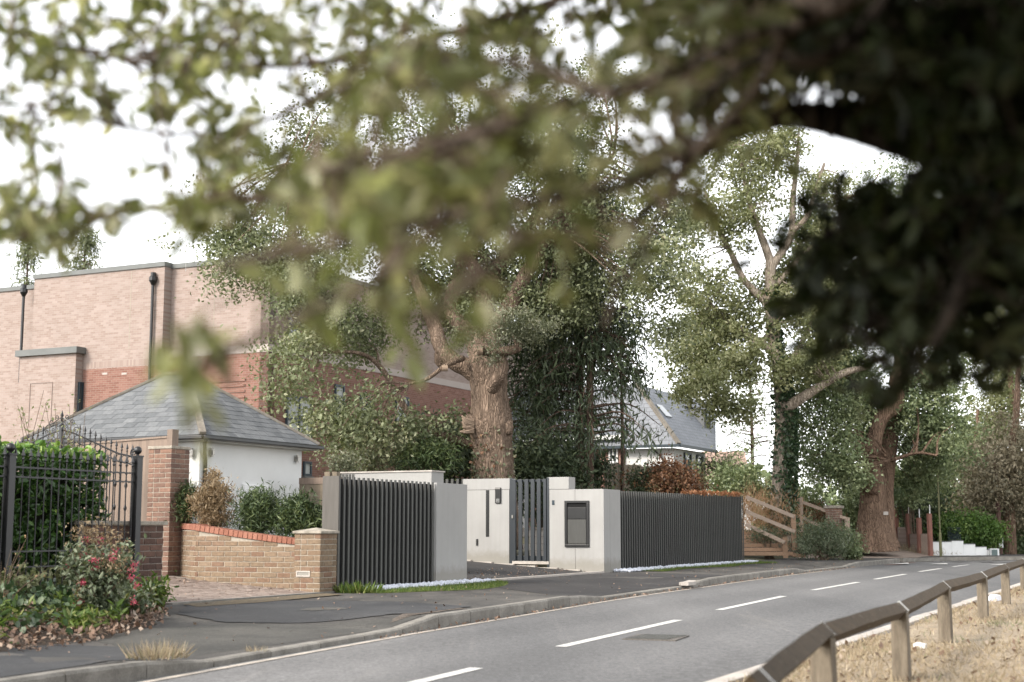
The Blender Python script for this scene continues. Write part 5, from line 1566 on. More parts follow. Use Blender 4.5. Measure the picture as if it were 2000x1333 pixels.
for (x, y) in ((166, 1085), (184, 1095), (225, 1080), (186, 1110), (163, 1133), (160, 1140), (262, 1103), (256, 1113), (243, 1117), (267, 1145), (262, 1176), (156, 1178), (230, 1115), (258, 1130), (205, 1086), (171, 1055), (195, 1053), (128, 1106), (219, 1092)):
    p = P(x, y, vb.y + random.uniform(-.35, .1))
    heads.append(p)
for i, p in enumerate(heads):
    q = np.array(p) + RNG.normal(size=(42, 3)) * np.array([.021, .021, .015])
    me = leaf_mesh('flower_head', q, MT['flower'], (.012, .024), .7, -.3, .8, 'rhomb', wl(va))
    link('flower_head', me, va, 'stuff')
sp_ = np.concatenate([np.array(P(x, y, vb.y + random.uniform(-.3, .2))) + RNG.normal(size=(70, 3)) * np.array([.06, .06, .06]) for (x, y) in ((180, 1050), (150, 1045), (215, 1040), (235, 1062), (180, 1060), (205, 1050), (212, 1072), (190, 1120), (160, 1152), (222, 1105), (178, 1035), (240, 1108), (200, 1100), (150, 1085))])
link('seed_heads', leaf_mesh('seed_heads', sp_, MT['lf_brown'], (.02, .05), .35, -.2, .4, 'rhomb', wl(va)), va, 'stuff')
vb2 = G(120, 1180, .2)
stem_plant('leafy_plant', 'olive leafed plant with pale stems left of the valerian', 'plant', (vb2.x - .2, vb2.y, .2), 34, .42, .6, 'lf_pale', .07, 20)
vb3 = G(30, 1190, .2)
stem_plant('leafy_plant', 'pale leaved plant at the foot of the left fence post', 'plant', (vb3.x, vb3.y, .2), 30, .40, .42, 'lf_pale', .075, 18)
vb4 = G(292, 1195, .12)
stem_plant('leafy_plant', 'small bright green plant at the foot of the dark brick wall', 'plant', (vb4.x, vb4.y, .12), 34, .30, .22, 'grassb', .09, 16, wid=.3)
vb6 = G(245, 1205, .12)
stem_plant('leafy_plant', 'low grey green plant between the valerian and the footpath', 'plant', (vb6.x, vb6.y, .11), 40, .28, .40, 'lf_grey', .08, 18, wid=.4)
vb5 = G(10, 1215, .15)
stem_plant('dry_plant', 'bare pale dry stems leaning at the left edge of the bed', 'plant', (vb5.x, vb5.y, .15), 10, .75, .35, 'straw', .03, 4, (.1, 0))

# ------------------------------------------------------------------ laurel hedge behind the iron fence
def box_leaves(n, t0, t1, s0, s1, z0, z1, skin=.16):
    """leaves on the faces and just inside a clipped hedge"""
    t = RNG.uniform(t0, t1, n); s = RNG.uniform(s0, s1, n); z = RNG.uniform(z0, z1, n)
    f = RNG.integers(0, 10, n)
    d = skin * RNG.random(n) ** 1.3
    s = np.where(f < 5, s0 + d, s); z = np.where((f >= 5) & (f < 8), z1 - d, z); t = np.where(f == 8, t1 - d, t); t = np.where(f == 9, t0 + d, t)
    bump = .07 * noise3(np.stack([t, s, z], 1), 2.5, 9)
    s = s - bump * (f < 5); z = z + bump * ((f >= 5) & (f < 8))
    return np.stack([L0.x + UX * t - UY * s, L0.y + UY * t + UX * s, z], 1), f
hs0 = .25
tH = hit(205, (F(0, hs0).x, F(0, hs0).y), (UX, UY), 1.2)
hd = thing('laurel_hedge', 'clipped glossy laurel hedge behind the black iron fence', 'hedge', F(tH - 2, .6, .1))
zH = zat(886, F(tH, hs0).y)
q, f = box_leaves(12500, tH - 5.5, tH, hs0, hs0 + 1.0, .2, zH - .02, .22)
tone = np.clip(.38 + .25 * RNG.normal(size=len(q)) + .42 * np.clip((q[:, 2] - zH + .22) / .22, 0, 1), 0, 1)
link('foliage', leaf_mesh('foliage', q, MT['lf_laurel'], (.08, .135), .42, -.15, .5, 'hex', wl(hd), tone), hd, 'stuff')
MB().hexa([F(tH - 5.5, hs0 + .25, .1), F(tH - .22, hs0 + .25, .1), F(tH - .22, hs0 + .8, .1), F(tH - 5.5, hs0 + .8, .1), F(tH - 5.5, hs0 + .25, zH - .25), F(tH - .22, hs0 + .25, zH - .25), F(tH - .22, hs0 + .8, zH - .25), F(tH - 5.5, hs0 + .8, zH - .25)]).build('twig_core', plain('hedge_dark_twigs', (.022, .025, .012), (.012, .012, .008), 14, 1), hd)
lm = [leaf_mesh('leaf', np.array([[0, 0, 0]]), MT['lf_laurel'], (.11, .14), .45, .1, 3, 'hex', rnd=np.array([x])) for x in (.3, .55, .75, .92)]
for i in range(290):
    t = random.uniform(tH - 2.6, tH - .02); z = random.uniform(.9, zH + .03)
    top = random.random() < .45
    p = F(t, hs0 - .03 if not top else random.uniform(hs0, hs0 + .4), z if not top else zH + random.uniform(-.03, .05))
    piece('leaf', lm[(3 if random.random() < .5 else 2) if top else random.randint(0, 2)], hd, p, rot=(random.uniform(-.9, .9), random.uniform(-.9, .9), random.uniform(0, 6.28)))
# climbing sprays over the hedge and gates
for i, (x, y, lab) in enumerate(((60, 800, 'thin climbing spray with pale leaves above the left end of the hedge'), (150, 830, 'thin climbing spray behind the crown of the arched gates'), (120, 818, 'thin climbing spray between the gate spikes and its crown'))):
    p = P(x, y + 50, 20.5)
    th = thing('climber', lab, 'climbing plant', (p.x, p.y, p.z - 1.6))
    mb = MB(); pts_ = []
    for k in range(6):
        e = P(x + random.uniform(-35, 35), y + random.uniform(-45, 25), 20.5)
        qd = smooth([(p.x, p.y, p.z - 1.6, .008), (p.x + random.uniform(-.1, .1), p.y, p.z - .5, .006), (*e, .003)], 5)
        mb.tube([a[:3] for a in qd], [a[3] for a in qd], 4, False)
        for c in range(10): 
            z_ = qd[random.randint(len(qd) // 2, len(qd) - 1)]; pts_.append([z_[j] + random.gauss(0, .05) for j in range(3)])
    mb.build('stem', MT['twig'], th)
    link('foliage', leaf_mesh('foliage', np.array(pts_), MT['lf_pale'], (.04, .08), .5, .2, .5, 'rhomb', wl(th)), th, 'stuff')

# ------------------------------------------------------------------ shrubs behind the low wall
def shrub(name, label, px, py, d, rpx, hpx, mat, ncl, per, size, wid=.3, droop=-.5, cr=.09, group=None, cat='shrub', stem='twig', seed=5, shape='rhomb', gap=-.2, gf=2.0):
    """px, py: foot; rpx, hpx: half width and height in the photo"""
    b = P(px, py, d); s_ = S(d)
    th = thing(name, label, cat, tuple(b), group)
    c = Vector((b.x, b.y, b.z + hpx / s_ * .5))
    r_ = rpx / s_; h_ = hpx / s_ / 2
    bl_ = [(c, r_ * .85, r_ * .8, h_ * .9, ncl), (c + Vector((0, 0, h_ * .5)), r_ * .5, r_ * .5, h_ * .55, ncl // 3)]
    _, cc = crown('foliage', bl_, per, cr, MT[mat], th, size, wid, droop, .4, gap, gf, seed, shape, 'stuff', .9)
    mb = MB()
    for i in range(7):
        e = cc[random.randrange(len(cc))]
        q = smooth([(b.x, b.y, b.z - .05, .02), ((b.x + e[0]) / 2, (b.y + e[1]) / 2, (b.z + e[2]) / 2 - .05, .014), (*e, .005)], 3)
        mb.tube([x[:3] for x in q], [x[3] for x in q], 5, False)
    mb.build('stem', MT[stem], th)
    return th
shrub('juniper_shrub', 'dark spiky juniper in the left corner behind the low wall', 366, 1028, 21.9, 26, 70, 'lf_jun', 45, 60, (.05, .12), .16, -.3, .09)
shrub('dried_conifer', 'half dead browned conifer shrub behind the low brick wall', 418, 1040, 21.6, 48, 92, 'lf_brown', 60, 70, (.04, .10), .2, -.5, .09)
shrub('dried_conifer', 'tall thin browned stem of conifer beside the dark junipers', 415, 1040, 21.9, 14, 115, 'lf_brown', 20, 50, (.04, .09), .2, -.5, .06)
shrub('juniper_shrub', 'tallest dark green juniper behind the middle of the low wall', 500, 1052, 21.4, 40, 86, 'lf_jun', 70, 66, (.05, .13), .16, -.4, .10, seed=8)
shrub('juniper_shrub', 'feathery green juniper behind the right end of the low wall', 580, 1054, 21.2, 42, 74, 'lf_jun', 66, 60, (.06, .15), .16, -.2, .11, seed=9)
shrub('juniper_shrub', 'low spreading light green conifer beside the buff pier', 618, 1045, 21.6, 26, 36, 'lf_jun', 34, 60, (.05, .12), .16, -.1, .09, seed=12)

# ------------------------------------------------------------------ great oak behind the frontage
D1 = 34.0
LIMBPTS.clear()
oak = thing('oak_tree', 'massive old oak with ivy at its foot rising behind the modern entrance', 'tree', (P(967, 1000, D1).x, D1, .3))
mb = MB()
def tp_(px, py, r_px, dd=0.0): 
    d = D1 + dd; p = P(px, py, d); return (p.x, p.y, p.z, r_px / S(d))
tr = smooth([tp_(970, 1075, 52), tp_(968, 1000, 43), tp_(966, 930, 38.5), tp_(962, 870, 37.5), tp_(958, 830, 42), tp_(957, 790, 37), tp_(955, 760, 36), tp_(954, 735, 37), tp_(948, 705, 34), tp_(946, 680, 24)], 7)
mb.tube([x[:3] for x in tr], [x[3] for x in tr], 54, True, .05, 3, .075)
mb.build('trunk', MT['oak_bark'], oak, smooth=True)
mb = MB()
limb(mb, [tp_(945, 735, 25), tp_(915, 720, 20), tp_(885, 705, 17), tp_(862, 680, 15, .2), tp_(850, 640, 14, .4), tp_(830, 590, 12, .5), tp_(800, 520, 10, 1), tp_(760, 430, 7, 1)], 16, 6, .08, 1, .05)
limb(mb, [tp_(948, 720, 26), tp_(930, 670, 20, .3), tp_(905, 640, 17, .5), tp_(880, 600, 14, .7), tp_(900, 520, 12, 1), tp_(930, 430, 9, 1.2), tp_(920, 330, 6, 1)], 16, 6, .08, 2, .05)
limb(mb, [tp_(955, 700, 26, .6), tp_(955, 640, 21, 1), tp_(945, 590, 18, 1), tp_(960, 540, 16, 1), tp_(1005, 480, 12, 1), tp_(1060, 400, 9, 1.2), tp_(1100, 300, 6, 1)], 16, 6, .08, 4, .05)
limb(mb, [tp_(965, 650, 18, .8), tp_(1000, 590, 16, .8), tp_(1030, 530, 13, .6), tp_(1080, 450, 10, .8), tp_(1140, 370, 7, 1), tp_(1200, 300, 4, 1)], 14, 6, .08, 5, .05)
limb(mb, [tp_(948, 560, 13, 1), tp_(890, 470, 10, 0), tp_(800, 400, 8, -.5), tp_(680, 350, 5, -.6), tp_(560, 320, 3, -.5)], 12, 6, .08, 6)
# low dead limb on the left and the drooping bough
limb(mb, [tp_(905, 700, 6, -.4), tp_(870, 715, 4.5, -.8), tp_(835, 740, 4, -1), tp_(800, 750, 2.5, -1.1)], 8, 5, .05, 8)
limb(mb, [tp_(925, 870, 9, .9), tp_(860, 850, 8, .6), tp_(820, 835, 7.5, .4), tp_(780, 780, 6.5, .2), tp_(745, 720, 5.5, 0), tp_(700, 690, 4, -.4), tp_(620, 690, 2.5, -.5)], 12, 6, .1, 9)
limb(mb, [tp_(870, 830, 7, .5), tp_(800, 828, 5.5, .3), tp_(720, 835, 4, .2), tp_(640, 850, 2.5, .1)], 10, 5, .1, 10)
mb.build('limbs', MT['oak_bark'], oak, smooth=True)
# sawn stub that hooks over to the right
mb = MB()
limb(mb, [tp_(960, 760, 13, -.9), tp_(972, 740, 13, -1.15), tp_(982, 715, 12, -1.2), tp_(970, 692, 10, -1.2), tp_(945, 686, 9, -1.25), tp_(936, 686, 8.5, -1.3)], 14, 6, .06, 11, .05)
limb(mb, [tp_(960, 688, 10, -1.2), tp_(990, 686, 9.5, -1.3), tp_(1012, 680, 8, -1.3), tp_(1008, 664, 5.5, -1.3), tp_(1002, 650, 3, -1.3)], 14, 6, .08, 12, .04)
mb.build('sawn_stub', MT['oak_bark'], oak, smooth=True)
for (x, y, r_, dd) in ((934, 686, 9, -1.33), (866, 720, 6, -.9)):
    p = tp_(x, y, r_, dd)
    MB().tube([(p[0] - .03, p[1] - .02, p[2]), (p[0] + .1, p[1], p[2])], [p[3], p[3]], 14, True, .05, 3).build('sawn_end', MT['cut_wood'], oak)
# burrs
def burr(px, py, r_, dd, sx=1.0, mat='oak_bark'):
    p = tp_(px, py, r_, dd); mb = MB(); n = 12
    rows = []
    rr = random.Random(px)
    vs = []
    for i in range(9):
        a = math.pi * i / 8
        for k in range(n):
            q = p[3] * (1 + rr.uniform(-.14, .14))
            vs.append((p[0] + q * math.sin(a) * math.cos(6.283 * k / n) * sx, p[1] + q * math.sin(a) * math.sin(6.283 * k / n), p[2] + q * 1.25 * math.cos(a)))
    mb.add(vs, [(i * n + k, i * n + (k + 1) % n, (i + 1) * n + (k + 1) % n, (i + 1) * n + k) for i in range(8) for k in range(n)])
    mb.build('burr', MT[mat], oak, smooth=True)
burr(990, 836, 13, -.25); burr(918, 826, 14, -.25); burr(958, 816, 15, -.30); burr(866, 700, 17, .2)
mb = MB()
for i in range(7):
    limb(mb, [tp_(922, 824 + i * 3, 7, -.35), tp_(910, 820 + i * 4 + random.uniform(-4, 4), 4, -.5), tp_(902 + random.uniform(-4, 5), 815 + i * 4 + random.uniform(-6, 6), 2, -.55)], 6, 3, .1, i)
mb.build('broken_stub', MT['cut_wood'], oak)
# crown
bl1 = []
for a in ((620, 700, 33, 95, 75, 26, 3), (705, 800, 32.5, 100, 65, 34, 3), (600, 640, 34, 75, 55, 18, 3), (770, 850, 33, 90, 35, 18, 2), (850, 830, 34, 75, 50, 16, 2), (690, 640, 34, 85, 50, 20, 3), (640, 835, 33, 80, 45, 26, 2), (560, 740, 33, 40, 60, 14, 2),
          (500, 480, 35, 105, 85, 70, 4), (560, 360, 35, 120, 80, 70, 4), (450, 420, 35, 60, 60, 26, 3), (620, 560, 34, 100, 80, 60, 4), (600, 280, 35, 60, 50, 20, 3),
          (700, 430, 35, 150, 120, 95, 4), (850, 350, 35, 170, 140, 110, 5), (1000, 300, 35, 170, 140, 110, 5), (1150, 380, 35, 140, 110, 75, 4), (1000, 500, 36, 150, 90, 90, 4), (830, 550, 36, 120, 90, 80, 4),
          (1270, 530, 34, 75, 75, 50, 3), (1260, 440, 35, 95, 80, 50, 3), (1150, 520, 36, 90, 70, 50, 3), (800, 200, 36, 200, 120, 60, 4), (1050, 180, 36, 200, 120, 60, 4), (700, 640, 36, 70, 70, 30, 2), (870, 610, 35, 60, 45, 26, 1.5), (1050, 585, 35.2, 70, 40, 34, 1.5), (950, 575, 35.5, 80, 40, 34, 1.5), (1120, 600, 35.5, 60, 40, 26, 1.5), (1300, 640, 35, 45, 50, 14, 2)):
    bl1.append(bl(*a[:6], dr=a[6] * .55))
_, cc = crown('crown', [(a_, b_, c_, d_, int(n_ * (1.0 if k_ < 8 else 1.35))) for k_, (a_, b_, c_, d_, n_) in enumerate(bl1)], 62, .28, MT['lf_oak'], oak, (.08, .14), .5, .25, .1, -.10, .8, 21, 'rhomb', 'stuff')
mb = MB(); st_ = list(LIMBPTS)
twigs(mb, st_, [cc[i] for i in RNG.choice(len(cc), 220, False)], .032, .010, .1, 5)
mb.build('twigs', MT['oak_bark'], oak, kind='stuff')
_, cc = crown('grey_tuft', [bl(980, 635, 32.3, 70, 34, 44, .9), bl(1040, 645, 32.4, 45, 25, 22, .7), bl(905, 660, 32.6, 25, 22, 10, .5), bl(960, 690, 32.8, 30, 18, 8, .3)], 70, .16, MT['lf_tuft'], oak, (.05, .10), .35, .1, .6, -.2, 1.5, 31, 'rhomb', 'stuff')
# ivy on the foot of the trunk
iv = []; tone = []
for i in range(2600):
    a = random.uniform(math.pi * .85, math.pi * 1.9); y = random.uniform(0, 1)
    z = .4 + 3.1 * y
    left = (1.62 - a / math.pi) * 1.2
    if random.random() > (1.05 - y) * (.55 + .55 * left): continue
    py = np.interp(z, [zat(930, D1), zat(870, D1)], [930, 870])
    r_ = 40 / S(D1) + .03
    p = tp_(966, 930, 1)
    iv.append((p[0] + math.cos(a) * r_ * (1.08 if z < 1.2 else 1), p[1] + math.sin(a) * r_, z)); tone.append(random.random())
iv = np.array(iv); 
ivy = thing('ivy', 'ivy climbing the left side of the great oak trunk', 'ivy', (iv[:, 0].mean(), iv[:, 1].mean(), .4))
nI = len(iv)
link('foliage', leaf_mesh('foliage', iv[: int(nI * .8)], MT['lf_tuft'], (.06, .11), .8, .6, .3, 'hex', wl(ivy), np.array(tone)[: int(nI * .8)]), ivy, 'stuff')
link('brown_leaves', leaf_mesh('brown_leaves', iv[int(nI * .86):], MT['lf_dead'], (.06, .11), .8, .6, .3, 'hex', wl(ivy)), ivy, 'stuff')

# ------------------------------------------------------------------ dark conifers right of the oak
def conifer(name, label, px, ybase, ytop, d, rpx, n, mat='lf_dark', trunk_r=9, start=.18, per=34, size=(.14, .34), cr=.28, bark_='pine_bark', droop=1.3, seed=1, wid=.16, taper=1.0, group=None):
    b = P(px, ybase, d); zt_ = zat(ytop, d); s_ = S(d)
    th = thing(name, label, 'tree', (b.x, b.y, b.z), group)
    mb = MB()
    H = zt_ - b.z
    limb(mb, [(b.x, b.y, b.z - .2, trunk_r / s_), (b.x + .03, b.y, b.z + H * .4, trunk_r / s_ * .8), (b.x, b.y, b.z + H * .8, trunk_r / s_ * .4), (b.x, b.y, zt_, .02)], 10, 8, .04, seed)
    pts_ = []; rr = random.Random(seed); tn = []
    for i in range(n):
        k = start + (1 - start) * (rr.random() ** .85)
        z = b.z + H * k
        a = rr.random() * 6.283
        R_ = rpx / s_ * (taper * (1 - k) ** .7 + (1 - taper) + .12) * rr.uniform(.6, 1.1)
        e = Vector((b.x + math.cos(a) * R_, b.y + math.sin(a) * R_, z - R_ * .22))
        m_ = Vector((b.x + math.cos(a) * R_ * .55, b.y + math.sin(a) * R_ * .55, z + R_ * .06))
        q = smooth([(b.x, b.y, z, .035), (*m_, .022), (*e, .006)], 4)
        mb.tube([x[:3] for x in q], [x[3] for x in q], 4, False)
        t0_ = rr.random()
        for c in range(per):
            f = rr.random() ** .7
            x = q[min(len(q) - 1, int(f * len(q)))]
            pts_.append((x[0] + rr.gauss(0, cr * .7), x[1] + rr.gauss(0, cr * .7), x[2] - abs(rr.gauss(0, cr * .9)) + .04)); tn.append(min(1, max(0, .45 * t0_ + .5 * rr.random())))
    mb.build('trunk', MT[bark_], th)
    link('crown', leaf_mesh('crown', np.array(pts_), MT[mat], size, wid, droop, .3, 'rhomb', wl(th), np.array(tn)), th, 'stuff')
    return th
conifer('conifer', 'tall dark conifer with a straight brown trunk right of the oak', 1152, 985, 330, 37, 140, 140, seed=2, trunk_r=8, start=.2, per=60, size=(.16, .36), cr=.32, taper=.7)
conifer('conifer', 'tall dark conifer just behind the first, its trunk close beside it', 1132, 985, 360, 38, 130, 110, seed=3, trunk_r=9, start=.2, per=55, cr=.32, taper=.7)
conifer('conifer', 'dense dark conifer between the oak trunk and the twin trunks', 1055, 990, 560, 39, 120, 150, seed=4, trunk_r=6, start=.05, per=60, cr=.32, taper=.6)
conifer('conifer', 'dark conifer with drooping sprays in front of the white house', 1215, 985, 600, 40, 105, 44, seed=6, trunk_r=4, start=.60, per=42, cr=.30, taper=.6)
# far conifers over the brick building
conifer('far_conifer', 'narrow far conifer standing above the parapet at far left', 45, 700, 455, 75, 38, 60, 'lf_oak', 4, .2, 40, (.25, .5), .4, droop=.8, seed=7)
conifer('far_conifer', 'broader far conifer above the parapet left of the downpipe', 157, 700, 440, 75, 55, 75, 'lf_oak', 4, .2, 45, (.25, .5), .4, droop=.8, seed=8)
# undergrowth behind the frontage wall
def bush(name, label, px, py, d, rx, ry, mat, n, per, size, wid=.5, cr=.2, droop=.2, seed=1, gap=-.25, cat='bush', dr=None, group=None, gf=1.2):
    c = P(px, py, d); s_ = S(d)
    th = thing(name, label, cat, (c.x, c.y, gz(*ts(c)) if ts(c)[1] > 0 else .1), group)
    _, cc = crown('foliage', [bl(px, py, d, rx, ry, n, dr if dr else rx / s_ * .6)], per, cr, MT[mat], th, size, wid, droop, .6, gap, gf, seed, 'rhomb', 'stuff', .8)
    mb = MB(); b = Vector(th.location)
    for i in range(9):
        e = cc[random.randrange(len(cc))]
        q = smooth([(b.x + random.uniform(-.2, .2), b.y, b.z - .05, .03), ((b.x + e[0]) / 2, (b.y + e[1]) / 2, b.z + (e[2] - b.z) * .6, .02), (*e, .006)], 3)
        mb.tube([x[:3] for x in q], [x[3] for x in q], 5, False)
    mb.build('stem', MT['twig'], th)
    return th
bush('evergreen_bush', 'dark evergreen mass left of the oak trunk behind the wall', 875, 885, 36, 60, 60, 'lf_dark', 80, 60, (.10, .2), .4, .28, seed=2, dr=1)
bush('evergreen_bush', 'yellow green drooping yew bough above the pale wall cap', 830, 895, 33, 55, 32, 'lf_jun', 40, 60, (.08, .18), .25, .18, seed=4)
bush('twiggy_shrub', 'pale twiggy shrub behind the pale wall cap', 770, 880, 34.5, 50, 45, 'lf_tuft', 44, 45, (.05, .10), .4, .2, seed=5)
bush('evergreen_bush', 'dark hedge filling the gap right of the oak trunk', 1070, 930, 36.5, 70, 80, 'lf_dark', 130, 60, (.10, .2), .35, .28, seed=6, dr=1)
bush('evergreen_bush', 'dark low yew beside the twin conifer trunks', 1150, 925, 38.5, 32, 45, 'lf_dark', 44, 60, (.10, .2), .35, .25, seed=7)
bush('twiggy_shrub', 'pale shrub in front of the red brick wall by the slatted post', 670, 905, 31, 38, 26, 'lf_tuft', 24, 45, (.05, .10), .4, .16, seed=8)
bush('twiggy_shrub', 'olive shrub under the drooping oak bough', 720, 890, 36, 40, 40, 'lf_oak', 40, 50, (.06, .12), .4, .2, seed=9)

# ------------------------------------------------------------------ beyond the long screen
bf = thing('board_fence', 'weathered upright board fence behind the brown beech hedge', 'fence', P(1210, 950, 40))
fa, fb = P(1180, 906, 39.5), P(1330, 906, 42)
dF = fb - fa; dF.z = 0; aF = math.atan2(dF.y, dF.x); nb = 17
for i in range(nb):
    p = fa + dF * ((i + .5) / nb)
    piece('board', bd2, bf, (p.x, p.y, .3), aF + .05, (dF.length / nb * .97, .022, fa.z - .3 + random.uniform(-.02, .02)))
bush('beech_hedge', 'rust brown dead beech hedge above the long slatted screen', 1292, 942, 37.5, 58, 34, 'lf_dead', 90, 70, (.05, .10), .65, .16, seed=11, cat='hedge', dr=.7)
bush('beech_hedge', 'greener lower left flank of the brown beech hedge', 1255, 945, 37.8, 26, 32, 'lf_dark', 30, 60, (.05, .10), .6, .15, seed=12, cat='hedge')
bush('beech_hedge', 'thin orange brown shoots right of the dead beech hedge', 1350, 950, 38.5, 34, 22, 'lf_dead', 22, 40, (.04, .09), .5, .14, seed=13, cat='hedge')
bush('young_tree', 'slim young tree trained in front of the white house wall', 1367, 928, 41, 20, 26, 'lf_pale', 9, 34, (.06, .12), .5, .16, seed=14, cat='young tree')
q = strip_pts(700, 19.6, 24.6, lambda t: -.03, lambda t: .12, lambda t, s: 1.86 + .0095 * (t - 15) + random.uniform(-.01, .05))
tag(link('fallen_leaf_ridge', leaf_mesh('fallen_leaf_ridge', q, MT['lf_fence'], (.05, .09), .6, 0, 2, 'rhomb')), kind='stuff')
bush('clipped_hedge', 'green clipped hedge beyond the end of the long screen', 1440, 945, 50, 65, 30, 'lf_oak2', 70, 70, (.08, .16), .5, .26, seed=15, cat='hedge', dr=1)
bush('clipped_hedge', 'loose olive bushes below the far brown roof', 1410, 915, 62, 45, 26, 'lf_tuft', 40, 60, (.08, .18), .5, .3, seed=16, cat='hedge', dr=1)
# bank, side path
def gpt(px, py, d): return P(px, py, d)
mb = MB()
g0 = [G(x, y, .1) for x, y in ((1440, 1098), (1500, 1098), (1560, 1098), (1640, 1096), (1690, 1094))]
bankrows = []
for k, (dd, zz) in enumerate(((4.2, .0), (5.5, .35), (7, .7), (10, .95), (16, 1.1), (30, 1.3))):
    bankrows.append([Vector((p.x - .43 * dd * .3, p.y + dd, zz)) for p in g0])
for a, b in zip(bankrows[:-1], bankrows[1:]): mb.strip(a, b)
tag(mb.build('bank', MT['soil'], smooth=True), kind='structure')
mb = MB()
A_ = [P(1660, 1058, 52), P(1700, 1062, 51), P(1740, 1070, 50), P(1790, 1080, 49.5), P(1835, 1087, 49.3)]
B_ = [F(31.0, .2, .104), F(32.0, -1.0, .104), F(32.3, -2.3, .104), Vector((13.3, 46.3, .104)), Vector((14.5, 47.3, .104))]
for k in range(4):
    mb.strip([p.lerp(q_, k / 4) + Vector((0, 0, -.05 * math.sin(math.pi * k / 4))) for p, q_ in zip(B_, A_)], [p.lerp(q_, (k + 1) / 4) + Vector((0, 0, -.05 * math.sin(math.pi * (k + 1) / 4))) for p, q_ in zip(B_, A_)])
tag(mb.build('side_path', MT['pinkpath'], smooth=True), kind='structure')
mb = MB()
A2_ = [P(1640, 1040, 60), P(1700, 1042, 60), P(1760, 1050, 60), P(1830, 1062, 60), P(1900, 1070, 60)]
mb.strip(A2_, A_)
tag(mb.build('bank', MT['dry'], smooth=True), kind='structure')
q = np.array([np.array(A_[i].lerp(A_[i + 1], random.random())) + RNG.normal(size=3) * np.array([.5, .5, .03]) + np.array([0, .5, .05]) for i in [random.randrange(4) for _ in range(1800)]])
scatter('dry_bank_grass', MT['dryb'], q, (.06, .16), .15)
mb = MB(); mb.strip([Vector((p.x, p.y, .09)) for p in farL], [Vector((p.x - .6, p.y + 3.2, .11)) for p in farL])
tag(mb.build('far_footpath', MT['path']), kind='structure')
# timber steps with handrails
ds = 43.0
stp = thing('timber_steps', 'new timber sleeper steps climbing behind the end of the long screen', 'steps', P(1500, 1085, ds))
xs = [1445, 1548, 1530, 1517, 1504, 1492, 1478]
for i in range(6):
    y0 = 1086 - i * 8.2
    r_ = [1548, 1530, 1518, 1503, 1492, 1481][i]
    a, b = P(1447, y0 - 4, ds + i * .28), P(r_, y0 - 4, ds + i * .28)
    MB().beam(a, b, .28, .108).build('sleeper', MT['wood_step'], stp, bevel=.008)
MB().beam(P(1548, 1084, ds - .1), P(1572, 1086, ds - .1), .25, .1).build('sleeper', MT['wood_step'], stp)
hr = thing('handrail', 'sloping pale timber handrail of three rails beside the sleeper steps', 'handrail', P(1555, 1080, ds))
for (x0, y0, x1, y1) in ((1457, 971, 1552, 1010), (1457, 999, 1553, 1039), (1457, 1025, 1533, 1060)):
    MB().beam(P(x0, y0, ds + .6), P(x1, y1, ds - .2), .05, .11).build('rail', MT['wood_pale'], hr, bevel=.006)
for (x, y0, y1) in ((1551, 1005, 1075), (1534, 1050, 1090)):
    a = P(x, y1, ds - .1); MB().box((a.x, a.y, (a.z + zat(y0, ds)) / 2), (.14, .12, zat(y0, ds) - a.z)).build('post', MT['wood_step'], hr)
hr2 = thing('handrail', 'farther timber handrail running down to the small brick pillar', 'handrail', P(1565, 1030, ds + 3))
for (x0, y0, x1, y1) in ((1545, 979, 1563, 978), (1567, 981, 1655, 1014), (1565, 1010, 1622, 1038)):
    MB().beam(P(x0, y0, ds + 3), P(x1, y1, ds + 2.5), .05, .10).build('rail', MT['wood_pale'], hr2)
for (x, y0, y1) in ((1564, 971, 1040), (1655, 1011, 1050)):
    a = P(x, y1, ds + 2.7); MB().box((a.x, a.y, (a.z + zat(y0, ds + 2.7)) / 2), (.16, .12, zat(y0, ds + 2.7) - a.z)).build('post', MT['wood_pale'], hr2)
# dead bracken behind the rails
q = []; 
for i in range(150):
    x = random.uniform(1452, 1560); y = random.uniform(985, 1050) if x > 1500 else random.uniform(975, 1040)
    q.append(np.array(P(x, y, random.uniform(44.2, 46))) + RNG.normal(size=(26, 3)) * np.array([.13, .13, .30]))
q = np.concatenate(q)
brk = thing('dead_bracken', 'tall straw brown dead growth behind the sloping handrail', 'dead plants', tuple(P(1500, 1050, 45)))
link('stems', leaf_mesh('stems', q, MT['straw'], (.15, .4), .05, -1.3, .2, 'tri', wl(brk)), brk, 'stuff')
bush('dead_bracken', 'orange brown dead growth between the two handrails', 1595, 1015, 46.5, 34, 26, 'lf_dead', 26, 40, (.06, .12), .3, .2, seed=17, cat='dead plants')
# small brick pillar
q = P(1641, 1060, 45.5)
spil = pier('brick_pillar', 'small weathered brick pillar with a pale cap near the second oak', (q.x, q.y), .44, q.z - .25, zat(993, q.y), 'red', 'mortar', .09, .05, cat='brick pillar')
bush('lavender_bush', 'silvery green sprawling bush at the edge of the footpath', 1605, 1055, 42.5, 58, 32, 'lf_grey', 90, 70, (.05, .13), .25, .16, -.5, seed=18, dr=.9)
bush('green_bush', 'darker green bush at the right end of the silvery bush', 1655, 1062, 42.8, 26, 26, 'lf_oak2', 34, 60, (.06, .12), .4, .15, seed=19)
bush('green_bush', 'low dark mound of leaves touching the side path', 1676, 1080, 42.6, 16, 9, 'lf_oak2', 12, 60, (.05, .10), .4, .1, seed=20)
bush('green_bush', 'grey leaved plant in front of the handrail post', 1500, 1045, 43.4, 30, 16, 'lf_grey', 18, 45, (.05, .11), .3, .12, seed=21)
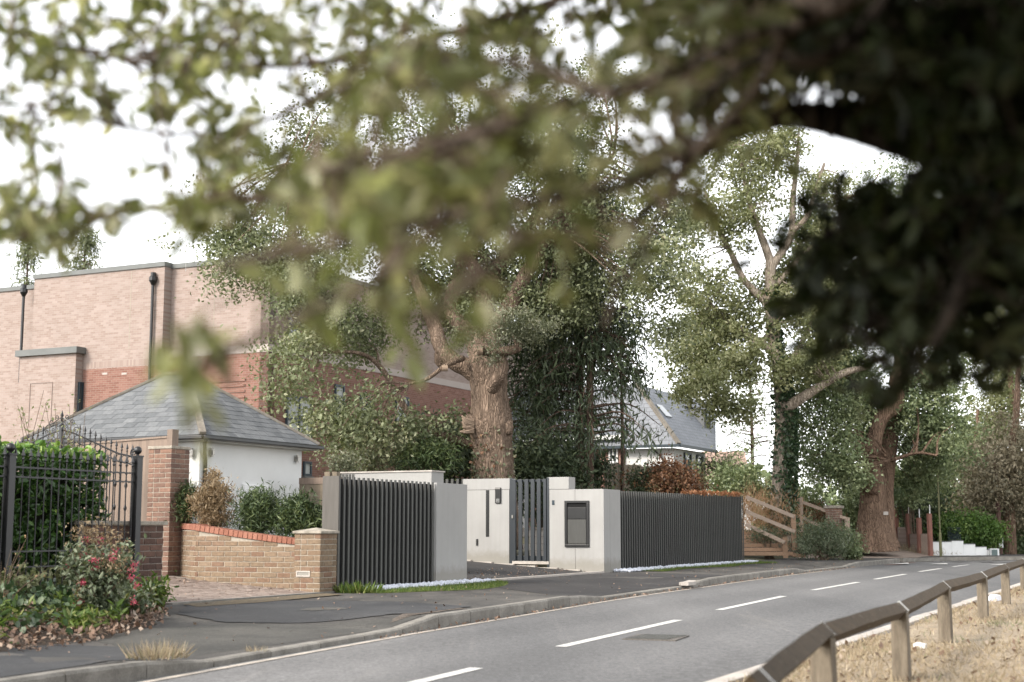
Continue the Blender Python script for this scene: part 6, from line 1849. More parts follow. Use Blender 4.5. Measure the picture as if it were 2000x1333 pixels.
# tall hedge behind
hq = thing('tall_hedge', 'tall olive hedge behind the handrails and the brick pillar', 'hedge', tuple(P(1625, 1045, 49)))
_, _c = crown('foliage', [bl(1590, 1000, 49, 55, 42, 90, .8), bl(1650, 1000, 49.5, 50, 45, 90, .8), bl(1690, 1005, 50, 35, 45, 50, .8)], 75, .22, MT['lf_oak2'], hq, (.07, .14), .5, .2, .6, -.3, 1.2, 41, 'rhomb', 'stuff')
MB().box((P(1630, 1000, 50).x, 50.6, 1.0), (3.0, .8, 1.6), .2).build('twig_core', plain('hedge_core', (.03, .03, .018), (.015, .015, .01), 9, 1), hq)

# ------------------------------------------------------------------ ivy-clad forked tree
D2 = 45.0
LIMBPTS.clear()
t2 = thing('forked_tree', 'tall forked tree with pale bark and an ivy clad trunk', 'tree', (P(1528, 1030, D2).x, D2, .6))
def q2(px, py, r_, dd=0.0): p = P(px, py, D2 + dd); return (p.x, p.y, p.z, r_ / S(D2))
mb = MB()
limb(mb, [q2(1524, 1060, 26), q2(1525, 1000, 21), q2(1528, 900, 19), q2(1531, 800, 17), q2(1522, 720, 14), q2(1508, 640, 12), q2(1504, 580, 11), q2(1506, 510, 11)], 18, 7, .06, 1, .03)
limb(mb, [q2(1508, 520, 9), q2(1494, 480, 8), q2(1478, 440, 6.5), q2(1464, 395, 5.5), q2(1452, 340, 4), q2(1445, 290, 3)], 10, 6, .05, 2)
limb(mb, [q2(1508, 520, 9), q2(1528, 490, 8), q2(1546, 455, 7), q2(1548, 400, 6), q2(1555, 330, 4.5), q2(1560, 270, 3)], 10, 6, .05, 3)
limb(mb, [q2(1505, 600, 9), q2(1480, 575, 8), q2(1452, 545, 7), q2(1430, 500, 6), q2(1405, 450, 5), q2(1390, 410, 3.5), q2(1375, 370, 2.5)], 10, 6, .05, 4)
limb(mb, [q2(1545, 455, 6), q2(1575, 425, 5, -.3), q2(1590, 380, 4, -.4), q2(1610, 320, 3)], 8, 5, .05, 5)
limb(mb, [q2(1512, 560, 6), q2(1540, 530, 5), q2(1565, 500, 4), q2(1600, 470, 3)], 8, 5, .05, 6)
limb(mb, [q2(1514, 690, 9), q2(1470, 660, 8), q2(1430, 640, 7), q2(1400, 610, 5), q2(1385, 590, 3)], 10, 5, .05, 7)
limb(mb, [q2(1530, 800, 12, -.2), q2(1570, 775, 10, -.5), q2(1610, 750, 8, -.8), q2(1650, 728, 7, -1), q2(1700, 716, 4, -1)], 10, 6, .05, 8)
limb(mb, [q2(1520, 720, 7), q2(1555, 690, 6), q2(1580, 640, 4), q2(1600, 600, 3)], 8, 5, .05, 9)
limb(mb, [q2(1512, 640, 6), q2(1460, 700, 5), q2(1420, 720, 4), q2(1370, 740, 2.5)], 8, 5, .05, 10)
mb.build('trunk', MT['pale_bark'], t2, smooth=True)
bl2 = [bl(*a[:6], dr=a[6]) for a in ((1440, 330, 45, 80, 70, 30, 1.5), (1540, 290, 45, 90, 70, 34, 1.5), (1400, 430, 45, 70, 70, 28, 1.3), (1360, 560, 45, 70, 60, 30, 1.3), (1480, 410, 45, 60, 60, 16, 1.2), (1600, 360, 45, 60, 60, 20, 1.2), (1600, 470, 45, 45, 45, 14, 1), (1390, 660, 45, 80, 50, 34, 1.4), (1460, 720, 44, 90, 60, 46, 1.5), (1370, 760, 43, 70, 40, 26, 1.3), (1560, 620, 45, 70, 60, 36, 1.4), (1580, 700, 44.5, 60, 50, 30, 1.2), (1430, 800, 43.5, 50, 35, 16, .8), (1330, 690, 44, 50, 50, 18, 1), (1420, 250, 46, 60, 40, 12, 1.2), (1340, 450, 45, 50, 60, 16, 1), (1500, 560, 45.5, 50, 50, 16, 1), (1450, 620, 45.5, 60, 50, 20, 1), (1340, 620, 45, 60, 60, 22, 1.2), (1570, 540, 45.5, 60, 60, 22, 1), (1630, 600, 45.5, 60, 70, 24, 1.2))]
_, cc = crown('crown', [(a_, b_, c_, d_, int(n_ * 2.2)) for a_, b_, c_, d_, n_ in bl2], 44, .23, MT['lf_pale'], t2, (.09, .16), .55, .3, .1, -.05, .9, 51, 'rhomb', 'stuff')
mb = MB(); st_ = list(LIMBPTS)
twigs(mb, st_, [cc[i] for i in RNG.choice(len(cc), 190, False)], .035, .01, .1, 5)
mb.build('twigs', MT['pale_bark'], t2, kind='stuff')
iv = []
for i in range(6500):
    py = random.uniform(560, 1045); 
    cx = np.interp(py, [560, 640, 720, 800, 900, 1000, 1060], [1504, 1508, 1522, 1531, 1530, 1526, 1524])
    rr_ = np.interp(py, [560, 700, 800, 900, 1000, 1060], [11, 15, 20, 21, 23, 28])
    a = random.uniform(math.pi * 1.05, math.pi * 2.25)
    if py < 700 and random.random() < .65: continue
    if a < math.pi * 1.45 and random.random() < .72: continue
    p = P(cx, py, D2); r_ = rr_ / S(D2) * random.uniform(1.0, 1.35)
    iv.append((p.x + math.cos(a) * r_, p.y + math.sin(a) * r_, p.z))
iv = np.array(iv)
ivy2 = thing('ivy', 'thick dark ivy on the right side of the forked tree trunk', 'ivy', (P(1528, 1030, D2).x, D2 - .3, .6))
link('foliage', leaf_mesh('foliage', iv, MT['lf_ivy'], (.07, .15), .8, .7, .2, 'hex', wl(ivy2)), ivy2, 'stuff')

# ------------------------------------------------------------------ second oak with a crooked limb
D3 = 47.0
LIMBPTS.clear()
t3 = thing('oak_tree', 'broad oak with a crooked bare limb and flared trunk by the side path', 'tree', (P(1715, 1062, D3).x, D3, .5))
def q3(px, py, r_, dd=0.0): p = P(px, py, D3 + dd); return (p.x, p.y, p.z, r_ / S(D3))
mb = MB()
tr = smooth([q3(1706, 1078, 50), q3(1705, 1062, 42), q3(1705, 1030, 32), q3(1706, 990, 25), q3(1705, 950, 23), q3(1703, 925, 21)], 6)
mb.tube([x[:3] for x in tr], [x[3] for x in tr], 40, True, .07, 3, .07)
tr = smooth([q3(1733, 1072, 26, .3), q3(1730, 1040, 20, .3), q3(1729, 990, 17, .4), q3(1728, 950, 17, .5), q3(1735, 880, 16, .8), q3(1748, 800, 14, 1), q3(1770, 700, 12, 1.2), q3(1800, 600, 9, 1.4), q3(1820, 480, 6, 1.5)], 6)
mb.tube([x[:3] for x in tr], [x[3] for x in tr], 24, True, .06, 4, .05)
mb.build('trunk', MT['brown_bark'], t3, smooth=True)
mb = MB()
limb(mb, [q3(1704, 965, 10, -.4), q3(1702, 935, 17, -.45), q3(1702, 900, 17.5, -.5), q3(1708, 860, 15, -.5), q3(1718, 825, 14, -.5), q3(1730, 805, 14.5, -.5), q3(1748, 795, 14, -.5), q3(1755, 775, 12, -.5), q3(1748, 745, 11, -.4), q3(1756, 700, 9, -.3), q3(1750, 650, 7)], 20, 7, .07, 2, .03)
mb.build('crooked_limb', MT['brown_bark'], t3, smooth=True)
mb = MB()
limb(mb, [q3(1735, 860, 8, 1), q3(1690, 780, 7, 1), q3(1665, 740, 6, .8), q3(1655, 690, 5), q3(1640, 600, 4)], 8, 5, .05, 3)
limb(mb, [q3(1750, 790, 9, 1), q3(1800, 730, 8, 1), q3(1835, 690, 7, 1), q3(1870, 640, 5, 1)], 8, 5, .05, 4)
limb(mb, [q3(1740, 900, 4, -.5), q3(1790, 885, 3, -1), q3(1830, 890, 2, -1.4)], 6, 4, .05, 5)
limb(mb, [q3(1760, 720, 9, 1), q3(1740, 600, 7, 1), q3(1700, 480, 5), q3(1680, 380, 3)], 8, 5, .05, 6)
mb.build('limbs', MT['brown_bark'], t3, smooth=True)
bl3 = [bl(*a[:6], dr=a[6]) for a in ((1600, 600, 47.5, 70, 90, 50, 1.4), (1580, 480, 47.5, 60, 80, 36, 1.3), (1620, 800, 46, 70, 70, 60, 1.3), (1640, 900, 46, 65, 60, 60, 1.2), (1600, 720, 47, 60, 60, 40, 1.2), (1680, 720, 47, 70, 70, 60, 1.4), (1790, 770, 47.5, 90, 80, 80, 1.6), (1830, 860, 48, 80, 60, 70, 1.5), (1780, 920, 49.5, 80, 55, 50, 1.2), (1700, 580, 48, 110, 110, 90, 2), (1640, 460, 48, 80, 90, 60, 1.6), (1720, 400, 48, 100, 90, 60, 1.8), (1830, 480, 48.5, 120, 120, 80, 2), (1860, 640, 48.5, 90, 100, 60, 1.8), (1580, 850, 46.5, 35, 70, 24, .8), (1690, 840, 48.5, 60, 80, 50, 1))]
_, cc = crown('crown', [(a_, b_, c_, d_, int(n_ * 1.75)) for a_, b_, c_, d_, n_ in bl3], 56, .25, MT['lf_oak2'], t3, (.09, .15), .55, .25, .1, -.12, .9, 61, 'rhomb', 'stuff')
mb = MB(); st_ = list(LIMBPTS)
twigs(mb, st_, [cc[i] for i in RNG.choice(len(cc), 170, False)], .04, .01, .1, 5)
mb.build('twigs', MT['brown_bark'], t3, kind='stuff')
# plaque on the trunk
pq = P(1730, 1003, D3 - .55)
tag(MB().box(pq, (.16, .03, .11), .1).build('small_plate', MT['edging']), 'small pale plate fixed to the trunk of the crooked oak', 'plate')
bush('evergreen_bush', 'dark green bush right of the crooked oak trunk', 1785, 985, 52, 55, 55, 'lf_dark', 90, 70, (.08, .16), .5, .25, seed=22, dr=1)
bush('holly_bush', 'glossy green bush just behind the crooked oak trunk', 1775, 955, 50.5, 40, 30, 'lf_oak2', 50, 70, (.08, .15), .5, .22, seed=23)

# ------------------------------------------------------------------ far walls, lamp post, hedge, wood
bw = thing('panel_wall', 'pinkish brick wall panels between red brown posts past the second oak', 'wall', tuple(P(1780, 1080, 49)))
xs = ((1752, 1000, 1060, 51.5), (1776, 1012, 1072, 50.5), (1797, 1020, 1080, 49.5), (1818, 1012, 1090, 49.0))
pv = None
for i, (x, y0, y1, d) in enumerate(xs):
    a = P(x, y1, d); h_ = zat(y0, d) - a.z
    MB().box((a.x, a.y, a.z + h_ / 2), (.13, .13, h_ + .3), .3).build('post', plain('red_brown_post', (.26, .12, .09), (.19, .09, .07), 4, .8) if i == 0 else bpy.data.materials['red_brown_post'], bw)
    MB().box((a.x + .02, a.y - .02, a.z + h_ + .25), (.03, .03, .4)).build('bracket', MT['whitebox'], bw)
    if pv is not None:
        b = pv
        zt_ = zat((1040, 1030, 1043, 1043)[i], d)
        MB().hexa([(b.x, b.y, 0), (a.x, a.y, 0), (a.x, a.y + .12, 0), (b.x, b.y + .12, 0), (b.x, b.y, zt_), (a.x, a.y, zt_), (a.x, a.y + .12, zt_), (b.x, b.y + .12, zt_)]).build('panel', MT['pale_brick'] if i < 3 else MT['pinkpath'], bw)
    pv = a
a = P(1740, 1060, 52); b = P(1752, 1060, 51.5)
MB().hexa([(a.x, a.y, 0), (b.x, b.y, 0), (b.x, b.y + .12, 0), (a.x, a.y + .12, 0), (a.x, a.y, zat(1035, 52)), (b.x, b.y, zat(1035, 52)), (b.x, b.y + .12, zat(1035, 52)), (a.x, a.y + .12, zat(1035, 52))]).build('panel', MT['pale_brick'], bw)
ww = thing('stepped_wall', 'low white wall whose top steps down along the far bend', 'wall', tuple(P(1880, 1092, 50)))
steps_ = ((1819, 1860, 1059), (1860, 1883, 1057), (1883, 1906, 1063.5), (1906, 1928, 1069), (1928, 1938, 1074.5))
for i, (x0, x1, y) in enumerate(steps_):
    d = 49.6 + i * .15
    a, b = P(x0, 1092, d), P(x1, 1092, d + .15)
    MB().hexa([(a.x, a.y, -.1), (b.x - .004, b.y, -.1), (b.x - .004, b.y + .22, -.1), (a.x, a.y + .22, -.1), (a.x, a.y, zat(y, d)), (b.x - .004, b.y, zat(y, d)), (b.x - .004, b.y + .22, zat(y, d)), (a.x, a.y + .22, zat(y, d))]).build('wall_section', MT['whitebox'], ww)
    MB().hexa([(a.x, a.y - .02, zat(y, d) + .001), (b.x - .004, b.y - .02, zat(y, d) + .001), (b.x - .004, b.y + .24, zat(y, d) + .001), (a.x, a.y + .24, zat(y, d) + .001), (a.x, a.y - .02, zat(y, d) + .025), (b.x - .004, b.y - .02, zat(y, d) + .025), (b.x - .004, b.y + .24, zat(y, d) + .025), (a.x, a.y + .24, zat(y, d) + .025)]).build('coping', MT['greycap'], ww)
ub = thing('utility_box', 'grey green utility box in a white frame at the end of the stepped wall', 'utility box', tuple(P(1945, 1093, 50)))
a = P(1945, 1085, 50); zt_ = zat(1072, 50)
MB().box((a.x, a.y + .2, zt_ / 2), (.30, .25, zt_)).build('surround', MT['whitebox'], ub)
MB().box((a.x - .02, a.y + .06, zt_ / 2), (.2, .03, zt_ * .82)).build('door', plain('grey_green_paint', (.13, .17, .165), (.11, .145, .14), 3, .6), ub)
lpz = thing('lamp_post', 'slim greenish street lamp post in front of the white stepped wall', 'lamp post', tuple(P(1838, 1091, 48.2)))
p = P(1838, 1091, 48.2)
gpst = plain('mossy_green_post', (.17, .165, .085), (.10, .10, .055), 4, .8)
MB().tube([(p.x, p.y, p.z - .1), (p.x, p.y, zat(1043, 48.2)), (p.x, p.y, zat(1040, 48.2))], [.05, .05, .03], 10).build('base_column', gpst, lpz)
MB().tube([(p.x, p.y, zat(1041, 48.2)), (p.x, p.y, zat(905, 48.2)), (p.x + .02, p.y, 5.2)], [.03, .026, .02], 8).build('shaft', gpst, lpz)
MB().tube([(p.x + .02, p.y, 5.15), (p.x + .2, p.y - .2, 5.35), (p.x + .45, p.y - .45, 5.38)], [.02, .018, .06], 8).build('lantern', MT['galv'], lpz)
hh = thing('clipped_hedge', 'bright green clipped hedge standing over the white stepped wall', 'hedge', tuple(P(1880, 1070, 51.5)))
_, _c = crown('foliage', [bl(1845, 1030, 51.5, 35, 26, 50, .6), bl(1885, 1028, 51.7, 40, 24, 50, .6), bl(1920, 1035, 52, 32, 24, 40, .6), bl(1900, 1050, 51.8, 50, 16, 50, .5)], 75, .2, MT['lf_hedge'], hh, (.07, .14), .5, .1, .6, -.35, 1.2, 71, 'rhomb', 'stuff')
MB().box((P(1885, 1040, 52).x, 52.6, .8), (2.0, .6, 1.0), .0).build('twig_core', bpy.data.materials['hedge_core'], hh)
fg = thing('iron_railing', 'dark iron railing in front of the bright green hedge', 'railing', tuple(P(1865, 1056, 51)))
for i in range(11):
    a = P(1852 + i * 2.4, 1057, 50.8); MB().tube([(a.x, a.y, a.z), (a.x, a.y, zat(1030, 50.8))], .012, 5).build('bar', MT['darkframe'], fg)
MB().beam(P(1851, 1031, 50.8), P(1877, 1031, 50.8), .03, .03).build('rail', MT['darkframe'], fg)
# far trees on the right
def far_tree(name, label, d, blobs, mat, trunk, size=(.10, .20), per=110, cr=.5, seed=1, bark_='brown_bark', droop=.4, group='trees beyond the bend', gap=-.2):
    b = P(trunk[0][0], trunk[0][1], d)
    th = thing(name, label, 'tree', (b.x, b.y, 0), group)
    mb = MB(); limb(mb, [(*P(x, y, d), r_ / S(d)) for x, y, r_ in trunk], 10, 5, .05, seed)
    mb.build('trunk', MT[bark_], th)
    crown('crown', [bl(*a[:2], d, *a[2:5], dr=a[5]) for a in blobs], per, cr, MT[mat], th, size, .45, droop, .5, gap, .7, seed, 'rhomb', 'stuff')
far_tree('far_tree', 'brownish feathery tree at the right edge beyond the bend', 53.5, ((1960, 1000, 70, 70, 70, 2), (1990, 900, 60, 80, 60, 2), (1930, 940, 40, 60, 40, 1.5)), 'lf_far', ((1975, 1100, 12), (1972, 950, 10), (1985, 800, 7), (1990, 700, 4)), seed=1, cr=.42)
far_tree('far_tree', 'olive green tree above the far bright hedge', 56, ((1870, 960, 60, 50, 50, 1.5), (1840, 990, 45, 40, 30, 1.2), (1900, 890, 55, 55, 44, 2)), 'lf_oak2', ((1905, 1090, 9), (1900, 980, 8), (1905, 880, 5), (1910, 800, 3)), seed=2, cr=.4)
far_tree('far_tree', 'tall grey green tree with pale leaves against the sky at right', 58, ((1940, 640, 80, 70, 60, 2), (1990, 720, 60, 80, 60, 2), (1960, 820, 60, 60, 50, 2), (1990, 560, 50, 60, 30, 2)), 'lf_pale', ((1990, 1090, 9), (1985, 900, 8), (1975, 760, 6), (1960, 620, 3)), seed=3, cr=.4)
far_tree('far_tree', 'dark conifer like tree at far right edge behind the rail', 55, ((1985, 1070, 34, 26, 40, 1.5), (1965, 1082, 26, 14, 20, 1), (2040, 1040, 50, 70, 50, 2)), 'lf_oak2', ((2010, 1100, 9), (2010, 900, 6)), seed=4, cr=.35)
tpz = thing('telegraph_pole', 'reddish brown telegraph pole among the far trees at right', 'pole', tuple(P(1954, 1090, 53)))
a = P(1954, 1090, 53); MB().tube([(a.x, a.y, 0), (a.x, a.y, zat(905, 53))], [.10, .085], 10).build('shaft', plain('red_pole_wood', (.15, .085, .068), (.10, .06, .05), 4, .85), tpz)
MB().box((a.x, a.y - .12, zat(1058, 53)), (.16, .06, .45)).build('notice', MT['whitebox'], tpz)
# spruce between the forked tree and the house, thin against the sky
conifer('thin_conifer', 'thin grey green conifer against the sky left of the forked tree', 1470, 960, 690, 66, 90, 46, 'lf_oak2', 4, .12, 26, (.2, .4), .34, droop=.5, seed=12, taper=.7)
# distant wood closing the view
n = 26000
xx = RNG.uniform(-75, 95, n); yy = RNG.uniform(92, 112, n); zz = 4.2 * RNG.random(n) ** .8 * (1 + .35 * np.sin(xx * .5) + .2 * np.sin(xx * 1.3 + 1))
tag(link('distant_wood', leaf_mesh('distant_wood', np.stack([xx, yy, zz], 1), MT['lf_oak2'], (.5, 1.0), .6, .3, .5, 'rhomb')), kind='stuff')
n = 9000
xx = RNG.uniform(19, 60, n); yy = RNG.uniform(58, 66, n); zz = 5 * RNG.random(n) * (1 + .35 * np.sin(xx * .7) + .2 * np.sin(xx * 1.7 + 1))
tag(link('distant_wood', leaf_mesh('distant_wood', np.stack([xx, yy, zz], 1), MT['lf_oak2'], (.3, .6), .6, .3, .5, 'rhomb')), kind='stuff')

# ------------------------------------------------------------------ the tree whose boughs hang over the viewer
dt = thing('overhanging_tree', 'tree with shade painted into its leaves, boughs filling the upper right corner', 'tree', (2.5, .6, 0))  # right-hand boughs split off as a tree, their shade put into the colour
ft = thing('overhanging_tree', 'pale leaved tree whose blurred boughs hang across the top of the view', 'tree', (1.5, -1.0, 0))
mb = MB()
limb(mb, [(1.5, -1.0, -.1, .26), (1.5, -1.0, .6, .21), (1.46, -.95, 1.6, .18), (1.4, -.8, 2.4, .15), (1.4, -.6, 3.2, .12), (1.3, -.5, 4.4, .08)], 20, 6, .07, 3, .05)
mb.build('trunk', MT['brown_bark'], ft, smooth=True)
mb = MB()
limb(mb, [(2.5, .6, -.1, .34), (2.45, .65, .6, .27), (2.4, .8, 1.6, .24), (2.25, 1.0, 2.4, .21), (2.1, 1.2, 3.2, .17), (1.9, 1.3, 4.4, .12)], 20, 6, .07, 2, .05)
mb.build('trunk', MT['brown_bark'], dt, smooth=True)
def fp(px, py, d, r_): p = P(px, py, d); return (p.x, p.y, p.z, r_)
mb = MB()
BR_ = [
    [(2.3, .95, 2.2, .09), fp(2250, 420, 2.3, .07), fp(2000, 325, 2.4, .055), fp(1850, 290, 2.45, .045), fp(1700, 250, 2.5, .034), fp(1560, 226, 2.5, .027), fp(1480, 240, 2.5, .021), fp(1400, 275, 2.5, .016), fp(1340, 330, 2.5, .011), fp(1270, 405, 2.5, .008), fp(1180, 490, 2.5, .005)],
    [(1.4, -.6, 3.0, .07), (1.35, .3, 3.0, .055), fp(2100, -150, 1.9, .035), fp(1800, -60, 1.8, .02), fp(1640, 10, 1.75, .014), fp(1540, 55, 1.7, .0125), fp(1450, 75, 1.65, .0115), fp(1380, 115, 1.6, .0105), fp(1300, 150, 1.55, .0095), fp(1150, 190, 1.5, .008), fp(980, 240, 1.45, .006), fp(800, 290, 1.5, .006), fp(640, 330, 1.6, .004)],
    [fp(1750, -40, 1.9, .014), fp(1680, 60, 1.85, .011), fp(1590, 120, 1.8, .009), fp(1500, 110, 1.8, .008), fp(1420, 150, 1.8, .006), fp(1340, 230, 1.8, .005)],
    [fp(1540, 55, 1.7, .011), fp(1470, 180, 1.75, .010), fp(1350, 300, 1.8, .009), fp(1200, 365, 1.6, .010), fp(1000, 400, 1.45, .009), fp(800, 440, 1.4, .008), fp(640, 475, 1.4, .007), fp(520, 500, 1.45, .005), fp(430, 520, 1.5, .004)],
    [fp(1640, 10, 1.55, .02), fp(1300, -60, 2.2, .018), fp(1000, 30, 2.4, .014), fp(720, 105, 2.5, .012), fp(560, 128, 2.5, .010), fp(400, 125, 2.5, .008), fp(200, 110, 2.6, .006), fp(20, 60, 2.6, .004)],
    [fp(1000, 240, 1.4, .012), fp(760, 330, 2.0, .011), fp(600, 380, 2.2, .010), fp(450, 392, 2.3, .008), fp(300, 405, 2.3, .007), fp(150, 440, 2.4, .005), fp(10, 470, 2.4, .004)],
    [fp(720, 105, 2.5, .01), fp(600, 200, 2.5, .008), fp(420, 260, 2.5, .006), fp(250, 250, 2.5, .005), fp(60, 200, 2.6, .004)],
    [fp(800, 440, 1.4, .007), fp(760, 530, 1.35, .006), fp(640, 590, 1.35, .005), fp(540, 640, 1.4, .004), fp(440, 690, 1.5, .003), fp(380, 720, 1.5, .002)],
    [fp(1850, 290, 2.45, .03), fp(1780, 400, 2.4, .02), fp(1740, 520, 2.35, .014), fp(1700, 620, 2.3, .008), fp(1690, 690, 2.3, .004)],
    [fp(1950, 310, 2.4, .03), fp(1930, 450, 2.2, .02), fp(1880, 560, 2.1, .014), fp(1820, 680, 2.1, .006)],
    [fp(1760, 420, 2.4, .014), fp(1660, 440, 2.4, .01), fp(1600, 480, 2.4, .006), fp(1575, 530, 2.4, .004)],
    [fp(1000, 400, 1.45, .008), fp(1000, 480, 1.4, .006), fp(900, 560, 1.35, .005), fp(820, 640, 1.35, .003)],
    [fp(1350, 300, 2.0, .008), fp(1260, 480, 1.9, .006), fp(1210, 560, 1.85, .005), fp(1180, 640, 1.85, .003)],
    [fp(1200, 190, 1.4, .01), fp(1000, 120, 1.6, .009), fp(800, 130, 1.7, .007), fp(640, 180, 1.8, .005)],
]
allp = []
mbd = MB()
for i, b in enumerate(BR_):
    if i not in (0, 2, 8, 9, 10): b = [(*x[:3], x[3] * .62) for x in b]
    limb(mbd if i in (0, 2, 8, 9, 10) else mb, b, 9, 7, .08, i)
    allp += [x for x in smooth(b, 6)]
mb.build('boughs', bark('bough_bark', (.13, .10, .08), (.065, .05, .04), 3, 20), ft, smooth=True)
mbd.build('boughs', bark('shade_painted_bark', (.05, .04, .032), (.025, .02, .016), 3, 20), dt, smooth=True)  # bark darkened to a silhouette tone, shade painted into its colour
allp = np.array([x[:3] for x in allp])
# leaf zones: (px, py, rx, ry, d0, d1, sprays)
zones = [
    # bright left
    (120, 40, 190, 70, 2.3, 3.3, 40), (420, 40, 190, 80, 2.2, 3.2, 60), (560, 120, 120, 90, 2.0, 3.0, 40), (300, 120, 250, 45, 2.2, 3.1, 44), (60, 180, 110, 80, 2.3, 3.2, 24),
    (330, 200, 150, 45, 2.3, 3.0, 26), (200, 190, 120, 40, 2.3, 3.0, 10), (40, 310, 70, 60, 2.3, 3.0, 12), (160, 420, 190, 45, 2.1, 2.8, 46), (380, 410, 130, 50, 2.0, 2.6, 30), (60, 430, 90, 40, 2.2, 2.8, 18), (300, 300, 120, 30, 2.3, 3, 8), (480, 250, 90, 60, 2.1, 2.8, 18),
    (420, 330, 100, 40, 2.1, 2.8, 12),
    # dense centre
    (700, 120, 180, 120, 1.3, 2.2, 90), (900, 160, 200, 140, 1.1, 1.9, 110), (1100, 170, 180, 140, 1.2, 2.1, 90), (760, 300, 170, 110, 1.1, 1.8, 80), (980, 330, 180, 110, 1.0, 1.7, 90), (1180, 330, 120, 110, 1.3, 2.0, 50), (640, 440, 150, 80, 1.1, 1.8, 44), (820, 470, 160, 90, 1.0, 1.6, 60), (990, 480, 120, 70, 1.1, 1.7, 34), (620, 330, 110, 80, 1.4, 2.2, 34),
    (700, 580, 120, 60, 1.1, 1.5, 30), (830, 590, 90, 70, 1.0, 1.5, 26), (590, 560, 90, 50, 1.2, 1.6, 18), (790, 650, 60, 35, 1.05, 1.4, 9), (560, 640, 60, 40, 1.2, 1.6, 8), (400, 700, 60, 45, 1.3, 1.6, 9), (350, 735, 30, 25, 1.4, 1.6, 3), (560, 770, 30, 40, 1.3, 1.5, 2),
    (860, 30, 260, 60, 1.8, 2.8, 70), (1150, 30, 200, 60, 1.8, 2.8, 60), (1400, 40, 160, 60, 1.8, 2.8, 50),
    (1120, 560, 40, 60, 1.7, 2.1, 7), (1170, 640, 30, 40, 1.7, 2.0, 4), (1240, 450, 60, 50, 1.8, 2.2, 9), (1300, 300, 60, 60, 1.8, 2.4, 12), (1230, 590, 36, 50, 1.3, 1.7, 5), (1370, 380, 40, 40, 2.3, 2.6, 5), (1490, 300, 25, 30, 2.3, 2.6, 2), (1420, 210, 60, 30, 2.0, 2.6, 8),
    # dark right
    (1640, 60, 160, 80, 1.9, 3.0, 90), (1850, 90, 170, 110, 1.8, 3.0, 130), (1980, 200, 120, 180, 1.8, 3.0, 110), (1830, 200, 120, 60, 2.0, 3.0, 50), (1370, 150, 100, 60, 1.9, 2.6, 30), (1480, 100, 80, 50, 2.0, 2.8, 24), (1690, 190, 60, 40, 2.2, 2.8, 14),
    (1900, 420, 110, 110, 2.0, 2.9, 76), (1800, 480, 100, 100, 2.1, 2.8, 56), (1700, 460, 80, 70, 2.2, 2.7, 28), (1740, 580, 90, 80, 2.2, 2.7, 38), (1860, 600, 100, 90, 2.1, 2.7, 44), (1620, 400, 50, 50, 2.3, 2.6, 12), (1615, 500, 40, 50, 2.3, 2.6, 10), (1670, 600, 55, 50, 2.2, 2.6, 14), (1780, 650, 90, 40, 2.2, 2.6, 14), (1960, 560, 80, 120, 2.0, 2.7, 50), (1985, 690, 40, 45, 2.2, 2.6, 7), (1650, 330, 40, 30, 2.3, 2.6, 5),
]
zones += [(1750, 60, 230, 110, 3.0, 4.6, 130), (1930, 180, 130, 170, 3.0, 4.4, 110), (1890, 430, 120, 120, 3.0, 4.2, 70), (1790, 540, 130, 95, 2.9, 4.0, 44), (1960, 550, 90, 130, 2.9, 4.0, 40), (1590, 430, 40, 70, 2.3, 2.7, 9), (1560, 520, 40, 60, 2.3, 2.7, 5), (1600, 600, 50, 60, 2.3, 2.7, 9), (1640, 690, 40, 40, 2.3, 2.6, 5), (1720, 720, 60, 40, 2.3, 2.6, 8), (1840, 720, 50, 40, 2.3, 2.6, 7), (1500, 40, 200, 70, 3.0, 4.2, 60)]
holes = [(1570, 185, 82, 66), (1705, 266, 84, 46), (1775, 350, 85, 42), (1640, 345, 60, 40), (1580, 450, 30, 40), (210, 290, 110, 55), (290, 460, 60, 40), (1450, 330, 60, 60), (1500, 190, 30, 24), (600, 20, 24, 26), (1590, 100, 16, 12)]
cen = []; cdark = []
for zi, (x, y, rx, ry, d0, d1, n) in enumerate(zones):
    if 480 <= x < 1110 and y > 430: y -= 45
    if x >= 1550 and y > 330: n *= .62
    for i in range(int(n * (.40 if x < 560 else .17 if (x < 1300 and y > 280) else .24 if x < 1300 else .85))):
        a = random.random() * 6.283; k = random.random() ** .5
        px_, py_ = x + math.cos(a) * rx * k, y + math.sin(a) * ry * k
        if any(((px_ - hx) / hrx) ** 2 + ((py_ - hy) / hry) ** 2 < 1 for hx, hy, hrx, hry in holes) and random.random() < .96: continue
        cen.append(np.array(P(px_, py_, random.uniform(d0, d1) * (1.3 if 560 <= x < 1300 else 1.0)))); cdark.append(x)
# unseen crown added outside the picture, over and to the right of the viewer, to shade the right-hand boughs
for i in range(1700):
    c = np.array([random.uniform(.5, 4.6), random.uniform(-4.5, 4.6), random.uniform(1.9, 5.0)])
    y_ = c[1]; 
    v = c - np.array([0, 0, EYE])
    dep = v[1] * CP + v[2] * SP
    hx_ = v[0] / max(.05, dep) * FP; hy_ = (-(v[2] * CP - v[1] * SP) / max(.05, dep)) * FP
    if dep > .05 and abs(hx_) < 1060 and abs(hy_) < 720: continue
    cen.append(c); cdark.append(3000)
for i in range(60):
    c = np.array([random.uniform(-2.4, .6), random.uniform(.6, 3.4), random.uniform(2.2, 4.2)])
    v = c - np.array([0, 0, EYE]); dep = v[1] * CP + v[2] * SP
    hx_ = v[0] / max(.05, dep) * FP; hy_ = (-(v[2] * CP - v[1] * SP) / max(.05, dep)) * FP
    if dep > .05 and abs(hx_) < 1060 and abs(hy_) < 720: continue
    cen.append(c); cdark.append(-100)
cen = np.array(cen); cdark = np.array(cdark)
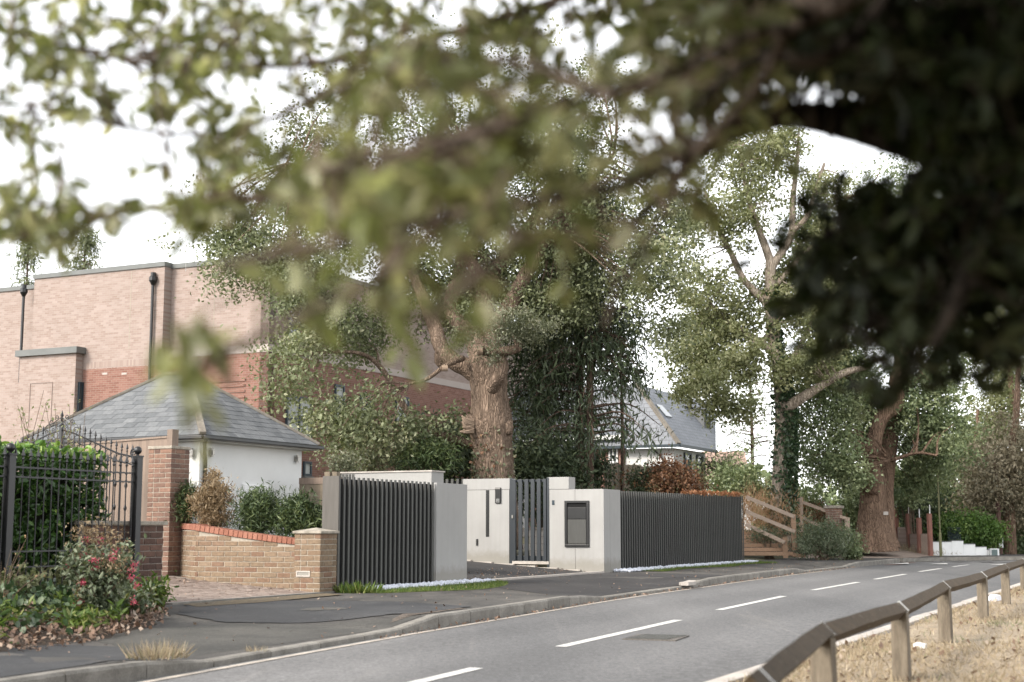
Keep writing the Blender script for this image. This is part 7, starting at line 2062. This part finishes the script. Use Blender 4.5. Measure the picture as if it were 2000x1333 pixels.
# each spray: a short twig with alternating leaves
LP = []; AX = []; LD = []; mbt = MB(); mbtd = MB()
for c, zx in zip(cen, cdark):
    k = allp[np.argmin(((allp - c) ** 2).sum(1))]
    d = c - k; L = np.linalg.norm(d)
    d = d / (L + 1e-6) if L > .02 else RNG.normal(size=3)
    d = d * .6 + RNG.normal(size=3) * .5; d[2] -= .15; d /= np.linalg.norm(d)
    tl = random.uniform(.08, .18)
    a, b = c - d * tl * .5, c + d * tl * .5
    if L < .8:
        st_ = k if L < .45 else a - d * .1
        m_ = (np.array(st_) + a) / 2 + RNG.normal(size=3) * .02
        (mbtd if zx >= 1550 else mbt).tube([tuple(st_), tuple(m_), tuple(a), tuple(b)], [.003, .0025, .002, .0012], 4, False)
    for j in range(random.randint(6, 10)):
        f = j / 8
        LP.append(a + (b - a) * min(1, f) + RNG.normal(size=3) * .006)
        LD.append(zx >= 1550)
        AX.append(d * .8 + RNG.normal(size=3) * .6)
mbt.build('twigs', MT['twig'], ft, kind='stuff'); mbtd.build('twigs', bpy.data.materials['shade_painted_bark'], dt, kind='stuff')
LD = np.array(LD)
LP = np.array(LP); AX = unit(np.array(AX))
red = RNG.random(len(LP)) < .0
order = np.argsort(np.linalg.norm(LP - np.array([0, 0, EYE]), axis=1))
v = LP - np.array([0, 0, EYE]); dep = v[:, 1] * CP + v[:, 2] * SP
inview = (dep > .3) & (np.abs(v[:, 0] / dep * FP) < 1000) & (np.abs((v[:, 2] * CP - v[:, 1] * SP) / dep * FP) < 666)
near = [i for i in order if inview[i] and not LD[i]][:290]
neard = [i for i in order if inview[i] and LD[i]][:290]
mask = np.ones(len(LP), bool); mask[near] = False; mask[neard] = False
md = mask & LD; mask = mask & ~LD
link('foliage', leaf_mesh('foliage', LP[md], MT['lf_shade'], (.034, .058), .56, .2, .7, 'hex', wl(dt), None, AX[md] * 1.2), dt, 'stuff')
link('foliage', leaf_mesh('foliage', LP[mask], MT['lf_fore'], (.028, .052), .52, .35, .1, 'hex', wl(ft), None, AX[mask] * 1.2), ft, 'stuff')
# unseen leaf mass added around the viewer to shade the right-hand boughs
n = 85000
cc_ = np.stack([RNG.uniform(.1, 5.5, n), RNG.uniform(-3.5, 5.5, n), RNG.uniform(2.0, 4.6, n)], 1)
v_ = cc_ - np.array([0, 0, EYE]); dp_ = v_[:, 1] * CP + v_[:, 2] * SP
hx_ = np.abs(v_[:, 0] / np.maximum(dp_, .05) * FP); hy_ = np.abs((v_[:, 2] * CP - v_[:, 1] * SP) / np.maximum(dp_, .05) * FP)
ok = ~((dp_ > .05) & (hx_ < 1080) & (hy_ < 740)) & (noise3(cc_, 1.4, 77) > -.35)
cc_ = cc_[ok]
over = np.stack([RNG.uniform(-.4, 1.2, 9000), RNG.uniform(.8, 3.3, 9000), RNG.uniform(1.85, 3.3, 9000)], 1)
v_ = over - np.array([0, 0, EYE]); dp_ = v_[:, 1] * CP + v_[:, 2] * SP
over = over[~((np.abs(v_[:, 0] / dp_ * FP) < 1080) & (np.abs((v_[:, 2] * CP - v_[:, 1] * SP) / dp_ * FP) < 730))]
back = np.stack([RNG.uniform(.25, 4, 24000), RNG.uniform(-3.2, -.25, 24000), RNG.uniform(.3, 2.8, 24000)], 1)  # leaves behind the viewer, added to cut sky light and bounce
low = np.stack([RNG.uniform(1.1, 4.5, 14000), RNG.uniform(.2, 3.2, 14000), RNG.uniform(.7, 2.2, 14000)], 1)
v_ = low - np.array([0, 0, EYE]); dp_ = v_[:, 1] * CP + v_[:, 2] * SP
low = low[(v_[:, 0] / np.maximum(dp_, .05) * FP) > 1100]
link('added_shade_canopy', leaf_mesh('added_shade_canopy', np.concatenate([cc_, over, back, low]), MT['lf_shade'], (.07, .11), .55, .2, .9, 'rhomb', wl(dt)), dt, 'stuff')
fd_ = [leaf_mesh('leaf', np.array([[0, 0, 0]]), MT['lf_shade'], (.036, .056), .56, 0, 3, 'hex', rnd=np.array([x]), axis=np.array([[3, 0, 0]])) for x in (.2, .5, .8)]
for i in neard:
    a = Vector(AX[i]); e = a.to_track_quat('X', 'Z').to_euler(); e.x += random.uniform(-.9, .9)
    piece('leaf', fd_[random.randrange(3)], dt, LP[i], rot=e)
fl_ = [leaf_mesh('leaf', np.array([[0, 0, 0]]), MT['lf_fore'], (.032, .05), .52, 0, 3, 'hex', rnd=np.array([x]), axis=np.array([[3, 0, 0]])) for x in (.2, .45, .65, .8, .95)]
for i in near:
    a = Vector(AX[i]); e = a.to_track_quat('X', 'Z').to_euler(); e.x += random.uniform(-.9, .9)
    piece('leaf', fl_[random.randrange(5)], ft, LP[i], rot=e)
rl = [leaf_mesh('leaf', np.array([[0, 0, 0]]), MT['lf_red'], (.04, .05), .6, 0, 3, 'hex', rnd=np.array([x]), axis=np.array([[3, 0, 0]])) for x in (.2, .8)]
for (x, y, d) in ((912, 390, 1.7), (1380, 215, 2.4)):
    for k in range(1):
        p = P(x + random.uniform(-10, 10), y + random.uniform(-8, 8), d)
        o_ = piece('leaf', rl[k], ft, p, rot=(random.uniform(-1, 1), random.uniform(-1, 1), random.uniform(0, 6)))
        o_['label'] = 'rust red dying leaf'
